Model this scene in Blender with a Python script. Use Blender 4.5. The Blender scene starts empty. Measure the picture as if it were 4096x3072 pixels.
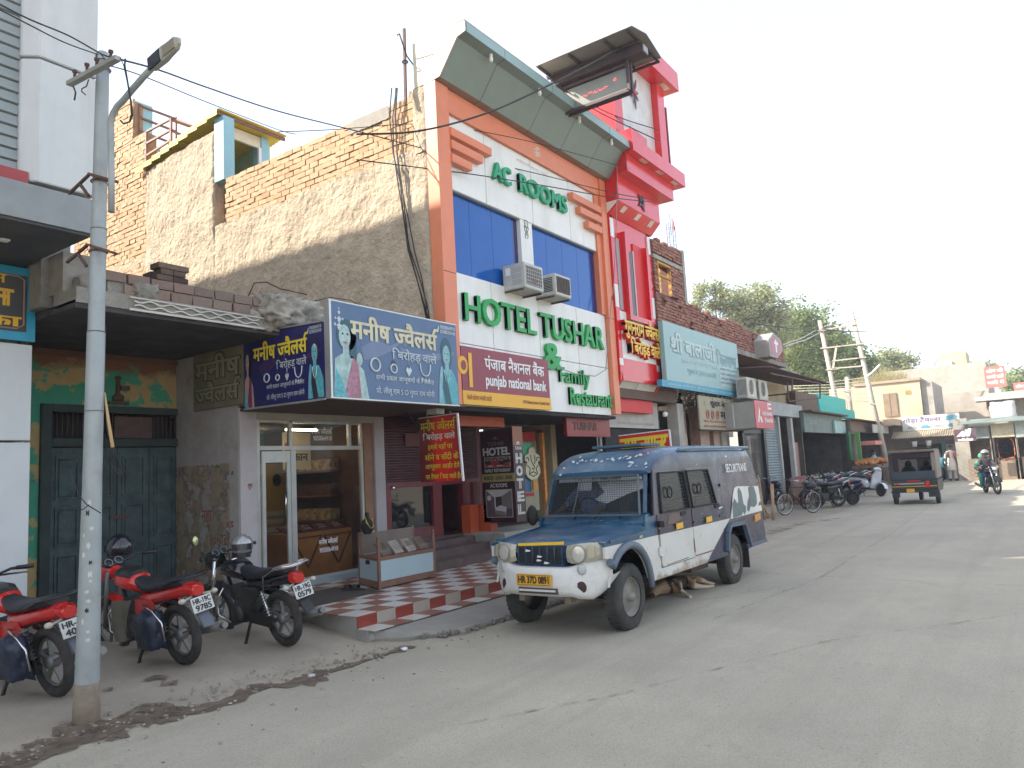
import bpy,bmesh,math,random
from mathutils import Vector,Matrix
R=math.radians
rnd=random.Random(7)
SC=bpy.context.scene
COL=SC.collection
CAMH=1.75
PITCH,ROLL,YAW,FPX=.11744,-.05505,.60724,3007.65
_fw=Vector((math.cos(YAW)*math.cos(PITCH),math.sin(YAW)*math.cos(PITCH),math.sin(PITCH)))
_r0=_fw.cross(Vector((0,0,1))).normalized()
_u0=_r0.cross(_fw)
_rt=_r0*math.cos(ROLL)+_u0*math.sin(ROLL)
_up=-_r0*math.sin(ROLL)+_u0*math.cos(ROLL)
cam=bpy.data.cameras.new('street_camera')
cam.sensor_width=36
cam.lens=36*FPX/4096
cam.clip_start=.05
cam.clip_end=3000
camo=bpy.data.objects.new('street_camera',cam)
camo.matrix_world=Matrix(((_rt.x,_up.x,-_fw.x,0),(_rt.y,_up.y,-_fw.y,0),(_rt.z,_up.z,-_fw.z,CAMH),(0,0,0,1)))
COL.objects.link(camo)
SC.camera=camo
SUN_EL=R(36)
SUN_AZ=math.atan2(1.0,-.72)
world=bpy.data.worlds.new('World')
SC.world=world
world.use_nodes=True
_n=world.node_tree
_bg=_n.nodes['Background']
_sky=_n.nodes.new('ShaderNodeTexSky')
_sky.sky_type='NISHITA'
_sky.sun_disc=False
_sky.sun_elevation=SUN_EL
_sky.sun_rotation=math.pi/2-SUN_AZ
_sky.altitude=200
_sky.air_density=1.0
_sky.dust_density=2.0
_sky.ozone_density=1.0
_hz=_n.nodes.new('ShaderNodeMix');_hz.data_type='RGBA'
_hz.inputs[0].default_value=.55
_hz.inputs[7].default_value=(2.0,1.93,1.82,1)
_n.links.new(_sky.outputs[0],_hz.inputs[6])
_n.links.new(_hz.outputs[2],_bg.inputs[0])
_bg.inputs[1].default_value=.15
sl=bpy.data.lights.new('sun','SUN')
sl.energy=2.6
sl.angle=R(.6)
sl.color=(1.0,.90,.76)
slo=bpy.data.objects.new('sun',sl)
_sd=Vector((math.cos(SUN_AZ)*math.cos(SUN_EL),math.sin(SUN_AZ)*math.cos(SUN_EL),math.sin(SUN_EL)))
slo.rotation_euler=_sd.to_track_quat('Z','Y').to_euler()
COL.objects.link(slo)
SC.view_settings.view_transform='Standard'
SC.view_settings.look='None'
SC.view_settings.gamma=1
SC.view_settings.use_curve_mapping=False
SC.view_settings.exposure=2.06
SC.render.engine='CYCLES'
SC.cycles.use_denoising=True
SC.cycles.max_bounces=6
SC.cycles.diffuse_bounces=3
SC.cycles.glossy_bounces=3
SC.cycles.transmission_bounces=4
SC.cycles.transparent_max_bounces=10
SC.cycles.caustics_reflective=False
SC.cycles.caustics_refractive=False
def ray(sx,sy):
 return _fw+_rt*((sx-2048)/FPX)-_up*((sy-1536)/FPX)
def on(reg,x,y,X=None,Y=None,Z=None):
 d=ray(reg[0]+x/reg[2],reg[1]+y/reg[2])
 o=Vector((0,0,CAMH))
 if X is not None:t=(X-o.x)/d.x
 elif Y is not None:t=(Y-o.y)/d.y
 else:t=(Z-o.z)/d.z
 return o+d*t
DI=(0,0,.54004);HO=(1500,0,1.7015);WI=(1700,700,1.659);SG=(900,1100,1.843);JE=(900,1600,1.659)
VA=(1900,1700,1.8433);R5=(2400,900,1.659);R6=(3000,1150,1.580);RA=(0,0,1.62);RB=(0,900,1.62)
B3=(0,2000,1.548);DO=(0,1300,2.074);EN=(1500,1600,2.766);SH=(2350,1400,2.765);FL=(2800,1600,2.766)
FR=(3400,1600,2.766);D1=(2100,50,2.552);D2=(2350,650,3.017);D3=(350,350,2.602);PL=(1100,2200,2.212)
def smooth01(t):
 t=max(0,min(1,t))
 return t*t*(3-2*t)
def gz(x,y):
 """height of the ground: dead level by the camera, rising gently down the street and towards the shops"""
 z=.006*max(0,x-9)if x<36 else .162
 if 5.9<y:z+=.085*min(y-5.9,3.6)*(1 if x<16 else max(.25,1-(x-16)*.1))
 return z
def ground(reg,x,y,dz=0):
 z=0
 for _ in range(12):
  p=on(reg,x,y,Z=z)
  z=gz(p.x,p.y)
 return Vector((p.x,p.y,z+dz))
def tag(o,label=None,cat=None,group=None,kind=None):
 if label:o['label']=label
 if cat:o['category']=cat
 if group:o['group']=group
 if kind:o['kind']=kind
 return o
def empty(name,loc=(0,0,0),label=None,cat=None,group=None,rz=0,kind=None):
 o=bpy.data.objects.new(name,None)
 o.empty_display_size=.2
 COL.objects.link(o)
 o.location=loc
 o.rotation_euler.z=rz
 return tag(o,label,cat,group,kind)
def wloc(p):
 v=Vector((0,0,0))
 while p is not None:
  v+=p.location
  p=p.parent
 return v
class MB:
 """collects shapes, then links them as one mesh object"""
 def __init__(s):s.v=[];s.f=[];s.m=[];s.sm=[]
 def add(s,vs,fs,mi=0,smooth=False):
  b=len(s.v)
  s.v+=[Vector(p)for p in vs]
  for f in fs:
   s.f.append([b+i for i in f]);s.m.append(mi);s.sm.append(smooth)
  return s
 def box(s,x0,x1,y0,y1,z0,z1,mi=0):
  v=[(x0,y0,z0),(x1,y0,z0),(x1,y1,z0),(x0,y1,z0),(x0,y0,z1),(x1,y0,z1),(x1,y1,z1),(x0,y1,z1)]
  return s.add(v,[(0,3,2,1),(4,5,6,7),(0,1,5,4),(1,2,6,5),(2,3,7,6),(3,0,4,7)],mi)
 def obox(s,c,ux,uy,uz,mi=0):
  c,ux,uy,uz=Vector(c),Vector(ux),Vector(uy),Vector(uz)
  v=[c+ux*a+uy*b+uz*d for d in(-1,1)for a,b in((-1,-1),(1,-1),(1,1),(-1,1))]
  return s.add(v,[(0,3,2,1),(4,5,6,7),(0,1,5,4),(1,2,6,5),(2,3,7,6),(3,0,4,7)],mi)
 def bar(s,a,b,w,h=None,mi=0):
  a,b=Vector(a),Vector(b);h=h or w
  d=(b-a)
  n=d.normalized()
  u=n.cross(Vector((0,0,1))if abs(n.z)<.95 else Vector((1,0,0))).normalized()
  t=u.cross(n)
  return s.obox((a+b)/2,u*w/2,t*h/2,d/2,mi)
 def tube(s,pts,r,n=6,mi=0,cap=True,smooth=True):
  pts=[Vector(p)for p in pts]
  rs=r if isinstance(r,(list,tuple))else[r]*len(pts)
  rings=[]
  u=None
  for i,p in enumerate(pts):
   d=(pts[min(i+1,len(pts)-1)]-pts[max(i-1,0)]).normalized()
   if u is None:u=d.cross(Vector((0,0,1))if abs(d.z)<.9 else Vector((1,0,0))).normalized()
   u=(u-d*u.dot(d))
   u=u.normalized()if u.length>1e-6 else d.orthogonal().normalized()
   w=d.cross(u)
   rings.append([p+(u*math.cos(2*math.pi*k/n)+w*math.sin(2*math.pi*k/n))*rs[i]for k in range(n)])
  v=[q for rg in rings for q in rg]
  f=[(i*n+k,i*n+(k+1)%n,(i+1)*n+(k+1)%n,(i+1)*n+k)for i in range(len(pts)-1)for k in range(n)]
  b=len(s.v)
  s.add(v,f,mi,smooth)
  if cap:
   s.f.append([b+k for k in range(n)][::-1]);s.m.append(mi);s.sm.append(False)
   s.f.append([b+(len(pts)-1)*n+k for k in range(n)]);s.m.append(mi);s.sm.append(False)
  return s
 def lathe(s,c,axis,prof,n=16,mi=0,smooth=True):
  """prof: list of (radius, distance along axis)"""
  c=Vector(c);a=Vector(axis).normalized();u=a.orthogonal().normalized();w=a.cross(u)
  v=[]
  for r,h in prof:
   for k in range(n):
    t=2*math.pi*k/n
    v.append(c+a*h+(u*math.cos(t)+w*math.sin(t))*r)
  f=[(i*n+k,i*n+(k+1)%n,(i+1)*n+(k+1)%n,(i+1)*n+k)for i in range(len(prof)-1)for k in range(n)]
  return s.add(v,f,mi,smooth)
 def torus(s,c,axis,R0,r,n=24,m=8,mi=0,a0=0,a1=360):
  c=Vector(c);a=Vector(axis).normalized()
  u=Vector((0,0,1))if abs(a.z)<.9 else Vector((1,0,0))
  w=a.cross(u).normalized();u=w.cross(a)
  full=a1-a0>=360
  cnt=n if full else n+1
  v=[]
  for k in range(cnt):
   t=R(a0+(a1-a0)*k/n)
   d=u*math.cos(t)+w*math.sin(t)
   for j in range(m):
    q=2*math.pi*j/m
    rr=r if not isinstance(r,tuple)else 1
    ra,rb=(r,r)if not isinstance(r,tuple)else r
    v.append(c+d*(R0+ra*math.cos(q))+a*rb*math.sin(q))
  f=[]
  for k in range(n):
   k2=(k+1)%cnt
   for j in range(m):
    f.append((k*m+j,k2*m+j,k2*m+(j+1)%m,k*m+(j+1)%m))
  return s.add(v,f,mi,True)
 def prism(s,poly,dvec,mi=0,smooth=False):
  """poly: 3D points in one plane, pushed along dvec"""
  n=len(poly);poly=[Vector(p)for p in poly];d=Vector(dvec)
  v=poly+[p+d for p in poly]
  f=[tuple(range(n))[::-1],tuple(range(n,2*n))]+[(i,(i+1)%n,n+(i+1)%n,n+i)for i in range(n)]
  return s.add(v,f,mi,smooth)
 def quad(s,a,b,c,d,mi=0):return s.add([a,b,c,d],[(0,1,2,3)],mi)
 def grid(s,fn,nu,nv,mi=0,smooth=True):
  v=[fn(i/nu,j/nv)for i in range(nu+1)for j in range(nv+1)]
  f=[(i*(nv+1)+j,(i+1)*(nv+1)+j,(i+1)*(nv+1)+j+1,i*(nv+1)+j+1)for i in range(nu)for j in range(nv)]
  return s.add(v,f,mi,smooth)
 def ball(s,c,rx,ry=None,rz=None,n=12,m=8,mi=0):
  ry=ry or rx;rz=rz or rx;c=Vector(c)
  return s.grid(lambda a,b:c+Vector((rx*math.cos(2*math.pi*a)*math.sin(math.pi*b),ry*math.sin(2*math.pi*a)*math.sin(math.pi*b),rz*math.cos(math.pi*b))),n,m,mi)
 def build(s,name,mats,parent=None,world=True,bevel=0,**kw):
  off=wloc(parent)if(world and parent is not None)else Vector((0,0,0))
  me=bpy.data.meshes.new(name)
  me.from_pydata([tuple(p-off)for p in s.v],[],s.f)
  for m in(mats if isinstance(mats,(list,tuple))else[mats]):me.materials.append(m)
  me.polygons.foreach_set('material_index',s.m)
  me.polygons.foreach_set('use_smooth',s.sm)
  me.update()
  o=bpy.data.objects.new(name,me)
  COL.objects.link(o)
  o.parent=parent
  if bevel:
   bm=bmesh.new();bm.from_mesh(me)
   bmesh.ops.remove_doubles(bm,verts=bm.verts,dist=1e-5)
   bmesh.ops.recalc_face_normals(bm,faces=bm.faces)
   es=[e for e in bm.edges if len(e.link_faces)==2 and e.calc_face_angle(0)>.5]
   bmesh.ops.bevel(bm,geom=es,offset=bevel,segments=2,affect='EDGES',clamp_overlap=True)
   bm.to_mesh(me);bm.free()
  return tag(o,**kw)
def B(name,m,parent,x0,x1,y0,y1,z0,z1,**kw):
 return MB().box(x0,x1,y0,y1,z0,z1).build(name,m,parent,**kw)
def kids(o):return list(o.children)
def copy_tree(o,parent=None):
 c=o.copy();COL.objects.link(c);c.parent=parent
 for ch in kids(o):copy_tree(ch,c)
 return c
MATS={}
def mat(name,col,rough=.65,metal=0,var=.12,scale=3,bump=0,bscale=30,dirt=0,dcol=(.16,.13,.10),dscale=1.2,dlo=.5,dhi=.75,streak=False,spec=.5,emit=0,ecol=None,coat=0,trans=0,grain=0):
 if name in MATS:return MATS[name]
 m=bpy.data.materials.new(name);m.use_nodes=True
 t=m.node_tree;N=t.nodes;L=t.links
 p=N['Principled BSDF']
 p.inputs['Roughness'].default_value=rough
 p.inputs['Metallic'].default_value=metal
 p.inputs['Specular IOR Level'].default_value=spec
 if coat:
  p.inputs['Coat Weight'].default_value=coat;p.inputs['Coat Roughness'].default_value=.12
 if trans:p.inputs['Transmission Weight'].default_value=trans
 tc=N.new('ShaderNodeTexCoord');co=tc.outputs['Object']
 n1=N.new('ShaderNodeTexNoise');n1.inputs['Scale'].default_value=scale;n1.inputs['Detail'].default_value=6
 n1.inputs['Roughness'].default_value=.62
 L.new(co,n1.inputs['Vector'])
 mx=N.new('ShaderNodeMix');mx.data_type='RGBA'
 mx.inputs[6].default_value=(*[max(0,c*(1-var))for c in col],1)
 mx.inputs[7].default_value=(*[min(1,c*(1+var))for c in col],1)
 mr=N.new('ShaderNodeMapRange');mr.inputs[1].default_value=.3;mr.inputs[2].default_value=.7
 L.new(n1.outputs['Fac'],mr.inputs[0]);L.new(mr.outputs[0],mx.inputs[0])
 out=mx.outputs[2]
 if grain:
  n3=N.new('ShaderNodeTexNoise');n3.inputs['Scale'].default_value=90;n3.inputs['Detail'].default_value=3
  L.new(co,n3.inputs['Vector'])
  g=N.new('ShaderNodeMix');g.data_type='RGBA';g.blend_type='OVERLAY';g.inputs[0].default_value=grain
  L.new(out,g.inputs[6]);L.new(n3.outputs['Color'],g.inputs[7]);
  h=N.new('ShaderNodeRGBToBW');L.new(n3.outputs['Color'],h.inputs[0]);L.new(h.outputs[0],g.inputs[7])
  out=g.outputs[2]
 if dirt:
  n2=N.new('ShaderNodeTexNoise');n2.inputs['Scale'].default_value=dscale;n2.inputs['Detail'].default_value=8
  n2.inputs['Roughness'].default_value=.68
  mp=N.new('ShaderNodeMapping')
  if streak:mp.inputs['Scale'].default_value=(3,3,.35)
  mp.inputs['Location'].default_value=(3.1,1.7,.6)
  L.new(co,mp.inputs['Vector']);L.new(mp.outputs[0],n2.inputs['Vector'])
  r2=N.new('ShaderNodeMapRange');r2.inputs[1].default_value=dlo;r2.inputs[2].default_value=dhi;r2.inputs[4].default_value=dirt
  L.new(n2.outputs['Fac'],r2.inputs[0])
  m2=N.new('ShaderNodeMix');m2.data_type='RGBA';m2.inputs[7].default_value=(*dcol,1)
  L.new(r2.outputs[0],m2.inputs[0]);L.new(out,m2.inputs[6]);out=m2.outputs[2]
 L.new(out,p.inputs['Base Color'])
 if bump:
  nb=N.new('ShaderNodeTexNoise');nb.inputs['Scale'].default_value=bscale;nb.inputs['Detail'].default_value=8
  nb.inputs['Roughness'].default_value=.6
  L.new(co,nb.inputs['Vector'])
  bp=N.new('ShaderNodeBump');bp.inputs['Strength'].default_value=min(1,bump);bp.inputs['Distance'].default_value=.02*max(1,bump)
  L.new(nb.outputs['Fac'],bp.inputs['Height']);L.new(bp.outputs[0],p.inputs['Normal'])
 if emit:
  p.inputs['Emission Color'].default_value=(*(ecol or col),1);p.inputs['Emission Strength'].default_value=emit
 MATS[name]=m
 return m
def glass(name,tint,alpha,rough=.03,spec=.6):
 m=bpy.data.materials.new(name);m.use_nodes=True
 p=m.node_tree.nodes['Principled BSDF']
 p.inputs['Base Color'].default_value=(*tint,1);p.inputs['Roughness'].default_value=rough
 p.inputs['Alpha'].default_value=alpha;p.inputs['Specular IOR Level'].default_value=spec
 n=m.node_tree.nodes.new('ShaderNodeTexNoise');n.inputs['Scale'].default_value=1.3
 b=m.node_tree.nodes.new('ShaderNodeBump');b.inputs['Strength'].default_value=.12;b.inputs['Distance'].default_value=.02
 m.node_tree.links.new(n.outputs['Fac'],b.inputs['Height']);m.node_tree.links.new(b.outputs[0],p.inputs['Normal'])
 return m
def brickmat(name,cols,rough=.9,dust=.25,dustcol=(.42,.36,.28)):
 """each brick of a wall its own shade, by where the brick stands"""
 m=bpy.data.materials.new(name);m.use_nodes=True
 t=m.node_tree;N=t.nodes;L=t.links;p=N['Principled BSDF'];p.inputs['Roughness'].default_value=rough
 g=N.new('ShaderNodeNewGeometry')
 cr=N.new('ShaderNodeValToRGB')
 oi=N.new('ShaderNodeObjectInfo')
 ad=N.new('ShaderNodeMath');ad.operation='ADD';L.new(g.outputs['Random Per Island'],ad.inputs[0]);L.new(oi.outputs['Random'],ad.inputs[1])
 fr=N.new('ShaderNodeMath');fr.operation='FRACT';L.new(ad.outputs[0],fr.inputs[0])
 L.new(fr.outputs[0],cr.inputs[0])
 e=cr.color_ramp.elements
 e[0].color=(*cols[0],1);e[1].color=(*cols[-1],1)
 for i,c in enumerate(cols[1:-1]):
  k=e.new((i+1)/(len(cols)-1));k.color=(*c,1)
 nz=N.new('ShaderNodeTexNoise');nz.inputs['Scale'].default_value=5;nz.inputs['Detail'].default_value=8;nz.inputs['Roughness'].default_value=.7
 tc=N.new('ShaderNodeTexCoord');L.new(tc.outputs['Object'],nz.inputs['Vector'])
 mr=N.new('ShaderNodeMapRange');mr.inputs[1].default_value=.42;mr.inputs[2].default_value=.72;mr.inputs[4].default_value=dust*2
 L.new(nz.outputs['Fac'],mr.inputs[0])
 mx=N.new('ShaderNodeMix');mx.data_type='RGBA';mx.inputs[7].default_value=(*dustcol,1)
 L.new(mr.outputs[0],mx.inputs[0]);L.new(cr.outputs[0],mx.inputs[6]);L.new(mx.outputs[2],p.inputs['Base Color'])
 nb=N.new('ShaderNodeTexNoise');nb.inputs['Scale'].default_value=45;nb.inputs['Detail'].default_value=6
 L.new(tc.outputs['Object'],nb.inputs['Vector'])
 bp=N.new('ShaderNodeBump');bp.inputs['Strength'].default_value=.6;bp.inputs['Distance'].default_value=.02
 L.new(nb.outputs['Fac'],bp.inputs['Height']);L.new(bp.outputs[0],p.inputs['Normal'])
 MATS[name]=m
 return m
_G={}
def _tmesh(s):
 cu=bpy.data.curves.new('g','FONT');cu.body=s;cu.size=1;cu.resolution_u=3
 o=bpy.data.objects.new('g',cu);COL.objects.link(o)
 dg=bpy.context.evaluated_depsgraph_get()
 me=bpy.data.meshes.new_from_object(o.evaluated_get(dg))
 v=[tuple(q.co[:2])for q in me.vertices];f=[list(q.vertices)for q in me.polygons]
 bpy.data.objects.remove(o);bpy.data.curves.remove(cu);bpy.data.meshes.remove(me)
 return v,f
def _clipx(v,f,x1):
 bm=bmesh.new()
 vs=[bm.verts.new((a,b,0))for a,b in v]
 for q in f:
  try:bm.faces.new([vs[i]for i in q])
  except ValueError:pass
 bmesh.ops.bisect_plane(bm,geom=bm.verts[:]+bm.edges[:]+bm.faces[:],plane_co=(x1,0,0),plane_no=(1,0,0),clear_outer=True)
 bm.verts.index_update()
 r=[(q.co.x,q.co.y)for q in bm.verts],[[w.index for w in q.verts]for q in bm.faces]
 bm.free()
 return r
def glyph(c):
 if c in _G:return _G[c]
 if not _G:_G['|']=None;_G['|']=(max(q[0]for q in _tmesh('|')[0]),)
 base=_G['|'][0]
 if c==' ':r=([],[],.26)
 elif c=='^':
  v,f=_tmesh('े');v=[(-x-.32,y)for x,y in v];f=[q[::-1]for q in f];r=(v,f,0)
 elif c=='/':
  r=([(-.36,.17),(-.50,.04),(-.46,.0),(-.32,.12)],[[0,1,2,3]],0)
 elif c[0]=='_' and len(c)==2:
  v,f,a=glyph(c[1]);v,f=_clipx(v,f,a-.16);r=(v,f,a-.17)
 else:
  v,f=_tmesh(c);r=(v,f,max(q[0]for q in _tmesh(c+'|')[0])-base)
 _G[c]=r
 return r
def layout(s,gap=0):
 x=0;V=[];F=[];isl=[]
 i=0
 while i<len(s):
  c=s[i]
  if c=='_' and i+1<len(s):c=s[i:i+2];i+=1
  i+=1
  v,f,a=glyph(c)
  b=len(V)
  V+=[(p+x,q)for p,q in v];F+=[[b+k for k in g]for g in f]
  x+=a+(gap if a>.01 else 0)
 return V,F
def text(s,name,m,parent,o,u,v,w,h=None,bold=0,th=0,gap=0,sidemat=None,lift=.004,world=True,keep=False):
 """lettering fitted into the box w x h that starts at o (lower left), along u, up v; th = thickness of raised letters"""
 V,F=layout(s,gap)
 x0=min(q[0]for q in V);x1=max(q[0]for q in V);y0=min(q[1]for q in V);y1=max(q[1]for q in V)
 sx=w/(x1-x0);sy=h/(y1-y0)if h else sx
 u=Vector(u).normalized();v=Vector(v).normalized();n=u.cross(v);o=Vector(o)
 J=[(0,0)]
 if bold:J=[(-bold,-bold*.6),(bold,-bold*.6),(-bold,bold*.6),(bold,bold*.6)]
 b=MB()
 for k,(jx,jy)in enumerate(J):
  pts=[o+u*((x-x0+jx)*sx)+v*((y-y0+jy)*sy)+n*(lift+k*.0004)for x,y in V]
  if th:
   m2=[p+n*th for p in pts]
   b.add(m2,F)
   cnt={}
   for q in F:
    for i in range(len(q)):
     e=(q[i],q[(i+1)%len(q)]);cnt[e]=1
   se=[e for e in cnt if(e[1],e[0])not in cnt]
   b.add(pts+m2,[(a,c,c+len(pts),a+len(pts))for a,c in se],1 if sidemat else 0)
  else:b.add(pts,F)
 return b.build(name,[m]+([sidemat]if sidemat else[]),parent,world=world)
XP=Vector((1,0,0));YP=Vector((0,1,0));ZP=Vector((0,0,1));YN=-YP
def ftext(s,name,m,parent,x0,x1,z0,z1,Y,bold=.012,th=0,**k):
 return text(s,name,m,parent,(x0,Y,z0),XP,ZP,x1-x0,z1-z0,bold,th,**k)
def stext(s,name,m,parent,y0,y1,z0,z1,X,bold=.012,**k):
 return text(s,name,m,parent,(X,y0,z0),YN,ZP,y0-y1,z1-z0,bold,**k)
from mathutils import noise as mn
# Materials used in many places
M_white=mat('white_cladding',(.80,.80,.76),.35,var=.04,dirt=.4,dcol=(.5,.47,.4),dscale=.8,streak=True,dlo=.45)
M_orange=mat('orange_cladding',(.74,.235,.115),.42,var=.05,dirt=.25,dcol=(.42,.2,.13),dscale=1.1,streak=True)
M_red=mat('red_cladding',(.66,.012,.016),.2,var=.08,spec=.5,coat=.35)
M_redm=mat('red_cladding_matt',(.62,.02,.02),.5,var=.08)
M_grey=mat('grey_paint',(.33,.34,.34),.5,var=.08,dirt=.3)
M_steel=mat('brushed_aluminium',(.52,.52,.5),.35,metal=.6,var=.08,dirt=.3,dscale=5)
M_chrome=mat('chrome',(.75,.75,.75),.15,metal=1,var=.05)
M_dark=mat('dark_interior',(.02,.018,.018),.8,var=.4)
M_black=mat('black_plastic',(.015,.015,.016),.4,var=.2,dirt=.25,dcol=(.12,.1,.08),dscale=8)
M_rust=mat('rusty_iron',(.11,.06,.045),.8,var=.35,scale=12,bump=.3)
M_wire=mat('black_cable',(.02,.02,.022),.6)
M_conc=mat('concrete',(.36,.34,.30),.9,var=.14,scale=2.5,bump=.5,bscale=28,dirt=.55,dcol=(.17,.15,.125),dscale=1.8,grain=.3)
M_plast=mat('rough_plaster',(.55,.46,.345),.95,var=.17,scale=3.2,bump=3.2,bscale=11,dirt=.6,dcol=(.37,.30,.22),dscale=1.6,grain=.35)
M_brickL=brickmat('tan_brick',[(.56,.37,.22),(.62,.43,.27),(.52,.34,.2),(.60,.41,.25),(.50,.30,.17)],dust=.2,dustcol=(.5,.4,.28))
M_mortar=mat('old_mortar',(.34,.20,.11),.95,var=.2,scale=8,bump=.6)
M_brickR=brickmat('red_brick',[(.26,.10,.075),(.33,.14,.1),(.21,.085,.065),(.36,.17,.12),(.28,.12,.09)],dust=.22,dustcol=(.36,.27,.22))
M_mortR=mat('red_mortar',(.15,.085,.065),.95,var=.2,scale=8)
M_oldbrick=brickmat('weathered_brick',[(.2,.125,.095),(.26,.16,.125),(.16,.11,.09),(.3,.2,.16)],dust=.35,dustcol=(.22,.2,.17))
M_cement=mat('stained_cement',(.30,.285,.25),.95,var=.25,scale=3,bump=1.0,bscale=14,dirt=.7,dcol=(.11,.1,.085),dscale=2.2,dlo=.42,grain=.4)
M_wood=mat('brown_wood',(.20,.09,.05),.5,var=.25,scale=6)
M_soil=mat('damp_soil',(.15,.11,.078),.85,var=.35,scale=6,bump=.6,grain=.4)
M_rubber=mat('dusty_rubber',(.035,.033,.031),.85,var=.3,scale=7,dirt=.6,dcol=(.13,.115,.095),dscale=4,dlo=.4)
M_glass=glass('shop_glass',(.02,.022,.022),.22)
M_cream=mat('cream_paint',(.55,.46,.29),.8,var=.1,dirt=.4,streak=True)
M_ink=mat('black_print',(.02,.02,.02),.5)
M_wht=mat('white_print',(.8,.8,.78),.5,var=.02)
M_yel=mat('yellow_print',(.80,.62,.04),.5,var=.03)
# Ground
def sheet(name,xs,ys,fn,m,**k):
 v=[(x,y,fn(x,y))for x in xs for y in ys]
 n=len(ys)
 f=[(i*n+j,(i+1)*n+j,(i+1)*n+j+1,i*n+j+1)for i in range(len(xs)-1)for j in range(n-1)]
 return MB().add(v,f,0,True).build(name,m,None,world=True,**k)
def frange(a,b,s):
 o=[]
 while a<b-1e-6:o.append(a);a+=s
 return o+[b]
M_ground=mat('dusty_pavement',(.37,.32,.25),.95,var=.16,scale=.9,bump=.5,bscale=60,dirt=.5,dcol=(.24,.20,.155),dscale=1.3,dlo=.5,grain=.35)
M_road0=mat('worn_concrete_road',(.50,.45,.36),.9,var=.11,scale=.55,bump=.35,bscale=110,dirt=.35,dcol=(.41,.365,.29),dscale=.7,dlo=.5,grain=.4)
def roadmat():
 m=bpy.data.materials.new('worn_concrete_road');m.use_nodes=True;t=m.node_tree;N=t.nodes;L=t.links;p=N['Principled BSDF'];p.inputs['Roughness'].default_value=.88
 tc=N.new('ShaderNodeTexCoord')
 def nz(s,d=6,r=.6,sc=(1,1,1),loc=0):
  n=N.new('ShaderNodeTexNoise');n.inputs['Scale'].default_value=s;n.inputs['Detail'].default_value=d;n.inputs['Roughness'].default_value=r
  q=N.new('ShaderNodeMapping');q.inputs['Scale'].default_value=sc;q.inputs['Location'].default_value=(loc,loc,0);L.new(tc.outputs['Object'],q.inputs[0]);L.new(q.outputs[0],n.inputs['Vector']);return n.outputs['Fac']
 def rg(v,a,b,c=0,d=1):
  r=N.new('ShaderNodeMapRange');r.inputs[1].default_value=a;r.inputs[2].default_value=b;r.inputs[3].default_value=c;r.inputs[4].default_value=d;L.new(v,r.inputs[0]);return r.outputs[0]
 def mix(f,a,b):
  x=N.new('ShaderNodeMix');x.data_type='RGBA';L.new(f,x.inputs[0])
  for i,q in((6,a),(7,b)):
   if isinstance(q,tuple):x.inputs[i].default_value=(*q,1)
   else:L.new(q,x.inputs[i])
  return x.outputs[2]
 c=mix(rg(nz(.45,8,.65),.35,.65),(.37,.335,.26),(.48,.435,.335))
 c=mix(rg(nz(1,6,.6,(.12,2.6,1),3),.5,.72,0,.55),c,(.33,.295,.225))
 c=mix(rg(nz(1,7,.7,(.35,1.3,1),11),.56,.74,0,.5),c,(.54,.485,.37))
 c=mix(rg(nz(2.1,9,.72,loc=7),.60,.72,0,.5),c,(.26,.23,.185))
 c=mix(rg(nz(75,3,.7),.46,.62,0,.42),c,(.22,.20,.165))
 c=mix(rg(nz(120,2,.6,loc=5),.60,.70,0,.5),c,(.62,.58,.50))
 c=mix(rg(nz(34,2,.5,loc=9),.70,.74,0,.6),c,(.16,.14,.11))
 L.new(c,p.inputs['Base Color'])
 b=N.new('ShaderNodeBump');b.inputs['Strength'].default_value=.6;b.inputs['Distance'].default_value=.006;L.new(nz(90,6,.7),b.inputs['Height'])
 b2=N.new('ShaderNodeBump');b2.inputs['Strength'].default_value=.5;b2.inputs['Distance'].default_value=.03;L.new(nz(3,6),b2.inputs['Height']);L.new(b.outputs[0],b2.inputs['Normal']);L.new(b2.outputs[0],p.inputs['Normal'])
 return m
M_road=roadmat()
def ragged(m,s=9,lo=.40,hi=.58,base=1.0):
 t=m.node_tree;n=t.nodes.new('ShaderNodeTexNoise');n.inputs['Scale'].default_value=s;n.inputs['Detail'].default_value=8;n.inputs['Roughness'].default_value=.7
 r=t.nodes.new('ShaderNodeMapRange');r.inputs[1].default_value=lo;r.inputs[2].default_value=hi;r.inputs[4].default_value=base
 tc=t.nodes.new('ShaderNodeTexCoord');t.links.new(tc.outputs['Object'],n.inputs['Vector']);t.links.new(n.outputs['Fac'],r.inputs[0]);t.links.new(r.outputs[0],t.nodes['Principled BSDF'].inputs['Alpha']);return m
gx=[-400,-120,-40,-15]+frange(-6,60,1.0)+[75,110,200,500,1200]
gy=[-800,-200,-60,-20]+frange(-10,14,.5)+[20,40,100,300,900]
sheet('ground',gx,gy,lambda x,y:gz(x,y)+(.012*mn.noise((x*.9,y*.9,0))if 5.9<y<12 and x<40 else 0),M_ground,kind='structure')
EDGE=[(-12,5.9),(0,5.9),(2.27,5.86),(3.99,5.98),(5.1,5.85),(5.94,5.62),(6.6,5.42),(7.51,5.42),(9,5.35),(12,5.1),(16,5.0),(20,5.2),(24,5.0),(30,5.0),(38,5.0),(44,5.2),(60,5.4)]
def edge(x):
 for(a,b),(c,d)in zip(EDGE,EDGE[1:]):
  if a<=x<=c:return b+(d-b)*(x-a)/(c-a)+.035*mn.noise((x*2.3,1,0))+.02*mn.noise((x*9,4,0))
 return 5.4
xs=frange(-12,14,.12)+frange(14.5,60,.5)
ysf=[0,.02,.05,.1,.2,.32,.45,.6,.75,.9,1]
v=[];n=len(ysf)
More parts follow.
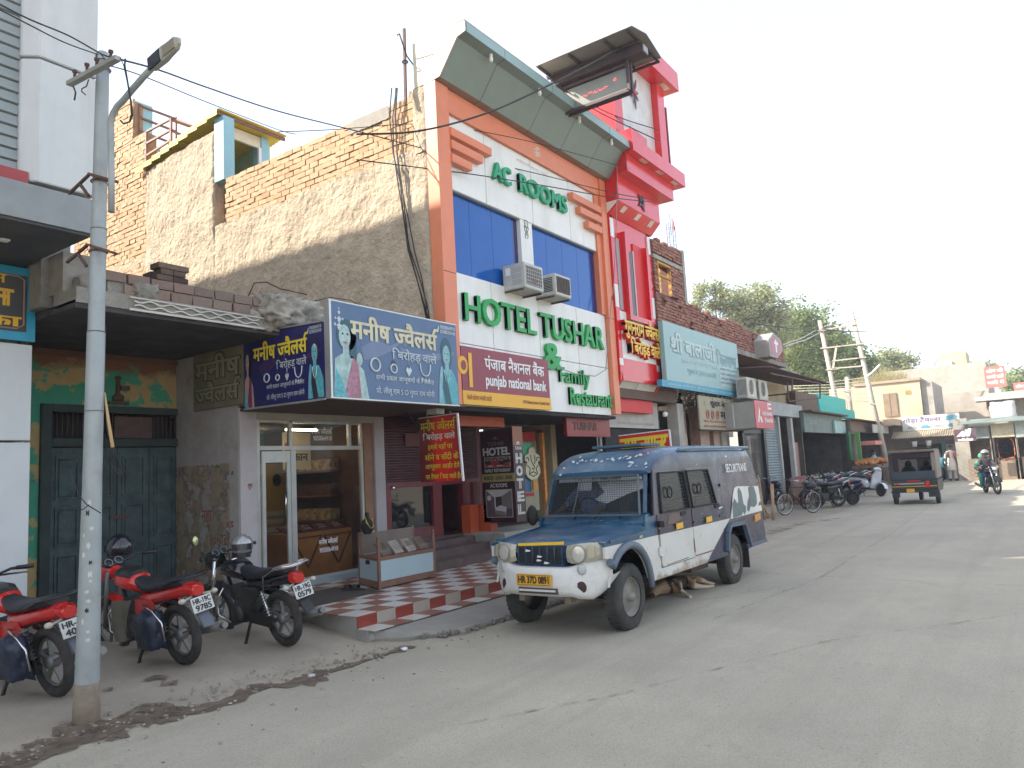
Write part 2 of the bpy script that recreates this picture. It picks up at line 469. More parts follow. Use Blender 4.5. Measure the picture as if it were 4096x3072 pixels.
for x in xs:
 for t in ysf:v.append((x,edge(x)+(-14-edge(x))*t,gz(x,0)+.004+(.006 if 0<t else 0)))
MB().add(v,[(i*n+j,i*n+j+1,(i+1)*n+j+1,(i+1)*n+j)for i in range(len(xs)-1)for j in range(n-1)],0,True).build('road',M_road,None,kind='structure')
M_crack=mat('crack_dirt',(.33,.29,.23),.95,var=.25,scale=5)
M_soil2=ragged(mat('damp_stain',(.15,.11,.078),.85,var=.35,scale=6),8,.36,.5,.9);ragged(M_crack,6,.42,.55,.85)
def strip(name,pts,w,m,z=.015,jit=.02,seed=0,**k):
 rr=random.Random(seed);P=[]
 for(a,b)in zip(pts,pts[1:]):
  a,b=Vector(a),Vector(b);k_=max(2,int((b-a).length/.06))
  P+=[a.lerp(b,i/k_)for i in range(k_)]
 P.append(Vector(pts[-1]));v=[];L_=len(P)
 for i,p in enumerate(P):
  d=(P[min(i+1,L_-1)]-P[max(0,i-1)]);d.z=0;d.normalize();s=Vector((-d.y,d.x,0))
  wi=w(i/(L_-1))if callable(w)else w
  q=mn.noise((p.x*3,p.y*3,seed))*.6
  for sg in(-1,1):
   e=p+s*sg*wi*(.5+q*sg+rr.uniform(-.22,.22))+s*jit*rr.uniform(-1,1)
   v.append((e.x,e.y,gz(e.x,e.y if e.y>5.9 else 0)+z))
 return MB().add(v,[(2*i,2*i+1,2*i+3,2*i+2)for i in range(L_-1)]).build(name,m,None,**k)
dr=[ground(B3,*p)for p in[(-30,1665),(150,1632),(330,1565),(520,1480),(700,1420),(900,1370),(1100,1345),(1290,1295),(1480,1230),(1680,1165),(1900,1115),(2167,1040)]]
dr.append(Vector((5.98,5.62,0)))
strip('drain_edge',dr,lambda t:.12+.34*math.exp(-((t-.22)/.22)**2)+.22*math.exp(-((t-.62)/.08)**2),M_soil2,z=.0155,jit=.05,seed=13,kind='structure')
strip('drain_channel',dr,lambda t:.025+.10*math.exp(-((t-.22)/.2)**2)+.04*math.exp(-((t-.62)/.06)**2),M_soil,z=.017,seed=3,kind='structure')
strip('soil_patch',[ground(B3,*p)for p in[(445,1390),(540,1430),(640,1400),(760,1385)]],.22,M_soil2,z=.021,seed=5,kind='structure')
for i,pts in enumerate([[(1940,683),(2100,700),(2212,720)]]):
 strip('road_joint',[ground(PL,*p)for p in pts]+[Vector((10.6,3.1,0))],.012,M_crack,z=.02,jit=.006,seed=8,kind='structure')
for i,pts in enumerate([[(8.3,3.2),(11.5,2.8),(17,2.75),(26,2.9)],[(4.2,3.6),(5.3,2.9),(7.6,1.9),(9.5,.4)],[(11.4,-2),(11.3,1),(11.8,4.6)]]):
 strip('road_joint',[(a,b,0)for a,b in pts],.010,M_crack,z=.02,jit=.01,seed=20+i,kind='structure')
M_wet=ragged(mat('road_stain',(.26,.225,.18),.8,var=.15,scale=2),3,.42,.6,.7)
for i,(reg,p,w)in enumerate([(B3,[(905,1130),(960,1108),(1040,1110)],.10),(B3,[(1000,1140),(1100,1132)],.10),(B3,[(640,1185),(700,1178)],.07),(R6,[(130,1560),(300,1500),(540,1462)],.30)]):
 strip('ground_stain',[ground(reg,*q)for q in p],w,M_wet if i>2 else M_soil2,z=.019,seed=40+i,kind='structure')
lit=empty('litter',(4,6.6,0),'scraps of paper and plastic lying about on the dusty ground','litter',kind='stuff')
mb=MB()
for k in range(46):
 x=rnd.uniform(2.4,14);y=rnd.uniform(3.2,7.4)if k%3 else rnd.uniform(5.4,6.4)
 if 5.7<x and y>5.6:continue
 z=gz(x,y)+.018;s=rnd.uniform(.006,.02);a=rnd.uniform(0,6)
 u=Vector((math.cos(a),math.sin(a),rnd.uniform(-.1,.2)))*s;w=Vector((-math.sin(a),math.cos(a),.15))*s*rnd.uniform(.4,1)
 mb.obox((x,y,z),u,w,(0,0,.002))
mb.build('scraps',mat('pale_scrap',(.5,.48,.44),.8),lit)
# Tiled platform in front of the jeweller
T=.2985
plat=empty('shop_platform',(5.9,6.34,0),'raised platform tiled in dusty red and white checks before the jewellers shop','platform')
PX0,PY0,PZ=5.9,6.34,.28
mb=MB()
mb.prism([(PX0,6.345,-.2),(11.2,6.345,-.2),(11.2,9.25,-.2),(PX0+.5,9.25,-.2)],(0,0,PZ-.012+.2))
mb.build('concrete_core',M_conc,plat)
E2=[(5.89,6.2),(6.0,6.14),(6.15,5.88),(6.45,5.62),(6.9,5.52),(7.4,5.50),(8.0,5.48),(9,5.42),(10.5,5.38),(11.5,5.4)]
def ed2(x):
 for(a,b),(c,d)in zip(E2,E2[1:]):
  if a<=x<=c:return b+(d-b)*(x-a)/(c-a)
 return E2[-1][1]
xa=frange(5.9,11.5,.035);vv=[];ff=[];C_=7
for x in xa:
 e=ed2(x)+.05*mn.noise((x*2.6,0,3))+.03*mn.noise((x*8,0,9))
 e=min(e,6.2)
 y1=6.345
 for j in range(C_):
  t=j/(C_-1)
  if j<C_-2:
   y=y1+(e+.02-y1)*(j/(C_-3));z=.145+(.075-.145)*smooth01((y1-y)/.9)+.004*mn.noise((x*5,y*5,0))
   if j==C_-3:z-=.012
  elif j==C_-2:y=e-.012+.02*mn.noise((x*14,5,0));z=.045
  else:y=e+.04+.02*mn.noise((x*11,8,0));z=-.05
  vv.append((x,y,z))
for i in range(len(xa)-1):
 for j in range(C_-1):ff.append((i*C_+j,i*C_+j+1,(i+1)*C_+j+1,(i+1)*C_+j))
M_apron=mat('apron_concrete',(.27,.255,.225),.92,var=.12,scale=2,bump=.5,bscale=40,dirt=.45,dcol=(.17,.15,.125),dscale=1.5,grain=.35)
mb=MB().add(vv,ff)
mb.box(5.885,5.93,6.17,6.345,-.1,.146)
mb.build('concrete_apron',M_apron,plat)
mr=MB()
for k in range(160):
 x=rnd.uniform(6.3,9.2);e=ed2(x)+.05*mn.noise((x*2.6,0,3));s=rnd.uniform(.008,.028)
 mr.obox((x,e+rnd.uniform(-.05,.02),rnd.uniform(.01,.05)),Vector((s,rnd.uniform(-s,s),0)),Vector((rnd.uniform(-s,s)*.5,s,s*.3)),Vector((0,-s*.3,s*.8)))
mr.build('broken_lumps',mat('broken_concrete',(.24,.22,.19),.95,var=.3,scale=12,bump=.6),plat,kind='stuff')
M_tw=mat('white_tile',(.56,.55,.50),.32,var=.06,scale=5,dirt=.4,dcol=(.36,.32,.26),dscale=4)
M_tr=mat('dusty_red_tile',(.25,.115,.085),.45,var=.12,scale=5,dirt=.45,dcol=(.30,.22,.18),dscale=4)
M_trr=mat('clean_red_tile',(.27,.05,.035),.35,var=.15,scale=5,dirt=.25,dcol=(.4,.34,.28),dscale=14,dlo=.6)
M_twr=mat('dirty_white_tile',(.42,.38,.32),.4,var=.1,scale=5,dirt=.4,dcol=(.28,.22,.17),dscale=6)
_tc={}
def tile(m,a,b,c,name='tile'):
 k=(m.name,a,b,c)
 if k not in _tc:
  me=bpy.data.meshes.new('tile');h=MB().box(-a/2,a/2,-b/2,b/2,-c/2,c/2)
  me.from_pydata([tuple(p)for p in h.v],[],h.f);me.materials.append(m);_tc[k]=me
 return bpy.data.objects.new(name,_tc[k])
G_=.004
for j in range(9):
 for i in range(18):
  x=PX0+(i+.5)*T;y=PY0+(j+.5)*T
  if i==0 and j>3 or i==1 and j>7:continue
  o=tile(M_tw if(i+j)%2==0 else M_tr,T-G_,T-G_,.012)
  o.location=Vector((x,y,PZ+rnd.uniform(-.0008,.0008)))-plat.location;o.parent=plat;COL.objects.link(o)
for i in range(18):
 x=PX0+(i+.5)*T
 o=tile(M_trr if i%2==0 else M_twr,T-G_,.012,PZ-.15);o.location=Vector((x,PY0-.004,(PZ+.15)/2-.002))-plat.location;o.parent=plat;COL.objects.link(o)
 o=tile(M_tw if i%2==0 else M_tr,T-G_,.26,.010);o.location=Vector((x,PY0-.145,.148))-plat.location;o.parent=plat;COL.objects.link(o)
o=MB().box(6.16,7.35,7.35,8.35,.2865,.294).build('door_mat',mat('grey_mat',(.06,.05,.045),.95,var=.3,scale=14,bump=.4),None,world=True)
tag(o,'dark grey mat on the checked tiles before the shop door','mat')
stp=empty('entrance_steps',(9.0,7.9,.28),'worn dark stone steps leading up to the maroon shutter shop','steps')
M_step=mat('dark_step_stone',(.115,.075,.068),.7,var=.2,scale=5,dirt=.5,dcol=(.2,.17,.14),dscale=3)
for k,(y0,z1)in enumerate([(7.92,.42),(8.28,.55),(8.6,.66)]):
 MB().box(8.92,11.1,y0,9.0,.27 if k==0 else z1-.14,z1).build('step',M_step,stp,bevel=.008)
MB().box(10.95,15.0,7.95,8.9,.0,.70).build('plinth',M_conc,stp,bevel=.02)
MB().box(11.25,15.0,7.3,7.95,.0,.42).build('lower_plinth',M_conc,stp,bevel=.02)
# Hotel
hot=empty('hotel',(9.05,7.6,0),'two-storey white and orange hotel with blue glass and raised green lettering','hotel')
FY=7.6
X0,X1=9.05,14.95
def hp(name,m,*b,**k):return B(name,m,hot,*b,**k)
hp('core_wall',M_plast,9.32,14.9,7.95,19.6,2.86,8.1)
hp('front_wall',M_grey,9.1,14.9,7.75,7.95,2.86,8.2)
hp('side_wall_core',M_mortar,9.085,9.318,7.74,13.28,2.86,8.14)
hp('shop_party_wall',M_plast,9.06,9.3,9.3,13.28,0,2.86)
hp('side_wall_lower',M_plast,9.06,9.316,13.28,19.6,0,7.2)
hp('stair_room_wall',M_plast,9.06,9.3,13.66,16.3,7.2,9.12)
hp('tall_wall_core',M_mortar,9.085,9.3,16.3,19.8,5.0,10.1)
hp('tall_wall_core_upper',M_mortar,9.087,9.3,16.9,19.8,10.1,11.1)
_bm={}
def brick_mesh(l,h,d,axis,k,m):
 key=(round(l,2),round(h,3),axis,k,m.name)
 if key not in _bm:
  r=random.Random(hash(key[:2])%1000+k*77)
  j=lambda s=.006:r.uniform(-s,s)
  b=MB();b.box(-l/2,l/2,-d/2,d/2,-h/2,h/2)
  vs=[Vector((p.x+j(.009),p.y+j(.004),p.z+j(.007)))for p in b.v]
  if axis=='X':vs=[Vector((p.y,p.x,p.z))for p in vs];b.f=[f[::-1]for f in b.f]
  me=bpy.data.meshes.new('brick');me.from_pydata([tuple(p)for p in vs],[],b.f);me.materials.append(m);_bm[key]=me
 return _bm[key]
def bricks(parent,axis,plane,a0,a1,z0,z1,m,l=.238,h=.108,d=.05,limit=0,gap=.016,skip=None,top=None,stuffname='brickwork',out=-1):
 """courses on the plane axis=plane between a0..a1 along the wall; the first `limit` bricks are objects, the others one mesh"""
 mb=MB();cnt=0;n=int(round((z1-z0)/h));r=random.Random(int(a0*100))
 off=wloc(parent)
 for c in range(n):
  z=z0+(c+.5)*h
  a=a0-(l/2 if c%2 else 0)
  while a<a1-.03:
   s0=max(a,a0);s1=min(a+l,a1);a+=l
   if s1-s0<.05:continue
   mid=(s0+s1)/2
   if skip and skip(mid,z):continue
   if top and z>top(mid):continue
   L=s1-s0-gap;H=h-gap;pr=r.uniform(-.010,.012)
   jz=r.uniform(-.004,.004)
   pos=(plane+out*(pr)-out*d/2,mid,z+jz)if axis=='X' else(mid,plane+out*pr-out*d/2,z+jz)
   if cnt<limit:
    o=bpy.data.objects.new('brick',brick_mesh(L,H,d,axis,r.randrange(4),m));o.location=Vector(pos)-off;o.parent=parent;COL.objects.link(o)
   else:
    jj=lambda:r.uniform(-.008,.008)
    b0=len(mb.v)
    if axis=='X':mb.box(pos[0]-d/2,pos[0]+d/2,pos[1]-L/2,pos[1]+L/2,pos[2]-H/2,pos[2]+H/2)
    else:mb.box(pos[0]-L/2,pos[0]+L/2,pos[1]-d/2,pos[1]+d/2,pos[2]-H/2,pos[2]+H/2)
    for q in range(b0,len(mb.v)):mb.v[q]+=Vector((jj(),jj(),jj()))
   cnt+=1
 if mb.v:mb.build(stuffname,m,parent,kind='stuff')
 return cnt
bricks(hot,'X',9.062,8.02,13.30,7.18,8.17,M_brickL,limit=230,d=.05,top=lambda y:8.2 if y>8.6 else 8.22)
bricks(hot,'X',9.062,16.32,19.7,5.2,10.12,M_brickL,limit=60,d=.05)
bricks(hot,'X',9.062,16.92,19.7,10.12,11.2,M_brickL,limit=0,d=.05,stuffname='upper_brickwork')
def plaster(name,y0,y1,zlo,zhi,x=9.045,st=.04,amp=.032,seed=0,edge_=.04):
 nu=int((y1-y0)/st);nv=int((zhi(0)-zlo)/st)if callable(zhi)else int((zhi-zlo)/st)
 def fn(a,b):
  y=y0+(y1-y0)*a;zt=zhi(a)if callable(zhi)else zhi
  z=zlo+(zt-zlo)*b
  if b>.999:z+=edge_*mn.noise((y*3,seed,0))+edge_*.5*mn.noise((y*11,seed,0))
  d=amp*mn.fractal((y*1.7,z*1.7,seed),1,2,4)+.022*abs(mn.noise((y*7+z*4,z*6,seed+5)))+.010*mn.noise((y*17,z*15,seed))
  return Vector((x-d if .001<a<.999 else x+.03,y,z))
 MB().grid(lambda a,b:fn(a,b),nu,nv).build(name,M_plast,hot)
plaster('plaster_skin',7.76,13.64,3.3,lambda a:7.2+.05*mn.noise((a*9,3,0)),x=9.048,seed=1)
plaster('stair_room_plaster',13.64,16.32,3.5,lambda a:9.32-.17*a,x=9.045,seed=7,edge_=.02)
plaster('corner_plaster',7.735,8.03,7.1,lambda a:8.24,x=9.045,seed=4,edge_=.02)
plaster('rear_plaster',16.32,17.3,3.6,lambda a:6.5-.9*a,x=9.035,seed=9)
MB().grid(lambda a,b:Vector((9.04,8.55+a*1.0,7.93+b*.23+(.04*mn.noise((a*5,0,1))if b>.9 or b<.1 else 0))),12,3).build('cement_patch',M_conc,hot)
prof=[(6.82,9.0),(6.82,8.84),(7.0,8.80),(7.40,8.27),(7.6,8.25),(7.95,8.25),(7.95,9.02),(7.9,9.04)]
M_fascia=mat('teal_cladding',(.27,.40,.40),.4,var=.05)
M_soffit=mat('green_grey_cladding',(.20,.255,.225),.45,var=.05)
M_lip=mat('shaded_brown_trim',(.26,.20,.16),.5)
M_flank=mat('cream_flank',(.66,.60,.48),.5,var=.04)
mb=MB()
cx=[9.06,10.15,11.7,12.85,14.0,14.95]
for i in range(5):
 a,b=cx[i]+.006,cx[i+1]-.006
 for k,mi in((0,0),(1,1),(2,1),(3,2)):
  (ya,za),(yb,zb)=prof[k],prof[k+1]
  mb.quad((a,ya,za),(b,ya,za),(b,yb,zb),(a,yb,zb),mi)
mb.build('canopy',[M_fascia,M_soffit,M_lip],hot)
hp('eave_block',M_plast,9.06,9.33,7.742,8.1,8.14,8.252)
hp('canopy_core',M_ink,9.1,14.93,7.05,7.9,8.82,8.98)
MB().prism([(9.09,6.86,8.86),(9.09,7.03,8.83),(9.09,7.43,8.3),(9.09,7.9,8.3),(9.09,7.9,8.9)],(5.82,0,0)).build('canopy_filling',M_ink,hot)
MB().prism([(9.045,y,z)for y,z in prof],(.04,0,0)).build('canopy_flank',M_flank,hot)
MB().prism([(14.955,y,z)for y,z in prof],(.03,0,0)).build('canopy_end',M_soffit,hot)
hp('canopy_top',M_conc,9.05,14.97,6.83,7.95,9.0,9.04)
for i,(reg,x,y)in enumerate([(HO,787,390),(HO,1127,620),(HO,1395,812),(HO,1628,962),(D1,155,790)]):
 if i==4:continue
 p=on(reg,x,y-22,Z=8.82)
 b=MB().lathe((p.x,6.9,8.815),(0,0,-1),[(.0,0),(.028,0),(.03,.04),(.018,.05)],10).lathe((p.x,6.9,8.765),(0,0,-1),[(.02,0),(.034,.02),(.034,.07),(.0,.1)],10)
 b.build('bulb',mat('white_plastic',(.75,.75,.72),.3),hot)
hp('beam',M_orange,9.054,14.946,FY-.06,7.745,7.84,8.245)
hp('left_column',M_orange,9.05,9.38,FY-.1,7.74,2.87,8.243)
hp('right_column',M_orange,14.69,14.95,FY-.1,7.74,2.9,8.243)
hp('right_inner_column',M_orange,14.50,14.688,FY-.04,7.74,5.1,7.838)
MB().box(9.052,9.378,FY-.102,7.742,5.02,5.03).box(14.69,14.952,FY-.102,7.742,5.02,5.03).build('column_joint',M_ink,hot)
def wpanels(xs,z0,z1,y=FY):
 for a,b in zip(xs,xs[1:]):
  MB().box(a+.006,b-.006,y,7.742,z0+.006,z1-.006).build('cladding_panel',M_white,hot,bevel=.004)
sx=[on(HO,737,930,Y=FY).x,on(HO,1053,1095,Y=FY).x,on(HO,1310,1240,Y=FY).x]
wpanels([9.38]+sx+[14.5],6.52,7.84)
lx=[on(WI,435,705,Y=FY).x,on(WI,745,800,Y=FY).x,on(WI,1000,870,Y=FY).x]
wpanels([9.36]+lx+[14.68],3.91,5.10)
wpanels([9.36]+lx+[14.68],2.87,3.91)
hp('mullion_panel',M_white,11.50,11.90,FY,7.742,5.10,6.514)
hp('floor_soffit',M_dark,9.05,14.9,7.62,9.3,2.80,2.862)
M_blue=mat('blue_mirror_glass',(.006,.10,.40),.06,var=.06,spec=.38)
M_navy=mat('navy_mirror_glass',(.01,.015,.12),.06,var=.03,spec=.9)
M_alu=mat('dark_aluminium',(.05,.05,.055),.4,metal=.5)
for a,b in((9.38,11.50),(11.90,14.5)):
 w=hp('window',M_alu,a,b,7.70,7.745,5.1,6.52)
 n=3 if a<10 else 4
 for i in range(n):
  p0=a+(b-a-.16)*i/n;p1=a+(b-a-.16)*(i+1)/n
  MB().box(p0+.004,p1-.004,7.685,7.695,5.13,6.49).build('pane',M_blue,w)
 MB().box(b-.16,b-.004,7.684,7.694,5.12,6.50).build('pane',M_navy,w)
 MB().box(a,b,FY+.01,7.69,6.505,6.515).build('window_head',M_grey,w)
for x0,x1,z in((9.38,10.52,7.47),(9.38,10.25,7.25),(9.38,9.92,7.01)):MB().box(x0,x1,FY-.13,FY-.003,z-.075,z+.075).build('fin',M_orange,hot,bevel=.006)
for x0,x1,z in((13.36,14.62,7.47),(13.66,14.62,7.24),(13.98,14.62,7.0)):MB().box(x0,x1,FY-.13,FY-.003,z-.075,z+.075).build('fin',M_orange,hot,bevel=.006)
M_green=mat('green_letter',(.010,.34,.07),.42,var=.12,scale=3,dirt=.2,dcol=(.02,.15,.03))
M_green2=mat('teal_green_letter',(.01,.33,.15),.42,var=.1,scale=3)
def letters(s,x0,x1,z0,z1,m,Y=FY,bold=.035,th=.07,gaps=None):
 """each raised letter its own part, spaced by the widths of the type"""
 adv=[]
 for c in s:
  adv.append(glyph(c)[2])
 tot=sum(adv);sc=(x1-x0)/tot;x=x0
 for c,a in zip(s,adv):
  if c!=' ':
   V,F_,_=glyph(c)
   xa=min(q[0]for q in V);xb=max(q[0]for q in V);ya=min(q[1]for q in V);yb=max(q[1]for q in V)
   capz=(z1-z0)/.72
   text(c,'letter',m,hot,(x+xa*sc,Y,z0+ya*capz),XP,ZP,(xb-xa)*sc,(yb-ya)*capz,bold,th)
  x+=a*sc
letters('HOTEL',9.56,11.75,4.30,4.78,M_green,bold=.02)
letters('TUSHAR',11.90,14.42,4.30,4.78,M_green,bold=.02)
letters('&',11.98,12.58,3.70,4.22,M_green,bold=.03)
letters('Family',12.50,13.72,3.47,3.78,M_green,bold=.012,th=.05)
letters('Restaurant',12.84,14.66,3.04,3.40,M_green,bold=.012,th=.05)
letters('AC',10.64,11.20,7.05,7.38,M_green2,bold=.035)
letters('ROOMS',11.44,13.22,7.05,7.40,M_green2,bold=.035)
ftext('ॐ','om_symbol',mat('pale_gold',(.7,.62,.45),.5),hot,12.02,12.27,7.93,8.15,FY-.062)
ftext('श्रीगणेशाय नमः'.replace('श्र','_शर'),'faded_motto',mat('faded_pink_print',(.66,.5,.42),.5),hot,11.5,12.6,7.66,7.74,FY+.003)
mk=MB()
c=Vector((11.70,FY-.004,6.33))
for pts in([(-.05,.12),(-.07,.18),(-.02,.2),(.03,.2),(.07,.17),(.05,.11),(.07,.04),(.03,-.02),(.05,-.1),(.02,-.16)],[(-.05,.12),(-.07,.03),(-.03,-.04),(-.06,-.12),(-.03,-.17)],[(-.04,.1),(0,.06),(.01,-.02),(-.02,-.08),(.02,-.1)],[(.0,.16),(0,.12)],[(-.05,.06),(.0,.08),(.05,.06)]):
 mk.tube([c+Vector((x,0,z))for x,z in pts],.006,4)
mk.build('line_mark',M_ink,hot)
M_lblue=mat('light_blue_paint',(.30,.56,.64),.7,var=.06,dirt=.25,dcol=(.4,.5,.5))
M_ysheet=mat('yellow_sheet',(.72,.55,.04),.55,var=.12,dirt=.35,dcol=(.45,.3,.06),dscale=5)
hp('blue_column',M_lblue,9.05,9.31,13.3,13.63,8.16,9.56)
hp('blue_column',M_lblue,10.22,10.40,13.6,13.9,8.1,9.58)
wf=hp('window',mat('cream_frame',(.72,.66,.48),.5),9.31,10.22,13.63,13.70,9.30,9.56)
MB().box(9.312,9.38,13.6,13.66,8.1,9.3).box(10.15,10.218,13.6,13.66,8.1,9.3).build('frame',M_wht,wf)
hp('room_back_wall',mat('green_room_wall',(.42,.60,.38),.8),9.32,10.6,15.4,15.5,8.1,9.5)
hp('room_side_wall',mat('green_room_wall2',(.42,.60,.38),.8),10.42,10.52,13.7,15.4,8.1,9.55)
mb=MB()
nseg=46
for k in range(nseg):
 pass
def sheetz(x,y):return 9.70-(y-13.35)/3.1*.43+.012*math.sin(y*60)
mb.grid(lambda a,b:Vector((8.97+a*1.75,13.35+b*3.08,sheetz(a,13.35+b*3.08))),2,150)
mb.grid(lambda a,b:Vector((8.97+a*1.75,13.35+b*3.08,sheetz(a,13.35+b*3.08)-.02)),2,150)
mb.build('sheet_roof',M_ysheet,hot)
mb=MB()
for k in range(9):
 y=13.4+k*.36;mb.box(8.955,8.97,y,y+.34,9.70-(y-13.35)/3.1*.43-.13,9.70-(y-13.35)/3.1*.43-.005)
mb.build('sheet_edge',M_ysheet,hot)
MB().bar((8.98,13.42,9.62),(10.72,13.42,9.62),.04,.07).bar((9.3,13.4,9.58),(9.3,16,9.22),.05).build('roof_batten',M_wood,hot)
hp('blue_wall',M_lblue,9.1,9.55,16.92,17.0,9.9,11.15)
hp('blue_wall',M_lblue,10.35,11.9,17.6,17.7,8.5,10.75)
hp('blue_wall',M_lblue,9.3,10.3,16.5,16.6,8.2,9.95)
hp('dark_parapet',mat('brown_parapet',(.12,.08,.07),.8),9.32,10.5,16.0,16.1,8.2,9.68)
hp('white_post',M_conc,11.75,11.87,16.5,16.6,8.2,10.55)
rl=MB()
for a,b in[((9.06,16.31,9.3),(9.06,16.31,10.16)),((9.06,15.28,9.4),(9.06,15.28,10.14)),((9.06,16.31,10.14),(9.06,15.28,10.12)),((9.06,16.31,9.85),(9.06,15.28,9.86)),((9.06,16.31,9.55),(9.06,15.28,9.62)),((9.2,16.9,10.1),(9.2,16.9,11.08)),((9.2,16.9,11.05),(10.15,16.9,11.05)),((9.2,16.9,10.75),(10.15,16.9,10.72)),((9.2,16.9,10.4),(10.15,16.9,10.38)),((10.15,16.9,9.9),(10.15,16.9,11.1)),((10.15,16.9,11.05),(9.6,15.3,10.15)),((9.06,15.28,10.1),(10.6,15.28,10.12)),((9.6,15.28,9.5),(9.6,15.28,10.15)),((9.06,15.28,9.85),(9.6,15.28,9.8))]:
 rl.bar(a,b,.045)
rl.build('railing',mat('brown_rail',(.22,.10,.07),.6),hot)
hp('orange_lintel',mat('orange_red_board',(.55,.09,.03),.5,dirt=.3),9.9,11.62,8.30,8.44,2.62,2.80)
hp('orange_pier',mat('orange_red_board',(.55,.09,.03),.5),11.30,11.5,8.5,8.8,.7,1.2)
hp('orange_pier',mat('orange_red_board',(.55,.09,.03),.5),10.95,11.2,8.7,8.9,.7,1.2)
hp('hall_floor',M_step,9.0,14.95,8.9,12.5,.62,.70)
hp('hall_back_wall',mat('hall_wall',(.07,.05,.045),.8),9.0,14.95,12.3,12.4,.7,2.8)
hp('hall_left_wall',mat('maroon_wall',(.13,.02,.022),.6,dirt=.3),11.62,11.74,9.0,12.3,.7,2.8)
hp('hall_right_wall',M_cream,14.7,14.9,9.2,12.3,.7,2.8)
fas=hp('red_name_board',mat('deep_red_board',(.24,.015,.015),.4),13.05,14.90,7.78,7.86,2.42,2.80)
text('TUSHAR','faded_lettering',mat('dark_brown_print',(.07,.03,.02),.5),hot,(13.3,7.777,2.55),XP,ZP,1.0,.17,.03)
# Things on the hotel front
M_pnb=mat('maroon_sign',(.26,.028,.05),.4,var=.06,dirt=.2,dcol=(.3,.1,.1))
M_pnby=mat('amber_sign',(.82,.42,.02),.4,var=.03)
pn=empty('bank_sign',(9.4,7.5,2.89),'maroon and amber bank sign reading punjab national bank','sign')
B('board',M_pnb,pn,9.40,12.03,7.50,7.585,3.115,3.84)
B('amber_band',M_pnby,pn,9.40,12.05,7.497,7.583,2.885,3.112)
ftext('पंजाब नैशनल बैंक','hindi_lettering',M_wht,pn,10.02,11.86,3.50,3.76,7.498,bold=.02)
ftext('punjab national bank','english_lettering',M_wht,pn,10.03,11.90,3.17,3.42,7.498,bold=.03)
ftext('रेलवे स्टेशन चरखी दादरी'.replace('स्ट','_सट'),'small_lettering',mat('brown_print',(.3,.08,.02),.5),pn,9.50,10.16,2.96,3.06,7.494,bold=.01)
ftext('ATM Railway Station Charkhi Dadri','small_lettering',MATS['brown_print'],pn,11.1,11.98,2.955,3.03,7.494,bold=.025)
e=MB().prism([(9.42+.13*math.cos(t/20*6.283),7.493,3.52+.15*math.sin(t/20*6.283))for t in range(20)],(0,-.002,0))
e.box(9.575,9.665,7.491,7.495,3.17,3.74)
e.build('emblem',M_pnby,pn)
MB().prism([(9.44+.07*math.cos(t/20*6.283),7.4895,3.52+.08*math.sin(t/20*6.283))for t in range(20)],(0,-.0015,0)).build('emblem_ring',M_pnb,pn)
def window_ac(x0,x1,yf,z0,z1,label,loc=None,grille=True):
 a=empty('window_air_conditioner',(x0,7.6,z0),label,'air conditioner','window air conditioners on the hotel')
 M_ac=mat('ac_casing',(.50,.50,.46),.5,dirt=.4,dcol=(.3,.26,.2),dscale=5)
 MB().box(x0,x1,yf,7.62,z0,z1).build('casing',M_ac,a,bevel=.012)
 MB().box(x0+.05,x1-.05,yf-.004,yf+.01,z0+.06,z1-.05).build('condenser',mat('ac_fins',(.09,.09,.09),.6,metal=.3,dirt=.3),a)
 g=MB()
 for k in range(9):
  x=x0+.06+(x1-x0-.12)*k/8;g.box(x-.004,x+.004,yf-.01,yf-.003,z0+.06,z1-.05)
 for k in range(6):
  z=z0+.07+(z1-z0-.13)*k/5;g.box(x0+.05,x1-.05,yf-.013,yf-.010,z-.004,z+.004)
 g.build('grille',M_ac if grille else M_rust,a)
 g=MB()
 for k in range(3):
  z=z0+.08+(z1-z0-.14)*k/3
  for q in range(3):g.box(x0-.003,x0+.01,yf+.06+q*.0,7.42,z+q*.032,z+q*.032+.018)
 g.build('side_louvres',M_ink if not grille else mat('ac_louvre',(.36,.36,.34),.5),a)
 for xb in(x0+.02,x1-.02):MB().bar((xb,7.6,z0-.02),(xb,yf+.05,z0-.02),.03).build('bracket',M_rust,a)
 return a
q1=on(WI,655,572,X=10.86);q2=on(WI,662,742,X=10.86)
yf=q1.y
xr=on(WI,780,612,Y=yf).x
a1=window_ac(10.86,xr,yf,q2.z,q1.z,'nearer window air conditioner, with side louvres and a red badge on its grille')
MB().box(10.86+.25,10.86+.36,yf-.02,yf-.012,q2.z+.14,q2.z+.18).build('badge',M_pnb,a1)
MB().box(10.853,10.858,7.45,7.55,q1.z-.2,q1.z-.06).build('energy_sticker',M_wht,a1)
q3=on(WI,860,648,Y=yf);q4=on(WI,865,790,Y=yf);q5=on(WI,965,690,Y=yf)
window_ac(q3.x,q5.x,yf,q4.z,q3.z,'farther window air conditioner, with open dark side slots and bare fins',grille=False)
led=empty('ticker_board',(12.5,7.4,8.8),'dark iron frame of a faded running display under a small tin roof','display')
M_iron=mat('dark_brown_iron',(.055,.035,.035),.6,var=.3,dirt=.3,dcol=(.12,.07,.05))
P={k:on(D1,*c,X=12.5)for k,c in dict(bl=(285,1055),br=(1065,815),tl=(280,805),tr=(1060,560),tt=(1040,460)).items()}
f=MB()
y0,y1,zb,zt=P['br'].y,P['bl'].y,8.80,9.32
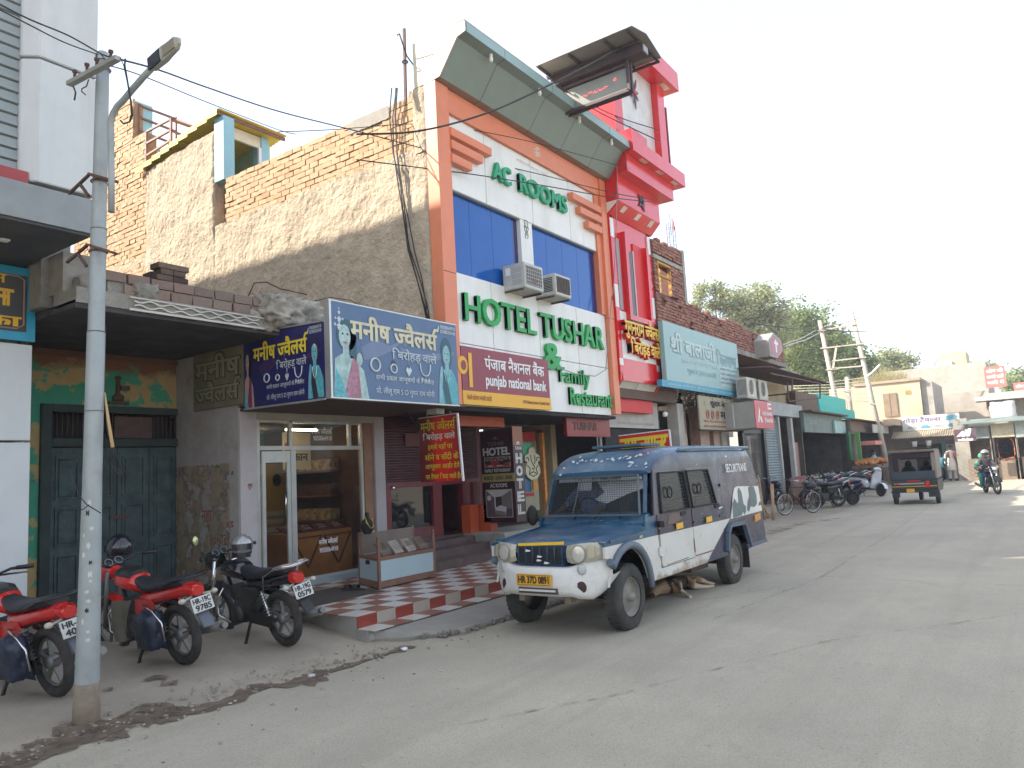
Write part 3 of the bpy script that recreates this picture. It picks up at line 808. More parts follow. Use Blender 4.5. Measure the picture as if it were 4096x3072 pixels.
for a,b in[((12.5,y0,zb),(12.5,y1,zb)),((12.5,y0,zt),(12.5,y1,zt)),((12.5,y0,zb),(12.5,y0,9.62)),((12.5,y1,zb),(12.5,y1,zt)),((12.62,y0,zb),(12.62,y1,zb)),((12.62,y0,zt),(12.62,y1,zt)),((12.62,y0,zb),(12.62,y0,9.62)),((12.62,y1,zb),(12.62,y1,9.6)),((12.5,y1-.12,zb),(12.5,y1-.12,zt)),((12.5,y1,8.95),(12.5,8.0,8.95)),((12.5,y1,9.55),(12.5,8.0,9.08)),((12.62,y1,9.5),(12.62,8.0,9.08))]:f.bar(a,b,.055)
f.build('frame',M_iron,led)
B('display_panel',mat('faded_display',(.20,.21,.19),.35,dirt=.3,dcol=(.12,.12,.1)),led,12.52,12.60,y0+.05,y1-.3,zb+.04,zt-.04)
g=MB()
rr=random.Random(5)
for k in range(26):
 y=y0+.45+k*.022+rr.uniform(-.01,.01);z=zb+.22+rr.uniform(-.02,.03);g.box(12.514,12.52,y,y+.015,z,z+.013)
for k in range(8):g.box(12.514,12.52,y0+.26+(k%3)*.022,y0+.275+(k%3)*.022,zb+.3+(k//3)*.02,zb+.313+(k//3)*.02)
g.build('lit_dots',mat('red_dots',(.8,.05,.05),.5,emit=.6,ecol=(1,.1,.1)),led)
ZR=9.64
A_=on(D1,95,545,Z=ZR);B_=on(D1,1090,140,Z=ZR);C_1=on(D1,1240,220,Z=ZR);C_2=on(D1,1395,465,Z=ZR);D_=on(D1,330,740,Z=ZR)
xa_,xb_=11.9,13.27
poly=[Vector((xa_,A_.y,ZR)),Vector((xa_,B_.y,ZR)),Vector((12.32,B_.y-.1,ZR)),Vector((xb_,C_2.y,ZR)),Vector((xb_,A_.y,ZR))]
MB().prism(poly,(0,0,.012)).build('tin_roof',mat('grey_tin',(.27,.26,.235),.55,metal=.3,dirt=.3),led)
f=MB()
for y in[A_.y-.06,A_.y-.75,A_.y-1.5,B_.y+.1]:f.box(xa_+.05,xb_-.05,y-.025,y+.025,ZR-.045,ZR-.004)
for x in(xa_+.45,xb_-.35,xb_-.03):f.box(x-.025,x+.025,B_.y+.06,A_.y,ZR-.085,ZR-.047)
f.build('roof_batten',M_iron,led)
B('lamp_trough',M_iron,led,12.38,12.62,5.24,7.25,ZR-.25,ZR-.09)
B('trough_end',M_grey,led,12.4,12.6,5.225,5.236,ZR-.235,ZR-.105)
pt=on(DI,873,62,Y=8.05);pb=on(DI,876,210,Y=8.05)
rp=empty('rooftop_post',pb,'rusty iron post standing on the corner of the brick parapet','post')
MB().bar(pb+Vector((0,0,-.1)),pt,.045,.03).build('channel',M_rust,rp)
MB().torus(pb+Vector((0,-.02,.62)),(0,0,1),.045,.012,12,6).tube([pb+Vector((-.25,-.1,.95)),pb+Vector((-.2,-.1,1.0)),pb+Vector((.05,-.02,.75)),pb+Vector((.45,0,.55))],.012).build('tied_cable',M_wire,rp)
cb=empty('facade_cables',(9.0,8.3,6),'bundle of sagging cables running down the plaster wall beside the orange column','cable')
for dx,s in((0,1),(.04,2),(.09,3),(.13,4)):
 pts=[]
 for t,(x,y)in enumerate([(855,190),(853,250),(858,330),(868,400),(876,470),(884,540),(900,600),(915,660),(922,690)]):
  p=on(DI,x+dx*90*math.sin(t*.7+s),y,X=8.97);pts.append(p)
 MB().tube(pts,.011,5).build('cable',M_wire,cb)
 # Red jeweller tower
tw=empty('red_shop_tower',(14.98,7.45,3.0),'narrow glossy red and white shop front with stepped ledges and a slit window','building')
TX0,TX1,TY=14.97,17.1,7.45
M_gry=mat('pale_grey_strip',(.34,.35,.38),.35)
def tp(name,m,*b,**k):return B(name,m,tw,*b,**k)
tp('core',M_redm,TX0+.01,TX1-.02,TY+.25,8.7,3.0,8.2)
for x0,x1 in((TX0,TX0+.17),(TX1-.16,TX1)):
 for z0,z1,m in((3.83,4.0,M_red),(4.0,4.16,M_white),(4.16,4.72,M_red),(4.72,5.32,M_red),(5.32,5.85,M_white),(5.85,6.95,M_red),(6.95,7.4,M_white if x0<15 else M_white)):
  tp('edge_strip',m,x0,x1,TY,TY+.25,z0+.002,z1-.002)
tp('flank',M_red,TX0-.008,TX0-.002,TY+.01,7.6,3.83,7.74)
tp('lower_panel',M_white,TX0+.172,TX1-.162,TY+.012,TY+.24,4.17,5.26)
tp('base_band',M_red,TX0+.172,TX1-.162,TY+.004,TY+.24,3.83,4.168)
tp('wall_panel',M_red,TX0+.172,TX1-.162,TY+.03,TY+.24,5.262,7.75)
for x0 in(TX0+.26,TX1-.40):tp('grey_strip',M_gry,x0,x0+.16,TY+.018,TY+.031,5.3,6.98)
wx0,wx1,wz0,wz1=15.62,16.62,5.2,7.02
for b in((wx0-.14,wx0,TY-.10,TY+.03,wz0-.12,wz1+.14),(wx1,wx1+.12,TY-.10,TY+.03,wz0-.12,wz1),(wx0,wx1,TY-.10,TY+.03,wz0-.12,wz0)):
 tp('window_surround',M_red,*b,)
w=tp('window',mat('dark_tinted_glass',(.05,.02,.02),.08),wx0+.02,wx0+.40,TY+.0,TY+.026,wz0,wz1-.25)
MB().box(wx0+.40,wx0+.46,TY-.01,TY+.02,wz0,wz1-.2).build('frame',mat('pink_white_frame',(.6,.45,.45),.5),w)
tp('window_reveal',M_redm,wx0+.46,wx1,TY+.0,TY+.028,wz0,wz1)
MB().prism([(TX0,TY,3.83),(TX0,TY+.02,3.66),(TX0,7.92,3.0),(TX0,8.2,3.0),(TX0,8.2,3.83)],(.10,0,0)).build('skirt_edge',M_red,tw)
MB().prism([(TX1-.10,TY,3.83),(TX1-.10,TY+.02,3.66),(TX1-.1,7.92,3.0),(TX1-.1,8.2,3.0),(TX1-.1,8.2,3.83)],(.10,0,0)).build('skirt_edge',M_red,tw)
for a,b in((TX0+.104,15.95),(15.97,TX1-.104)):
 MB().prism([(a,TY+.03,3.70),(a,7.92,3.02),(a,8.18,3.02),(a,8.18,3.8),(a,TY+.03,3.8)],(b-a,0,0)).build('skirt_panel',mat('warm_white_panel',(.60,.57,.50),.5,dirt=.35,streak=True),tw)
MB().box(TX0+.1,TX1-.1,TY-.003,TY+.03,3.66,3.832).build('skirt_band',M_red,tw)
LY=7.19
mb=MB().prism([(TX0+.003,TY,7.46),(TX0+.003,LY,7.73),(TX0+.003,LY,8.36),(TX0+.003,8.0,8.36),(TX0+.003,8.0,7.46)],(2.25,0,0)).build('ledge',M_red,tw)
MB().prism([(TX0-.01,TY+.1,7.46),(TX0-.01,LY-.005,7.75),(TX0-.01,TY+.1,7.75)],(.01,0,0)).build('corner_triangle',M_wht,tw)
def patch(name,reg,pts,Y0,z0,Y1,z1,m):
 nrm=Vector((0,z0-z1,Y1-Y0))
 vs=[]
 o=Vector((0,Y0,z0));n=Vector((0,-(z1-z0),(Y1-Y0))).normalized()
 if n.z>0:n=-n
 for x,y in pts:
  d=ray(reg[0]+x/reg[2],reg[1]+y/reg[2]);c0=Vector((0,0,CAMH))
  t=(o-c0).dot(n)/d.dot(n);vs.append(c0+d*(t*.9995))
 MB().prism(vs,n*.004).build(name,m,tw)
M_spot=mat('downlight_white',(.7,.6,.52),.4)
for pts in([(440,520),(485,545),(430,612),(385,592)],[(612,617),(655,632),(600,705),(555,685)],[(765,700),(810,712),(762,785),(715,768)]):
 patch('downlight',D2,pts,TY,7.46,LY,7.73,M_spot)
tp('ledge_cap',M_red,TX0+.003,17.6,6.93,8.0,8.363,8.78)
bx=on(HO,1655,1165,Y=6.93)
tp('upper_ledge',M_red,TX0-.01,18.0,6.74,8.0,8.783,9.13)
tp('ledge_upstand',M_red,TX0-.01,TX0+.28,6.76,8.0,9.132,9.3)
for k,x in enumerate((15.55,16.45,17.35)):tp('downlight',M_spot,x,x+.32,6.79,6.9,8.778,8.782)
def flower(c,s,mdark,mcore,n=6):
 b=MB()
 for k in range(n):
  t=k*6.283/n+.3;u=Vector((math.cos(t),0,math.sin(t)));w=Vector((-math.sin(t),0,math.cos(t)))
  L=s*(1 if k%2 else .6)
  b.prism([c+u*.03,c+u*L*.55+w*.045,c+u*L,c+u*L*.55-w*.045],(0,-.02,0))
 f_=b.build('metal_flower',mdark,tw)
 MB().ball(c+Vector((0,-.03,0)),.06,.03,.06,8,6).build('flower_core',mcore,f_)
M_flow=mat('dark_purple_metal',(.10,.05,.07),.4,metal=.4)
flower(on(D2,655,480,Y=LY-.01),.24,M_flow,M_flow,9)
UY=7.15
tp('top_wall',mat('pale_grey_panel',(.60,.60,.58),.4),15.0,17.2,UY,8.0,9.132,11.4)
tp('top_strip',M_red,17.2,17.62,6.98,8.0,9.132,11.4)
tp('top_strip',M_red,14.99,15.42,UY-.01,8.0,9.132,11.4)
tp('top_strip',M_red,15.75,16.68,UY-.014,UY-.002,9.132,9.75)
MB().box(17.66,17.70,6.96,7.02,9.13,10.9).build('edge_trim',M_pnb,tw)
tp('top_slab',M_red,16.1,18.05,6.72,8.3,11.40,11.90)
tp('downlight',M_spot,17.35,17.75,6.84,7.0,11.394,11.398)
flower(on(D1,1112,820,Y=UY-.03),.42,M_flow,M_red,7)
M_gold=mat('gold_letter',(.75,.45,.03),.35,metal=.2)
def fancy(s,xa,za,xb,zb,h):
 for Y,m,bo,th in((TY+.01,M_redm,.05,.10),(TY-.09,M_gold,.025,.015)):
  text(s,'lettering',m,tw,(xa,Y,za),XP,ZP,xb-xa,h,bo,th)
fancy('गुगनराम _जवै_लस',15.14,4.62,16.98,0,.52)
fancy('िबरोहड़ वाले',15.38,4.23,16.96,0,.44)
red_cable=MB().tube([on(D2,357,40,Y=7.1),on(D2,360,300,Y=7.1),on(D2,345,800,Y=7.3),on(D2,320,1440,Y=7.4),on(D2,300,1659,Y=7.4),on(WI,1240,800,Y=7.4),on(WI,1215,1100,Y=7.4),on(WI,1200,1290,Y=7.4),on(WI,1130,1335,Y=7.45),on(WI,1000,1320,Y=7.5),on(WI,900,1285,Y=7.5)],.009,5)
tag(red_cable.build('hanging_cable',mat('grey_cable',(.3,.27,.25),.6),None),'thin pale cable hanging down the red tower and looping over the restaurant letters','cable')
# Left building
lb=empty('corner_building',(3.6,7.4,0),'grey and white clad building cut off by the left edge','building')
def lp(name,m,*b,**k):return B(name,m,lb,*b,**k)
M_wp=mat('bluish_white_panel',(.58,.60,.60),.45,var=.05,dirt=.4,dcol=(.42,.42,.38),streak=True)
M_clad=mat('grey_board',(.27,.31,.31),.45,var=.1,scale=1.5,dirt=.35,dcol=(.3,.26,.22),dscale=1.1)
lp('block',M_grey,-8,3.5,7.8,30,4.66,13.05)
lp('lower_block',M_grey,-8,3.60,9.12,30,0,4.3)
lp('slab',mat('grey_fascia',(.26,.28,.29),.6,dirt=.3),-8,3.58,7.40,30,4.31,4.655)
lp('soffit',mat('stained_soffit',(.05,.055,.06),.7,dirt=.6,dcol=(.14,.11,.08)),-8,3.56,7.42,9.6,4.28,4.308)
lp('red_band',mat('dull_red_band',(.33,.05,.05),.5),-8,3.0,7.44,7.52,4.655,4.78)
for z0,z1 in((4.70,5.92),(5.945,7.6),(7.625,9.4),(9.42,13.05)):
 MB().prism([(3.06,7.40,z0),(3.60,7.40,z0),(3.60,7.79,z0),(2.95,7.79,z0),(2.95,7.52,z0)],(0,0,z1-z0)).build('white_panel',M_wp,lb,bevel=.008)
for k in range(30):
 z=4.79+k*.112
 MB().prism([(-6,7.575,z+.004),(-6,7.55,z+.012),(-6,7.565,z+.106),(-6,7.60,z+.108),(-6,7.60,z+.004)],(8.955,0,0)).build('board',M_clad,lb)
for z0,z1 in((-.2,.98),(1.0,2.36),(2.385,3.43)):
 for a,b in((.9,2.3),(2.31,3.685)):
  MB().box(a,b,8.95,9.11,z0,z1).build('white_panel',M_wp,lb,bevel=.005)
lp('side_return',M_wp,3.60,3.684,9.113,10.4,.2,3.43)
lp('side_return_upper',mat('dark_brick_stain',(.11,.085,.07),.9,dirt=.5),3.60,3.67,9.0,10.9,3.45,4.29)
lp('soffit_lamp',mat('white_plastic',(.75,.75,.72),.3),3.0,3.08,8.0,8.08,4.26,4.278)
ls=empty('blue_framed_sign',(3.0,8.9,3.45),'black sign in a bright blue frame with yellow Hindi words, at the left edge','sign')
M_skyb=mat('bright_blue_board',(.02,.30,.48),.4)
B('blue_board',M_skyb,ls,.6,3.69,8.90,8.95,3.46,4.27)
B('black_panel',mat('charcoal_print',(.055,.05,.045),.5),ls,.62,3.60,8.893,8.899,3.555,4.18)
M_pk=mat('dusty_pink_line',(.36,.24,.2),.5)
tf=MB().tube([(2.0,8.889,3.575),(3.50,8.889,3.585),(3.57,8.889,3.63),(3.57,8.889,4.13),(3.51,8.889,4.165),(2.0,8.889,4.17)],.010,4)
tf.build('border_line',M_pk,ls)
M_yo=mat('orange_yellow_print',(.75,.42,.02),.5)
ftext('दुकान','lettering',M_yo,ls,2.95,3.39,4.03,4.16,8.889,bold=.02)
ftext('मान','lettering',M_yo,ls,2.9,3.45,3.83,4.0,8.889,bold=.05)
ftext('टीका','lettering',M_yo,ls,2.95,3.535,3.61,3.75,8.889,bold=.04)
# Old shop with wooden doors
old=empty('old_shop',(3.7,10.5,.3),'old flat-roofed shop with flaking green wall and weathered wooden doors','building')
def peel():
 m=bpy.data.materials.new('flaking_paint');m.use_nodes=True
 t=m.node_tree;N=t.nodes;L=t.links;p=N['Principled BSDF'];p.inputs['Roughness'].default_value=.85
 tc=N.new('ShaderNodeTexCoord');sp=N.new('ShaderNodeSeparateXYZ');L.new(tc.outputs['Object'],sp.inputs[0])
 def noise(s,d=7,r=.6,loc=0):
  n=N.new('ShaderNodeTexNoise');n.inputs['Scale'].default_value=s;n.inputs['Detail'].default_value=d;n.inputs['Roughness'].default_value=r
  mp=N.new('ShaderNodeMapping');mp.inputs['Location'].default_value=(loc,loc,loc);L.new(tc.outputs['Object'],mp.inputs[0]);L.new(mp.outputs[0],n.inputs['Vector']);return n.outputs['Fac']
 def rng(v,a,b,c=0,d=1):
  r=N.new('ShaderNodeMapRange');r.inputs[1].default_value=a;r.inputs[2].default_value=b;r.inputs[3].default_value=c;r.inputs[4].default_value=d;L.new(v,r.inputs[0]);return r.outputs[0]
 def mix(f,a,b):
  x=N.new('ShaderNodeMix');x.data_type='RGBA';L.new(f,x.inputs[0])
  for i,q in((6,a),(7,b)):
   if isinstance(q,tuple):x.inputs[i].default_value=(*q,1)
   else:L.new(q,x.inputs[i])
  return x.outputs[2]
 def add(a,b):
  x=N.new('ShaderNodeMath');x.operation='ADD';L.new(a,x.inputs[0]);L.new(b,x.inputs[1]);return x.outputs[0]
 ochre=mix(noise(6),(.50,.38,.17),(.38,.24,.10))
 green=mix(noise(9,loc=4),(.04,.27,.16),(.08,.34,.22))
 f1=rng(noise(1.7,9,.62,2.3),.465,.495)
 c=mix(f1,ochre,green)
 zz=rng(sp.outputs['Z'],2.95,3.4,-.35,.42)
 c=mix(rng(add(noise(2.6,8,.65,7),zz),.5,.68),c,(.20,.095,.045))
 z2=rng(sp.outputs['X'],.2,.9,.22,-.25)
 c=mix(rng(add(noise(3.4,8,.7,11),z2),.55,.7),c,(.055,.06,.03))
 L.new(c,p.inputs['Base Color'])
 b=N.new('ShaderNodeBump');b.inputs['Strength'].default_value=.6;b.inputs['Distance'].default_value=.02
 L.new(noise(14,9),b.inputs['Height']);L.new(b.outputs[0],p.inputs['Normal'])
 return m
M_peel=peel()
def op(name,m,*b,**k):return B(name,m,old,*b,**k)
DX0,DX1,DZ=4.43,6.47,2.97
WYo=10.5
def wallp(name,x0,x1,z0,z1):op(name,M_peel,x0,x1,WYo,WYo+.25,z0,z1)
wallp('front_wall',3.6,DX0,.0,3.82);wallp('front_wall',DX1,6.98,.0,3.82);wallp('front_wall',DX0,DX1,DZ,3.82)
op('wall_ridge',mat('brown_stain',(.16,.08,.045),.9,dirt=.4),4.2,6.62,WYo-.05,WYo,3.62,3.68)
op('inner_dark',M_dark,DX0,DX1,WYo+.26,WYo+.3,0,DZ)
M_door=mat('weathered_teal_wood',(.065,.10,.10),.8,var=.4,scale=5,bump=.3,bscale=40,dirt=.65,dcol=(.045,.035,.028),dscale=2.2,streak=True,dlo=.42)
M_dfr=mat('dark_green_timber',(.035,.05,.045),.8,var=.3,dirt=.4,dcol=(.06,.045,.035),dscale=3)
for b in((DX0,DX0+.13,.3,DZ),(DX1-.13,DX1,.3,DZ),(DX0+.13,DX1-.13,DZ-.1,DZ),(DX0+.13,DX1-.13,2.41,2.52)):
 MB().box(b[0],b[1],WYo-.05,WYo+.12,b[2],b[3]).build('door_frame',M_dfr,old,bevel=.008)
op('transom_board',mat('old_notice_board',(.10,.06,.05),.8,var=.3,scale=6),5.38,5.92,WYo-.01,WYo+.01,2.53,2.83)
for k in range(27):
 x=DX0+.16+k*(DX1-DX0-.32)/26
 MB().tube([(x,WYo+.05,2.52),(x,WYo+.05,DZ-.1)],.008,5).build('grille_bar',M_rust,old)
xm=[DX0+.14,5.0,5.44,5.90,DX1-.14]
for i in range(4):
 a,b=xm[i]+.006,xm[i+1]-.006
 lf=MB().box(a,b,WYo+.03,WYo+.07,.3,2.40).build('door_leaf',M_door,old)
 for z0,z1 in((.42,1.02),(1.12,1.62),(1.72,2.28)):
  fr=MB()
  for q in((a+.06,b-.06,z0,z0+.03),(a+.06,b-.06,z1-.03,z1),(a+.06,a+.09,z0+.03,z1-.03),(b-.09,b-.06,z0+.03,z1-.03)):fr.box(q[0],q[1],WYo+.012,WYo+.029,q[2],q[3])
  fr.build('moulding',M_door,lf)
  MB().box(a+.10,b-.10,WYo+.018,WYo+.029,z0+.04,z1-.04).build('door_panel',M_door,lf,bevel=.008)
MB().box(DX0+.9,DX0+1.15,WYo-.01,WYo+.03,1.42,1.47).build('latch',M_rust,old)
tag(MB().lathe((5.42,WYo-.02,3.05),(0,0,1),[(.0,0),(.07,.0),(.08,.06),(.03,.1),(.028,.3),(.05,.33),(.0,.36)],10).box(5.44,5.56,WYo-.08,WYo-.02,3.2,3.26).box(5.28,5.56,WYo-.06,WYo-.005,3.0,3.04).build('wall_lamp_fitting',M_rust,None,world=True),'rusty old lamp fitting above the wooden doors','fitting')
op('roof_slab',mat('sooty_slab',(.055,.05,.05),.9,var=.4,scale=3,dirt=.6,dcol=(.02,.018,.02),dscale=2,streak=False),3.70,6.95,8.02,10.49,3.70,3.785)
mb=MB()
for k in range(2):
 z0=3.80+k*.055
 pts=[(4.3+i*.035,7.985,z0+.016*math.sin(i*.9+k*3.14))for i in range(47)]
 for a,b in zip(pts,pts[1:]):mb.bar(a,b,.03,.016)
mb.box(4.25,6.0,7.975,8.0,3.745,3.77).box(4.25,6.0,7.98,8.0,3.885,3.90)
mb.build('white_moulding',mat('old_white_moulding',(.55,.53,.48),.8,dirt=.5,dcol=(.25,.22,.18),dscale=5),old)
op('slab_edge',M_cement,3.70,6.3,8.0,8.5,3.755,3.92)
for c in range(2):
 x=4.1-c*.12 if c else 4.22
 k=0
 while x<6.1:
  L_=.27*rnd.uniform(.85,1.1);z0=3.925+c*.125
  o=bpy.data.objects.new('brick',brick_mesh(.255,.108,.22,'Y',k%4,M_oldbrick));o.location=Vector((x+.13,8.14+rnd.uniform(-.012,.012),z0+.055-(.0 if c==0 else .0)))-old.location;o.parent=old;COL.objects.link(o)
  o.rotation_euler=(0,rnd.uniform(-.02,.02),rnd.uniform(-.04,.04));x+=.27;k+=1
op('parapet_mortar',M_cement,4.05,6.15,8.06,8.24,3.925,4.155)
def lump(name,m,parent,c,r,seed,nu=20,nv=14,rough=.35,box=True):
 c=Vector(c);r=Vector(r)
 def fn(a,b):
  t=a*2*math.pi;q=b*math.pi
  d=Vector((math.cos(t)*math.sin(q),math.sin(t)*math.sin(q),math.cos(q)))
  if box:
   k=max(abs(d.x),abs(d.y),abs(d.z));d=d.lerp(d/k,.86)
  n=1+rough*mn.fractal(d*2.3+Vector((seed,0,0)),.8,2.1,5)
  return c+Vector((d.x*r.x,d.y*r.y,d.z*r.z))*n
 return MB().grid(fn,nu,nv).build(name,m,parent)
lump('cement_lump',M_cement,old,(4.0,8.25,3.98),(.2,.14,.12),6,rough=.2)
lump('cement_lump',M_cement,old,(4.45,8.09,4.0),(.13,.1,.09),9)
op('left_wall_end',M_cement,3.70,4.02,8.3,10.4,3.92,4.36)
op('left_pier',M_cement,3.62,3.92,8.62,10.4,3.8,4.74)
ch=empty('brick_stub',(4.9,8.5,4.17),'soot-blackened brick stub standing on the roof of the old shop','chimney')
M_soot=brickmat('sooty_brick',[(.10,.07,.055),(.20,.14,.10),(.05,.04,.035),(.16,.11,.08)],dust=.3,dustcol=(.05,.04,.035))
x0c,x1c=4.80,5.20
k=0
for c in range(5):
 z=4.12+c*.075;inset=.03 if c==0 or c==3 else 0
 n=2 if c<4 else 1
 for i in range(n):
  for j in range(2):
   if c==4 and j:continue
   a=x0c+inset+i*(x1c-x0c-2*inset)/n;b=a+(x1c-x0c-2*inset)/n-.006
   MB().box(a+rnd.uniform(-.01,.01),b+rnd.uniform(-.01,.02),8.38+j*.2,8.57+j*.2,z,z+.069).build('brick',M_soot,ch,bevel=.006)
jw=empty('jewellers_shop',(6.3,9.0,.28),'jewellers shop with aluminium glass front, white piers and a wooden counter inside','shop')
def jp(name,m,*b,**k):return B(name,m,jw,*b,**k)
M_pwall=mat('pinkish_white_wall',(.46,.42,.42),.85,var=.06,bump=.25,dirt=.4,dcol=(.3,.24,.2),dscale=2)
M_pwall2=mat('stained_side_wall',(.36,.33,.31),.9,var=.1,bump=.4,dirt=.75,dcol=(.22,.14,.10),dscale=2.4,dlo=.45)
jp('side_wall',M_pwall2,6.30,6.34,9.0,10.5,.0,3.70)
jp('side_wall_damp',ragged(mat('damp_ochre_patch',(.30,.23,.16),.9,var=.3,scale=5,dirt=.6,dcol=(.2,.2,.15),dscale=4),3.2,.44,.54,.9),6.292,6.299,9.2,10.5,.1,2.1)
jp('left_pier',M_pwall,6.305,6.575,8.96,9.3,.0,2.84)
jp('right_pier',M_pwall,8.82,9.04,8.93,9.3,.28,2.80)
M_redp=mat('red_scrawl',(.28,.03,.03),.8)
M_grp=mat('grey_scrawl',(.10,.09,.08),.8)
def sc(s,m,ya,yb,za,zb,b=.01):stext(s,'wall_writing',m,jw,ya,yb,za,zb,6.298,bold=b,lift=.003)
sc('राजगढ',M_redp,9.72,9.24,.98,1.12);sc('889611036',M_redp,9.86,9.10,.76,.88);sc('98974577',M_redp,9.86,9.10,.60,.70);sc('नशा',M_redp,9.86,9.62,1.30,1.46)
sc('फोटो',M_grp,9.6,9.25,1.62,1.73);sc('गली ३',M_grp,9.7,9.25,1.86,1.98);sc('रोड',M_redp,9.5,9.1,1.22,1.34)
for k in range(16):
 y=rnd.uniform(9.12,9.7);z=rnd.uniform(1.15,2.1);s=rnd.uniform(.02,.06)
 MB().prism([(6.297,y+s*rnd.uniform(.6,1.4)*math.cos(t),z+s*rnd.uniform(.4,.9)*math.sin(t))for t in[i*1.05 for i in range(6)]],(-.002,0,0)).build('poster_scrap',rnd.choice([mat('torn_paper',(.32,.29,.24),.9),mat('torn_paper_green',(.12,.13,.06),.9),mat('torn_paper_brown',(.15,.1,.075),.9)]),jw)
ftext('शुभ','wall_writing',M_redp,jw,6.42,6.49,1.72,1.80,8.957)
# Old faded sign and the two blue signs
M_osign=mat('faded_olive_board',(.16,.14,.085),.8,var=.25,scale=3,dirt=.6,dcol=(.09,.06,.04),dscale=2.5)
os_=empty('faded_sign',(6.26,9.97,2.88),'faded olive Hindi sign on the side of the pier above the red scrawls','sign')
MB().prism([(6.25,9.97,2.885),(6.25,8.80,2.885),(6.25,8.80,3.82),(6.25,9.97,3.69)],(.03,0,0)).build('board',M_osign,os_)
M_ol=mat('pale_olive_letter',(.24,.22,.13),.8);M_od=mat('dark_olive_outline',(.05,.045,.02),.8)
for s,ya,yb,za,zb in(('मनीष',9.92,8.86,3.30,3.66),('_जवैलस^',9.92,8.86,2.97,3.28)):
 stext(s,'letter_outline',M_od,os_,ya,yb,za,zb,6.25,bold=.06,lift=.002)
 stext(s,'lettering',M_ol,os_,ya-.01,yb+.01,za+.01,zb-.01,6.247,bold=.022,lift=.002)
def disc(c,u,v,rx,rz,n=20,a0=0,a1=360):return[c+u*(rx*math.cos(R(a0+(a1-a0)*i/n)))+v*(rz*math.sin(R(a0+(a1-a0)*i/n)))for i in range(n+(a1-a0<360))]
def jeweller_print(parent,o,u,W,H,bg,yc,wc,skin1,sari1,skin2,sari2,crop=0):
 """the printed face of the jeweller's boards: words, two women in jewellery, ornaments. o lower left, u along the board"""
 u=Vector(u);v=ZP;n=u.cross(v)
 P_=lambda x,y,l=0:o+u*(x*W)+v*(y*H)+n*(.003+l*.0009)
 def poly(name,pts,m,l):MB().prism([P_(x,y,l)for x,y in pts],n*.0004).build(name,m,parent)
 def tx(s,name,m,x0,x1,y0,y1,b=.015,l=6):
  text(s,name,m,parent,P_(x0,y0),u,v,(x1-x0)*W,(y1-y0)*H,b,lift=.001+l*.0009)
 sw=mat('swirl_'+bg.name,tuple([.055,.03,.10]if 'violet' in bg.name else[.15,.20,.32]),.4)
 poly('printed_swirl',[(.20,.55),(.3,.66),(.42,.62),(.52,.7),(.44,.57),(.3,.45),(.22,.42)],sw,0)
 poly('printed_swirl',[(.5,.62),(.62,.56),(.8,.6),(.97,.66),(.97,.62),(.8,.52),(.62,.50),(.5,.56)],sw,0)
 tx('मनीष _जवैलस^','main_words',yc,.13,.82,.64,.90,.03)
 tx('िबरोहड़ वाले','second_words',wc,.43,.80,.45,.60,.012)
 tx('सभी प/कार आभूषणों के िवक/ेता'.replace('के िवक/ेता','के िवक/ता'),'third_words',wc,.30,.77,.20,.29,.012)
 tx('प/ो. लीलू राम S/O गुगन राम सोनी'.replace('S/O','S O'),'fourth_words',wc,.30,.77,.05,.15,.012)
 tx('9050064918','telephone_number',wc,.845,.985,.92,.965,.02);tx('8398030540','telephone_number',wc,.845,.985,.865,.91,.02)
 tx('/','telephone_mark',wc,.82,.835,.87,.95,.02)
 def oval(name,x,y,rx,ry,m,l,a0=0,a1=360):poly(name,[(x+rx*math.cos(R(a0+(a1-a0)*i/20)),y+ry*math.sin(R(a0+(a1-a0)*i/20)))for i in range(20+(a1-a0<360))],m,l)
 hair=mat('hair_print_'+bg.name,(.03,.10,.14)if 'violet' not in bg.name else(.03,.02,.04),.5)
 dk=mat('feature_print',(.05,.05,.07),.5);lip=mat('lip_print',(.45,.08,.1),.5)
 wx,fw=(.09,.055)if crop==0 else(.045,.03)
 oval('printed_hair',wx+.01,.66,fw*1.25,.17,hair,1);poly('printed_hair',[(wx+fw*.4,.74),(wx+fw*1.5,.66),(wx+fw*1.35,.42),(wx+fw*.6,.42)],hair,1)
 poly('printed_sari',[(wx-fw*1.5,.0),(wx-fw*1.3,.40),(wx-fw*.4,.46),(wx+fw*.9,.44),(wx+fw*2.3,.30),(wx+fw*2.9,.0)],skin1,1)
 poly('printed_sari',[(wx-fw*.3,.0),(wx+fw*.9,.43),(wx+fw*1.6,.38),(wx+fw*1.9,.0)],sari1,2)
 poly('printed_blouse',[(wx-fw*1.5,.0),(wx-fw*1.2,.3),(wx-fw*.6,.2),(wx,.05),(wx+.3*fw,.0)],sari2,2.4)
 poly('printed_neck',[(wx-fw*.35,.4),(wx-fw*.3,.58),(wx+fw*.4,.58),(wx+fw*.45,.4)],skin1,2.7)
 oval('printed_face',wx-fw*.05,.645,fw*.72,.125,skin1,3)
 for sx_ in(-.3,.3):oval('printed_eye',wx+fw*sx_,.67,fw*.13,.012,dk,4)
 oval('printed_lips',wx+fw*.0,.585,fw*.3,.018,lip,4,180,360)
 if crop==0:oval('printed_hand',wx+fw*1.75,.42,fw*.38,.07,skin1,4)
 bx_=.895
 oval('printed_veil',bx_,.62,.052,.20,hair,1)
 poly('printed_sari',[(.81,.0),(.825,.30),(.85,.42),(bx_+.045,.43),(.965,.36),(.99,.25),(.995,.0)],sari2,2)
 poly('printed_sari',[(.86,.40),(.885,.36),(.93,.0),(.87,.0),(.85,.2)],hair,2.3)
 poly('printed_arm',[(.812,.02),(.822,.3),(.84,.46),(.856,.45),(.848,.25),(.84,.02)],skin2,4)
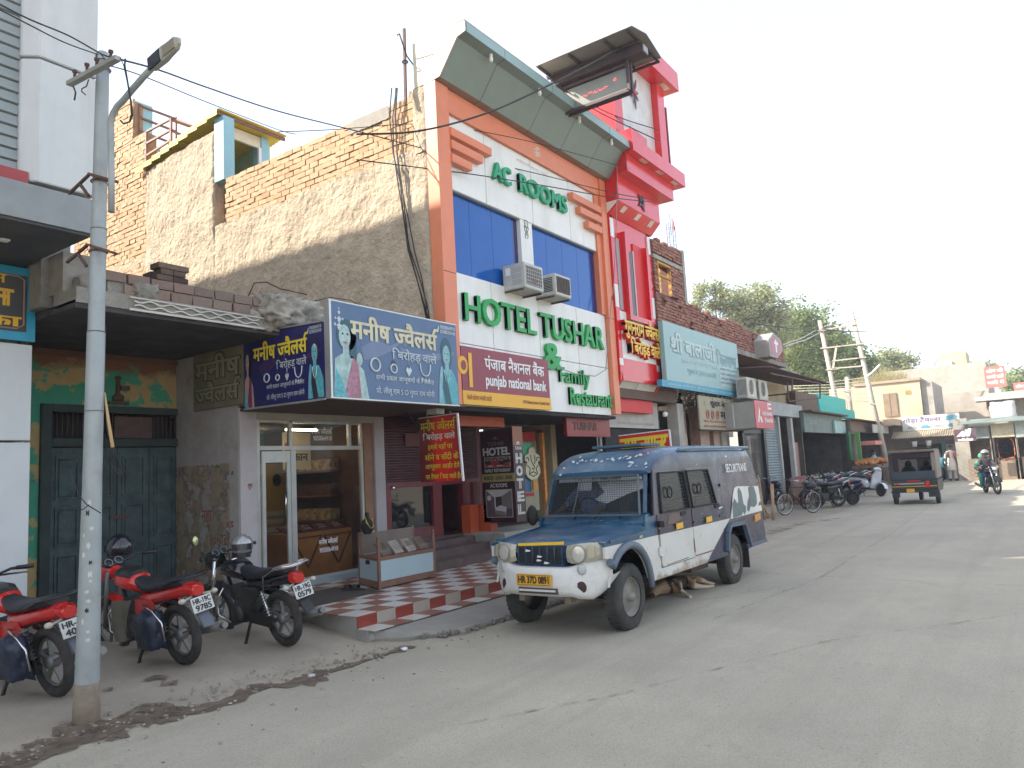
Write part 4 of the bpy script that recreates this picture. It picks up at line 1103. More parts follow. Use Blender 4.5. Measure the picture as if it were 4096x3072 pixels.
 poly('printed_neck',[(bx_-.018,.38),(bx_-.018,.52),(bx_+.018,.52),(bx_+.02,.38)],skin2,2.6)
 oval('printed_face',bx_,.60,.034,.125,skin2,3)
 for sx_ in(-.014,.014):oval('printed_eye',bx_+sx_,.62,.006,.009,dk,4)
 oval('printed_lips',bx_,.545,.010,.009,lip,4)
 orn=mat('ornament_print',(.55,.62,.62),.5)
 MB().tube([P_(bx_+x,y,5)for x,y in((0,.72),(0,.66))],.006,4).tube([P_(bx_+x,y,5)for x,y in((-.03,.66),(-.015,.7),(0,.71),(.015,.7),(.03,.66))],.004,4).tube([P_(bx_+x,y,5)for x,y in((-.028,.42),(-.015,.3),(0,.26),(.015,.3),(.028,.42))],.006,4).build('printed_jewels',orn,parent)
 OB=lambda b:b.build('printed_ornament',orn,parent)
 OB(MB().torus(P_(.30,.38,5),n,.035*W,.012*W/2,14,5));OB(MB().torus(P_(.44,.36,5),n,.024*W,.005*W,14,5))
 b=MB()
 b.tube([P_(.555,.47,5),P_(.56,.40,5),P_(.565,.47,5)],.003,4).prism([P_(.56,.29,5),P_(.585,.36,5),P_(.573,.40,5),P_(.56,.375,5),P_(.547,.40,5),P_(.535,.36,5)],n*.001)
 OB(b);b=MB()
 b.tube([P_(.655,.46,5),P_(.66,.38,5),P_(.675,.33,5),P_(.70,.31,5),P_(.725,.33,5),P_(.74,.38,5),P_(.745,.46,5)],.012*W/2.4,5)
 for q in(.67,.70,.73):b.prism([P_(q,.30,5),P_(q+.008,.26,5),P_(q,.235,5),P_(q-.008,.26,5)],n*.001)
 OB(b)
 MB().prism([P_(.44+.018*math.cos(i),.42+.04*math.sin(i),6)for i in range(6)],n*.001).build('printed_gem',dk,parent)
M_bs=mat('dusty_blue_board',(.075,.135,.25),.35,var=.08,dirt=.2,dcol=(.12,.18,.26))
M_vs=mat('violet_blue_board',(.022,.018,.11),.35,var=.15,scale=2)
M_yw=mat('cream_yellow_print',(.62,.57,.38),.5);M_bw=mat('pale_blue_print',(.50,.56,.60),.5)
bs=empty('large_jewellers_sign',(6.28,7.06,2.8),'large dusty blue jewellers signboard facing the street, with two women','sign')
B('board',M_bs,bs,6.29,8.75,7.06,7.14,2.80,4.01)
MB().box(6.255,6.288,7.05,7.15,2.79,4.02).box(6.25,8.76,7.055,7.15,4.011,4.028).box(6.25,8.76,7.055,7.15,2.782,2.799).build('metal_edge',M_steel,bs)
M_sk1=mat('pale_aqua_print',(.34,.48,.46),.5,var=.35,scale=7);M_sa1=mat('pinkish_print',(.36,.17,.22),.5,var=.4,scale=12);M_sa2=mat('turquoise_print',(.10,.38,.42),.5,var=.3,scale=18)
jeweller_print(bs,Vector((6.29,7.06,2.80)),XP,2.46,1.21,M_bs,M_yw,M_bw,M_sk1,M_sa1,mat('aqua_skin_print',(.22,.42,.45),.5,var=.3,scale=8),M_sa2)
mk=MB()
for cx_,cz_,r_ in((6.42,3.88,.03),(6.42,3.79,.045),(6.42,3.70,.055),(6.36,3.80,.02),(6.48,3.80,.02),(6.35,3.72,.025),(6.49,3.71,.025),(6.42,3.93,.015)):
 mk.prism([Vector((cx_+r_*(.7+.3*math.sin(t*5))*math.cos(t),7.056,cz_+r_*(.8+.2*math.cos(t*4))*math.sin(t)))for t in[q*.42 for q in range(15)]],(0,-.002,0))
mk.build('printed_deity_mark',M_bw,bs)
ss=empty('small_jewellers_sign',(6.28,8.76,2.8),'smaller violet jewellers signboard turned to the left, at the end of the large one','sign')
MB().prism([(6.252,8.77,2.81),(6.252,7.155,2.79),(6.252,7.155,3.75),(6.252,8.77,3.82)],(.05,0,0)).build('board',M_vs,ss)
MB().bar((6.245,8.77,2.80),(6.245,7.15,2.78),.022).bar((6.245,8.77,3.83),(6.245,7.15,3.76),.018).build('metal_edge',M_steel,ss)
jeweller_print(ss,Vector((6.250,8.76,2.81)),YN,1.60,.95,M_vs,M_yel,M_bw,mat('warm_skin_print',(.42,.30,.28),.5),mat('crimson_print',(.25,.03,.08),.5),mat('cyan_skin_print',(.15,.42,.48),.5),M_sa2,crop=1)
jp('roof_block',M_cement,6.35,9.03,7.6,14,2.86,3.70)
jp('sign_backing',M_dark,6.31,8.7,7.16,8.8,2.83,3.6)
jp('canopy_soffit',mat('brown_canopy',(.09,.055,.045),.7,dirt=.4),6.31,9.04,7.16,8.96,2.79,2.828)
M_rub=mat('broken_pale_cement',(.40,.365,.31),.95,var=.3,scale=6,bump=1.2,bscale=16,dirt=.6,dcol=(.12,.10,.085),dscale=3.5,dlo=.45,grain=.4)
rb=empty('rubble_block',(6.45,8.1,3.8),'crumbling block of pale cement on the roof behind the violet sign','rubble')
lump('lump',M_rub,rb,(6.32,8.15,4.03),(.34,.28,.20),12,60,34,.30)
lump('lump',M_rub,rb,(6.85,8.35,4.02),(.38,.28,.24),15,56,32,.30)
lump('lump',M_rub,rb,(6.05,8.2,3.88),(.22,.2,.14),19,44,24,.3)
lump('lump',M_rub,rb,(6.55,8.3,4.22),(.26,.2,.09),22,44,24,.3)
tag(MB().tube([(5.95,8.3,4.15),(6.05,8.25,4.42),(6.2,8.2,4.45),(6.4,8.15,4.38),(6.8,8.1,4.36)],.008,5).build('roof_wire',M_wire,None),'black wire curling over the rubble behind the violet sign','wire')
tag(MB().tube([(6.9,8.2,4.28),(7.3,8.2,4.42),(7.7,8.2,4.44),(8.05,8.2,4.35),(8.25,8.1,4.15),(8.3,7.5,4.03)],.007,5).build('roof_wire',M_wire,None),'black wire arching above the large blue sign','wire')
# Jeweller's glass front
M_alw=mat('pale_aluminium',(.50,.50,.47),.4,metal=.25,dirt=.35,dcol=(.3,.26,.2),dscale=4)
M_shb=mat('shutter_box_cream',(.38,.36,.31),.6,dirt=.5,dcol=(.18,.13,.09),dscale=3)
SY=9.0
jp('shutter_box',M_shb,6.58,8.90,SY-.06,SY+.25,2.69,2.83)
for x in(6.585,8.90):pass
def frame(parts,name='aluminium_frame',y=SY,d=.06,m=None):
 for x0,x1,z0,z1 in parts:MB().box(x0,x1,y-d/2,y+d/2,z0,z1).build(name,m or M_alw,jw,bevel=.004)
frame([(6.58,6.635,.36,2.69),(7.16,7.255,.36,2.255),(8.55,8.595,.36,2.255),(6.637,8.593,2.257,2.318),(7.14,7.20,2.32,2.688),(8.30,8.35,2.32,2.688),(8.55,8.595,2.32,2.688),(6.637,8.55,2.655,2.687)])
jp('wood_jamb',mat('light_brown_wood',(.26,.13,.07),.5,var=.2,scale=5),8.60,8.80,SY-.04,SY+.1,.95,2.68)
jp('jamb_base',M_alw,8.60,8.80,SY-.035,SY+.1,.3,.945)
jp('sill',mat('pale_blue_sill',(.33,.42,.44),.5,dirt=.3),6.66,8.60,SY-.10,SY+.06,.286,.36)
MB().box(7.16,8.62,SY-.035,SY+.03,.361,.40).build('bottom_rail',M_alw,jw)
for x0,x1,z0,z1 in((6.64,7.138,2.322,2.652),(7.202,8.298,2.322,2.652),(8.352,8.548,2.322,2.652),(7.257,8.548,.40,2.255)):
 jp('glass_pane',M_glass,x0,x1,SY-.004,SY+.004,z0,z1)
dr_=MB()
for b in((6.64,6.69,.38,2.24),(7.06,7.12,.38,2.24),(6.692,7.058,.38,.52),(6.692,7.058,2.08,2.24)):dr_.box(b[0],b[1],SY-.07,SY-.035,b[2],b[3])
dob=dr_.build('door',M_alw,jw)
MB().box(6.692,7.058,SY-.055,SY-.047,.522,2.078).build('door_glass',M_glass,dob)
MB().tube([(7.02,SY-.075,1.32),(6.98,SY-.13,1.32),(6.98,SY-.13,1.66),(7.02,SY-.075,1.66)],.012,6).build('door_handle',M_chrome,dob)
ftext('मनीष _जवैलस^','window_writing',M_wht,jw,7.55,7.97,2.50,2.60,SY-.006,bold=.015)
ftext('9050064918','window_writing',M_wht,jw,7.60,7.96,2.40,2.47,SY-.006,bold=.01)
ftext('मनीष _जवैलस^','window_writing',M_wht,jw,7.66,8.03,.84,.93,SY-.006,bold=.02)
ftext('9050064918','window_writing',M_wht,jw,7.67,8.03,.72,.79,SY-.006,bold=.012)
jp('inner_floor',mat('inner_floor',(.14,.12,.10),.5),6.34,8.8,9.05,12.2,.30,.36)
jp('inner_back',mat('inner_brown_wall',(.20,.12,.075),.7,var=.4,scale=3),6.34,9.0,12.2,12.3,.3,2.8)
jp('inner_side_wall',mat('inner_wood_panel',(.10,.05,.03),.5,var=.5,scale=3),8.98,9.04,9.32,12.15,.36,2.75)
for k in range(3):jp('side_shelf',M_wood,8.7,8.97,9.9,11.1,1.1+k*.42,1.13+k*.42);jp('shelf_boxes',MATS['inner_wood_panel']if k==1 else mat('shelf_goods',(.35,.25,.12),.6,var=.8,scale=9),8.75,8.95,9.95,11.0,1.135+k*.42,1.32+k*.42)
jp('inner_ceiling',M_dark,6.34,9.0,9.27,12.2,2.72,2.8)
M_cnt=mat('varnished_counter',(.50,.20,.05),.3,var=.25,scale=3,coat=.4)
ct=B('inner_counter',M_cnt,jw,7.28,8.56,9.25,9.75,.37,1.02)
b=MB()
for x in(7.38,7.98):b.bar((x,9.24,.95),(x+.28,9.24,.50),.03,.015).bar((x+.28,9.24,.50),(x+.54,9.24,.95),.03,.015).bar((x,9.24,.95),(x+.54,9.24,.96),.05,.015)
b.build('counter_moulding',mat('dark_varnish',(.10,.035,.015),.35),ct)
for k in range(4):
 t_=MB().obox((7.48+k*.30,9.45,1.07),(.13,0,0),(0,.14,.05),(0,-.004,.012)).build('jewel_tray',mat('maroon_velvet',(.10,.025,.025),.9),jw)
 MB().torus((7.48+k*.30,9.43,1.10),(0,-.3,1),.06,.006,14,4).tube([(7.40+k*.30,9.38,1.07),(7.56+k*.30,9.38,1.07)],.005,4).build('jewellery',mat('silver_bits',(.6,.55,.48),.3,metal=.8),t_)
cb_=B('yellow_cupboard',mat('yellow_cupboard_paint',(.42,.27,.04),.5,dirt=.3),jw,8.05,8.85,11.2,11.7,.4,2.15)
for x in(8.25,8.62):
 MB().prism(disc(Vector((x,11.19,1.85)),XP,ZP,.09,.11),(0,.004,0)).build('round_mark',M_ink,cb_)
for k in range(3):MB().box(8.3,8.75,11.18,11.195,.95+k*.14,1.03+k*.14).build('drawer',mat('drawer_front',(.45,.4,.3),.5),cb_)
po=B('paper_poster',mat('cream_poster',(.52,.45,.27),.7,var=.1),jw,7.98,8.56,10.2,10.21,2.0,2.62)
text('दुकान','poster_words',M_ink,po,(8.07,10.195,2.1),XP,ZP,.42,.16,.04,world=True)
MB().box(8.02,8.12,10.19,10.198,2.3,2.45).build('red_mark',M_redp,po)
jp('green_carton',mat('green_carton',(.06,.18,.10),.6,var=.3,scale=6),6.5,7.1,9.5,9.9,2.33,2.52)
jp('white_bundle',mat('cloth_white',(.5,.48,.42),.8,var=.3,scale=8),6.5,7.1,9.5,9.8,2.53,2.6)
jp('counter_lamp_glow',mat('lit_tube',(.9,.85,.7),.4,emit=11,ecol=(1,.80,.52)),7.6,8.2,9.6,9.64,2.60,2.63)
jp('counter_lamp_glow',MATS['lit_tube'],6.7,7.1,10.2,10.24,2.60,2.63)
jp('counter_lamp_glow',MATS['lit_tube'],7.6,8.2,11.0,11.04,2.60,2.63)
for x in(6.5,8.0):jp('wall_shelf',M_wood,x,x+1.1,12.0,12.19,1.5,1.54);jp('wall_shelf',M_wood,x,x+1.1,12.0,12.19,2.0,2.04);jp('shelf_goods',mat('shelf_goods',(.35,.25,.12),.6,var=.8,scale=9),x+.1,x+1.0,12.02,12.15,1.545,1.8)
dc=empty('display_case',(7.4,7.5,.28),'low wooden display case of jewellery trays with pale blue sides, standing on the tiles','display case')
def sk(x,y):return(x+(y-7.5)*.42,y)
def dcb(name,m,x0,x1,y0,y1,z0,z1,parent=dc,bev=0):
 p=[Vector((*sk(x,y),z0))for x,y in((x0,y0),(x1,y0),(x1,y1),(x0,y1))]
 return MB().prism(p,(0,0,z1-z0)).build(name,m,parent,bevel=bev)
M_cw=mat('case_wood',(.23,.115,.075),.55,var=.2,scale=7,dirt=.4,dcol=(.3,.2,.15),dscale=8)
M_cb=mat('pale_blue_laminate',(.42,.54,.57),.4,var=.04,dirt=.2,dcol=(.4,.42,.42),dscale=3)
cx0,cx1,cy0,cy1=7.40,8.57,7.5,8.2
for x0,x1 in((cx0,cx0+.045),(cx1-.045,cx1)):
 for y0,y1 in((cy0,cy0+.045),(cy1-.045,cy1)):dcb('post',M_cw,x0,x1,y0,y1,.29,.985 if y0<8 else 1.02)
dcb('blue_panel',M_cb,cx0+.046,cx1-.046,cy0+.004,cy0+.016,.39,.66)
dcb('blue_panel',M_cb,cx0+.004,cx0+.016,cy0+.046,cy1-.046,.39,.66)
for z0,z1 in((.305,.385),(.663,.71)):
 dcb('rail',M_cw,cx0+.046,cx1-.046,cy0+.001,cy0+.03,z0,z1);dcb('rail',M_cw,cx0+.001,cx0+.03,cy0+.046,cy1-.046,z0,z1)
dcb('carcass',M_cw,cx0+.03,cx1-.03,cy0+.03,cy1-.03,.30,.69)
M_glc=glass('case_glass',(.2,.2,.2),.07)
dcb('glass_front',M_glc,cx0+.05,cx1-.05,cy0+.01,cy0+.014,.71,.985)
dcb('glass_side',M_glc,cx0+.01,cx0+.014,cy0+.05,cy1-.05,.71,.985)
dcb('glass_top',M_glc,cx0,cx1,cy0,cy1,.988,.996)
MB().torus((*sk(7.405,7.85),.66),(1,0,0),.02,.006,10,5).box(7.52,7.535,7.80,7.87,.60,.655).build('padlock',M_ink,dc)
for k in range(4):
 xx=7.62+k*.26
 c=Vector((*sk(xx,7.72),.79))
 tr=MB().obox(c,(.115,.03,0),(.04,.12,.08),Vector((-.0,-.3,.45)).normalized()*.008).build('velvet_tray',mat('tray_taupe' if k%3 else 'tray_brown',(.46,.38,.32)if k%3 else(.2,.14,.1),.8,var=.3,scale=40),dc)
 g=MB()
 for q in range(5):
  cc=c+Vector((-.08+q*.04,-.01,.012));g.tube([cc+Vector((-.03,-.09,-.05)),cc+Vector((.03,.08,.055))],.005 if k==2 else .003,4)
 if k==1:g=MB().torus(c+Vector((0,-.02,.01)),(0,-.55,1),.06,.007,16,4)
 g.build('trinket',mat('silver_bits',(.6,.55,.48),.3,metal=.8)if k!=3 else mat('gold_bits',(.55,.38,.12),.35,metal=.8),tr)
dcb('back_mirror',mat('case_back',(.25,.2,.16),.3),cx0+.05,cx1-.05,cy1-.05,cy1-.04,.71,1.0)
dcb('pink_paper',mat('pink_paper',(.7,.12,.17),.6),cx0+.06,cx0+.3,cy0+.08,cy0+.3,.695,.70)
for i,(reg,x,y)in enumerate([(JE,1000,915)]):
 p=Vector((7.72,8.02,.996))
 bu=empty('necklace_bust',p,'black velvet bust with a gold necklace on the left end of the display case','jewellery stand')
 MB().lathe(p,(0,0,1),[(.05,0),(.05,.01),(.07,.03),(.10,.12),(.085,.18),(.03,.22),(.03,.30),(.0,.31)],12).build('bust',mat('black_velvet',(.02,.018,.018),.9),bu)
 MB().tube([p+Vector((-.06,-.02,.26)),p+Vector((-.07,-.06,.17)),p+Vector((-.03,-.10,.08)),p+Vector((.02,-.10,.10)),p+Vector((.04,-.06,.2)),p+Vector((.02,0,.27))],.008,5).build('necklace',mat('gold_bits2',(.7,.5,.12),.3,metal=.8),bu)
sp_=on(PL,690,350,Z=.30)
for k,(x,y)in enumerate([(655,352),(730,352)]):
 p=on(PL,x,y,Z=.297)
 s_=empty('slipper',p,('left' if k==0 else 'right')+' one of the pair of black slippers on the tiles beside the display case','slipper','pair of black slippers',rz=R(20))
 MB().prism([(.045*math.cos(R(t))*(1 if math.sin(R(t))>0 else .8),.12*math.sin(R(t)),0)for t in range(0,360,24)],(0,0,.018)).build('sole',M_rubber,s_,world=False)
 MB().grid(lambda a,b:Vector((.048*math.cos(math.pi*a),.0+b*.08-.02,.018+.055*math.sin(math.pi*a))),8,3).build('strap',M_black,s_,world=False)
 # Maroon shutter shop
ms=empty('maroon_shop',(9.05,9.0,.66),'maroon shop front with its ribbed roller shutter half down over a dark window','shop')
M_mar=mat('maroon_paint',(.17,.02,.025),.45,var=.12,dirt=.3,dcol=(.08,.04,.035),dscale=2)
M_mars=mat('maroon_shutter',(.085,.014,.017),.45,var=.2,dirt=.35,dcol=(.07,.035,.03),dscale=3)
def mp_(name,m,*b,**k):return B(name,m,ms,*b,**k)
n_=24
sh=mp_('shutter',M_mars,9.05,11.64,9.03,9.05,1.68,2.80)
for k in range(n_):
 z0=1.70+k*(1.08/n_)
 MB().prism([(9.06,9.028,z0),(9.06,9.005,z0+.012),(9.06,9.005,z0+.030),(9.06,9.028,z0+.042)],(2.57,0,0)).build('shutter_slat',M_mars,sh)
MB().box(9.05,11.64,8.985,9.03,1.60,1.69).build('bottom_bar',M_mar,sh)
for x0,x1 in((9.05,9.20),(10.26,10.50),(11.10,11.36)):mp_('frame_post',M_mar,x0,x1,8.97,9.1,.67,1.62)
mp_('frame_rail',M_mar,9.2,10.26,8.98,9.1,.67,.90)
mp_('window_glass',glass('dark_mirror_glass',(.012,.012,.014),.88,.03,.8),9.2,10.26,9.03,9.04,.90,1.62)
mp_('inside_dark',M_dark,9.2,11.1,9.9,9.95,.66,1.7)
mp_('door_post_inside',mat('grey_green_post',(.16,.15,.10),.6),10.80,10.90,9.35,9.45,.67,1.65)
mp_('threshold',mat('grey_threshold',(.2,.18,.17),.6),10.5,11.1,8.95,9.1,.665,.70)
mp_('peeling_pier',mat('worn_maroon_pier',(.13,.035,.035),.7,var=.2,dirt=.7,dcol=(.22,.18,.16),dscale=3,streak=True),11.362,11.60,8.93,9.1,.67,1.62)
mp_('old_notice',mat('notice_maroon',(.14,.035,.03),.6),9.6,10.1,8.975,8.99,2.3,2.52)
tag(MB().lathe((9.24,8.95,1.62),(0,0,1),[(.0,-.06),(.03,-.03),(.02,.02),(.0,.03)],8).build('padlock',M_chrome,None),'small bright padlock hanging at the lower left corner of the maroon shutter','padlock')
cbl=empty('canopy_wiring',(9.2,8.2,2.75),'tangle of dark wires drooping under the canopy left of the red hanging banner','wires')
for k in range(5):
 a=Vector((8.8+k*.12,8.2+k*.05,2.78));b_=Vector((9.5+k*.1,8.4,2.78))
 MB().tube([a,a.lerp(b_,.25)-Vector((0,0,.1+.05*k)),a.lerp(b_,.5)-Vector((0,0,.16+.05*k)),a.lerp(b_,.75)-Vector((0,0,.12+.03*k)),b_],.009,5).build('wire',M_wire,cbl)
B('junction_box',M_shb,cbl,8.62,8.8,7.4,7.6,2.70,2.779)
bn=empty('hanging_banner',(9.3,8.38,1.68),'red vertical banner of six Hindi lines hanging beside the maroon shutter','banner')
def bannermat():
 m=bpy.data.materials.new('red_banner_print');m.use_nodes=True;t=m.node_tree;N=t.nodes;L=t.links;p=N['Principled BSDF'];p.inputs['Roughness'].default_value=.4
 tc=N.new('ShaderNodeTexCoord');sp=N.new('ShaderNodeSeparateXYZ');L.new(tc.outputs['Object'],sp.inputs[0])
 cr=N.new('ShaderNodeValToRGB');mr=N.new('ShaderNodeMapRange');mr.inputs[1].default_value=0;mr.inputs[2].default_value=-.86;L.new(sp.outputs['Y'],mr.inputs[0]);L.new(mr.outputs[0],cr.inputs[0])
 e=cr.color_ramp.elements;e[0].color=(.13,.004,.008,1);e[1].color=(.22,.005,.01,1)
 for q,c in((.22,(.20,.004,.01)),(.42,(.75,.015,.01)),(.68,(.72,.015,.01))):k=e.new(q);k.color=(*c,1)
 L.new(cr.outputs[0],p.inputs['Base Color']);return m
MB().prism([(9.30,8.38,1.68),(9.30,7.50,1.67),(9.30,7.56,2.735),(9.30,8.38,2.72)],(.012,0,0)).build('sheet',bannermat(),bn)
MB().bar((9.303,7.495,1.665),(9.303,7.555,2.74),.03).bar((9.303,7.56,2.74),(9.303,8.38,2.725),.015).build('white_rod',M_wht,bn)
for i,(s,m,ya,yb,z,h)in enumerate([('मनीष _जवैलस^',M_yel,8.34,7.60,2.50,.19),('िबरोहड़ वाले',M_wht,8.30,7.62,2.33,.145),('हमारे यहाँ पर',M_yel,8.2,7.68,2.18,.115),('सोने व चाँदी के',M_yel,8.27,7.57,2.015,.125),('आभूषण आड^र देने',M_yel,8.27,7.55,1.855,.125),('पर तैयार िकए जाते हैं।',M_yel,8.27,7.53,1.70,.115)]):
 stext(s,'lettering',m,bn,ya,yb,z,z+h,9.30,bold=.014)
MB().tube([(9.305,7.7,2.74),(9.3,7.7,2.79)],.004,4).tube([(9.305,8.2,2.73),(9.3,8.2,2.79)],.004,4).build('hanging_string',M_wht,bn)
# Hotel board box
hb=empty('hotel_board',(11.3,7.9,.9),'tall dark box board for the hotel restaurant with two pictures and HOTEL down its edge','sign')
M_hb=mat('dark_maroon_print',(.035,.008,.012),.35,var=.3,scale=2)
HX,HY0,HY1=11.3,7.91,8.65
B('box',M_hb,hb,HX,HX+.32,HY0,HY1,.86,2.56)
B('brown_top',mat('copper_brown',(.28,.10,.05),.5),hb,HX+.003,HX+.32,HY0-.004,HY0-.0005,2.25,2.60)
B('band',mat('olive_band',(.36,.31,.10),.4),hb,HX-.004,HX-.0005,HY0,HY1,1.60,1.75)
M_gy=mat('grey_white_print',(.55,.53,.50),.5)
def hs(s,a,b,z0,z1,m=M_gy,bo=.03):stext(s,'lettering',m,hb,HY1-a*.74,HY1-b*.74,z0,z1,HX-.001,bold=bo)
hs('TUSHAR',.22,.74,2.27,2.34,mat('dim_print',(.16,.12,.11),.5));hs('HOTEL',.08,.90,2.09,2.23,M_gy,.05)
hs('FAMILY RESTAURANT',.10,.90,1.78,1.84);hs('BREAKFAST - LAUNCH - DINNER',.06,.94,1.64,1.71,M_ink,.035);hs('AC ROOMS',.25,.77,1.50,1.57)
MB().prism(disc(Vector((HX-.002,8.30,2.40)),YN,ZP,.04,.035,14,0,180),(-.002,0,0)).box(HX-.004,HX-.002,8.23,8.37,2.385,2.395).build('dish_mark',MATS['dim_print'],hb)
def pic(name,z0,z1,shapes):
 ya,yb=HY1-.07,HY0+.07
 MB().box(HX-.0045,HX-.001,yb,ya,z0,z1).build(name,mat('picture_rim',(.45,.42,.40),.5),hb)
 for k,(pts,m)in enumerate(shapes):
  MB().prism([Vector((HX-.0052-k*.0006,ya-(ya-yb)*x,z0+(z1-z0)*y))for x,y in pts],(-.0004,0,0)).build('picture_shape',m,hb)
el=lambda x,y,rx,ry:[(x+rx*math.cos(i*.524),y+ry*math.sin(i*.524))for i in range(12)]
Dk=mat('print_dark',(.03,.02,.02),.4);Sk=mat('print_skin',(.40,.22,.15),.4);Rd=mat('print_red',(.38,.04,.03),.4);Gr=mat('print_grey',(.18,.15,.15),.4);Wp=mat('print_white',(.5,.48,.48),.4);Mg=mat('print_mauve',(.09,.07,.08),.4)
pic('diners_picture',1.87,2.06,[([(.02,.03),(.98,.03),(.98,.97),(.02,.97)],Gr),([(.02,.03),(.98,.03),(.98,.3),(.6,.42),(.3,.42),(.02,.25)],Rd)]+[(el(x,y-.22,.13,.2),c)for x,y,c in((.14,.68,Dk),(.42,.7,Rd),(.68,.66,Dk),(.88,.78,Dk))]+[(el(x,y,.075,.14),Dk)for x,y in((.14,.76),(.42,.74),(.68,.7),(.88,.84))]+[(el(x,y-.02,.05,.10),Sk)for x,y in((.14,.74),(.42,.72),(.68,.68),(.87,.82))]+[(el(.25,.14,.12,.05),Wp),(el(.6,.12,.14,.05),Wp)])
pic('room_picture',.95,1.46,[([(.02,.02),(.98,.02),(.98,.98),(.02,.98)],Mg),([(.02,.98),(.98,.98),(.6,.75),(.3,.72)],Wp),([(.3,.72),(.6,.75),(.6,.35),(.3,.3)],Dk),([(.6,.75),(.98,.98),(.98,.3),(.6,.35)],Gr),([(.32,.72),(.37,.72),(.37,.35),(.32,.35)],Wp),([(.33,.12),(.72,.05),(.78,.36),(.55,.44),(.34,.34)],Wp),([(.33,.12),(.72,.05),(.72,.2),(.34,.26)],Gr),(el(.13,.7,.08,.1),Wp)])
for k,c in enumerate('HOTEL'):
 z=1.93-k*.232
 text(c,'lettering',M_gy,hb,(HX+.075,HY0-.004,z),XP,ZP,.17,.165,.07,world=True)
text('TUSHAR','lettering',M_gy,hb,(HX+.05,HY0-.005,2.17),XP,ZP,.22,.06,.03)
MB().prism(disc(Vector((HX+.16,HY0-.005,2.28)),XP,ZP,.05,.045,14,0,180),(0,-.002,0)).box(HX+.09,HX+.23,HY0-.007,HY0-.005,2.262,2.272).build('dish_mark',M_gy,hb)
gf=empty('entrance_cutout',(12.6,8.6,.7),'cream cut-out deity figure with black outlines in the dark hotel entrance','cut-out')
GX,GY=on(EN,1745,700,Y=8.5).x,8.5
ga=on(EN,1745,540,Y=GY);gb=on(EN,1750,880,Y=GY);gw=on(EN,1830,700,Y=GY).x-on(EN,1665,700,Y=GY).x
M_gc=mat('cream_cutout',(.55,.50,.33),.5)
HT=ga.z-gb.z
pts=[(-.18,1.0),(.0,1.06),(.18,1.0),(.22,.86),(.48,.78),(.50,.62),(.34,.56),(.45,.42),(.5,.22),(.36,.08),(.1,-.02),(-.1,-.02),(-.36,.08),(-.5,.22),(-.45,.42),(-.34,.56),(-.5,.62),(-.48,.78),(-.22,.86)]
MB().prism([Vector((GX+x*gw,GY,gb.z+y*HT))for x,y in pts],(0,.03,0)).build('figure',M_gc,gf)
b=MB()
for q in([(-.12,.8),(-.1,.62),(0,.5),(.1,.42),(.05,.33),(-.06,.36)],[(.14,.8),(.16,.6),(.1,.5)],[(-.44,.7),(-.3,.72),(-.26,.6)],[(.44,.7),(.3,.72),(.26,.6)],[(-.36,.46),(-.2,.36),(-.28,.18),(0,.1),(.28,.18),(.2,.36),(.36,.46)],[(-.2,.2),(0,.26),(.2,.2)]):
 b.tube([Vector((GX+x*gw,GY-.004,gb.z+y*HT))for x,y in q],.010,4)
b.build('outline',M_ink,gf)
B('orange_post',mat('amber_paint',(.55,.22,.03),.5),gf,GX-.02,GX+.14,GY,GY+.03,gb.z-.22,gb.z-.0)
B('green_card',mat('green_card',(.05,.35,.18),.5),gf,GX-.26,GX+.05,GY+.05,GY+.06,ga.z-.2,ga.z+.12)
B('blue_card',mat('blue_card',(.03,.12,.22),.5),gf,GX-.25,GX-.02,GY+.05,GY+.06,gb.z-.25,gb.z+.1)
B('red_garland',mat('red_cloth',(.35,.02,.02),.6),gf,GX-.28,GX+.3,GY+.1,GY+.12,ga.z+.16,ga.z+.35)
B('red_cloth',MATS['red_cloth'],gf,GX-.25,GX+.05,GY+.04,GY+.05,gb.z-.33,gb.z-.26)
ec=empty('entrance_cooler',(13.6,9.0,.7),'old cream air cooler standing in the hotel entrance behind the van','cooler')
B('casing',mat('cooler_cream',(.42,.38,.24),.5,dirt=.4),ec,13.55,14.20,9.3,9.8,.9,2.45)
B('grille',M_ink,ec,13.65,13.98,9.285,9.298,1.95,2.35)
for z in(2.02,2.1,2.18,2.26):B('louvre',MATS['cooler_cream'],ec,13.66,13.97,9.275,9.284,z,z+.02)
gp=empty('garlanded_pillar',(13.3,8.7,.7),'orange garlanded pillar at the hotel entrance','pillar')
B('shaft',mat('garland_orange',(.6,.22,.04),.7,var=.4,scale=14),gp,13.30,13.38,8.55,8.63,.7,2.55)
B('cap',M_mar,gp,13.28,13.40,8.53,8.65,2.551,2.62)
sp2=empty('steel_pipe_pillar',(14.8,8.0,.5),'grey pipe pillar at the right edge of the hotel front','pillar')
MB().tube([(14.98,8.1,.3),(14.98,8.1,3.0)],.06,12).build('pipe',M_steel,sp2)
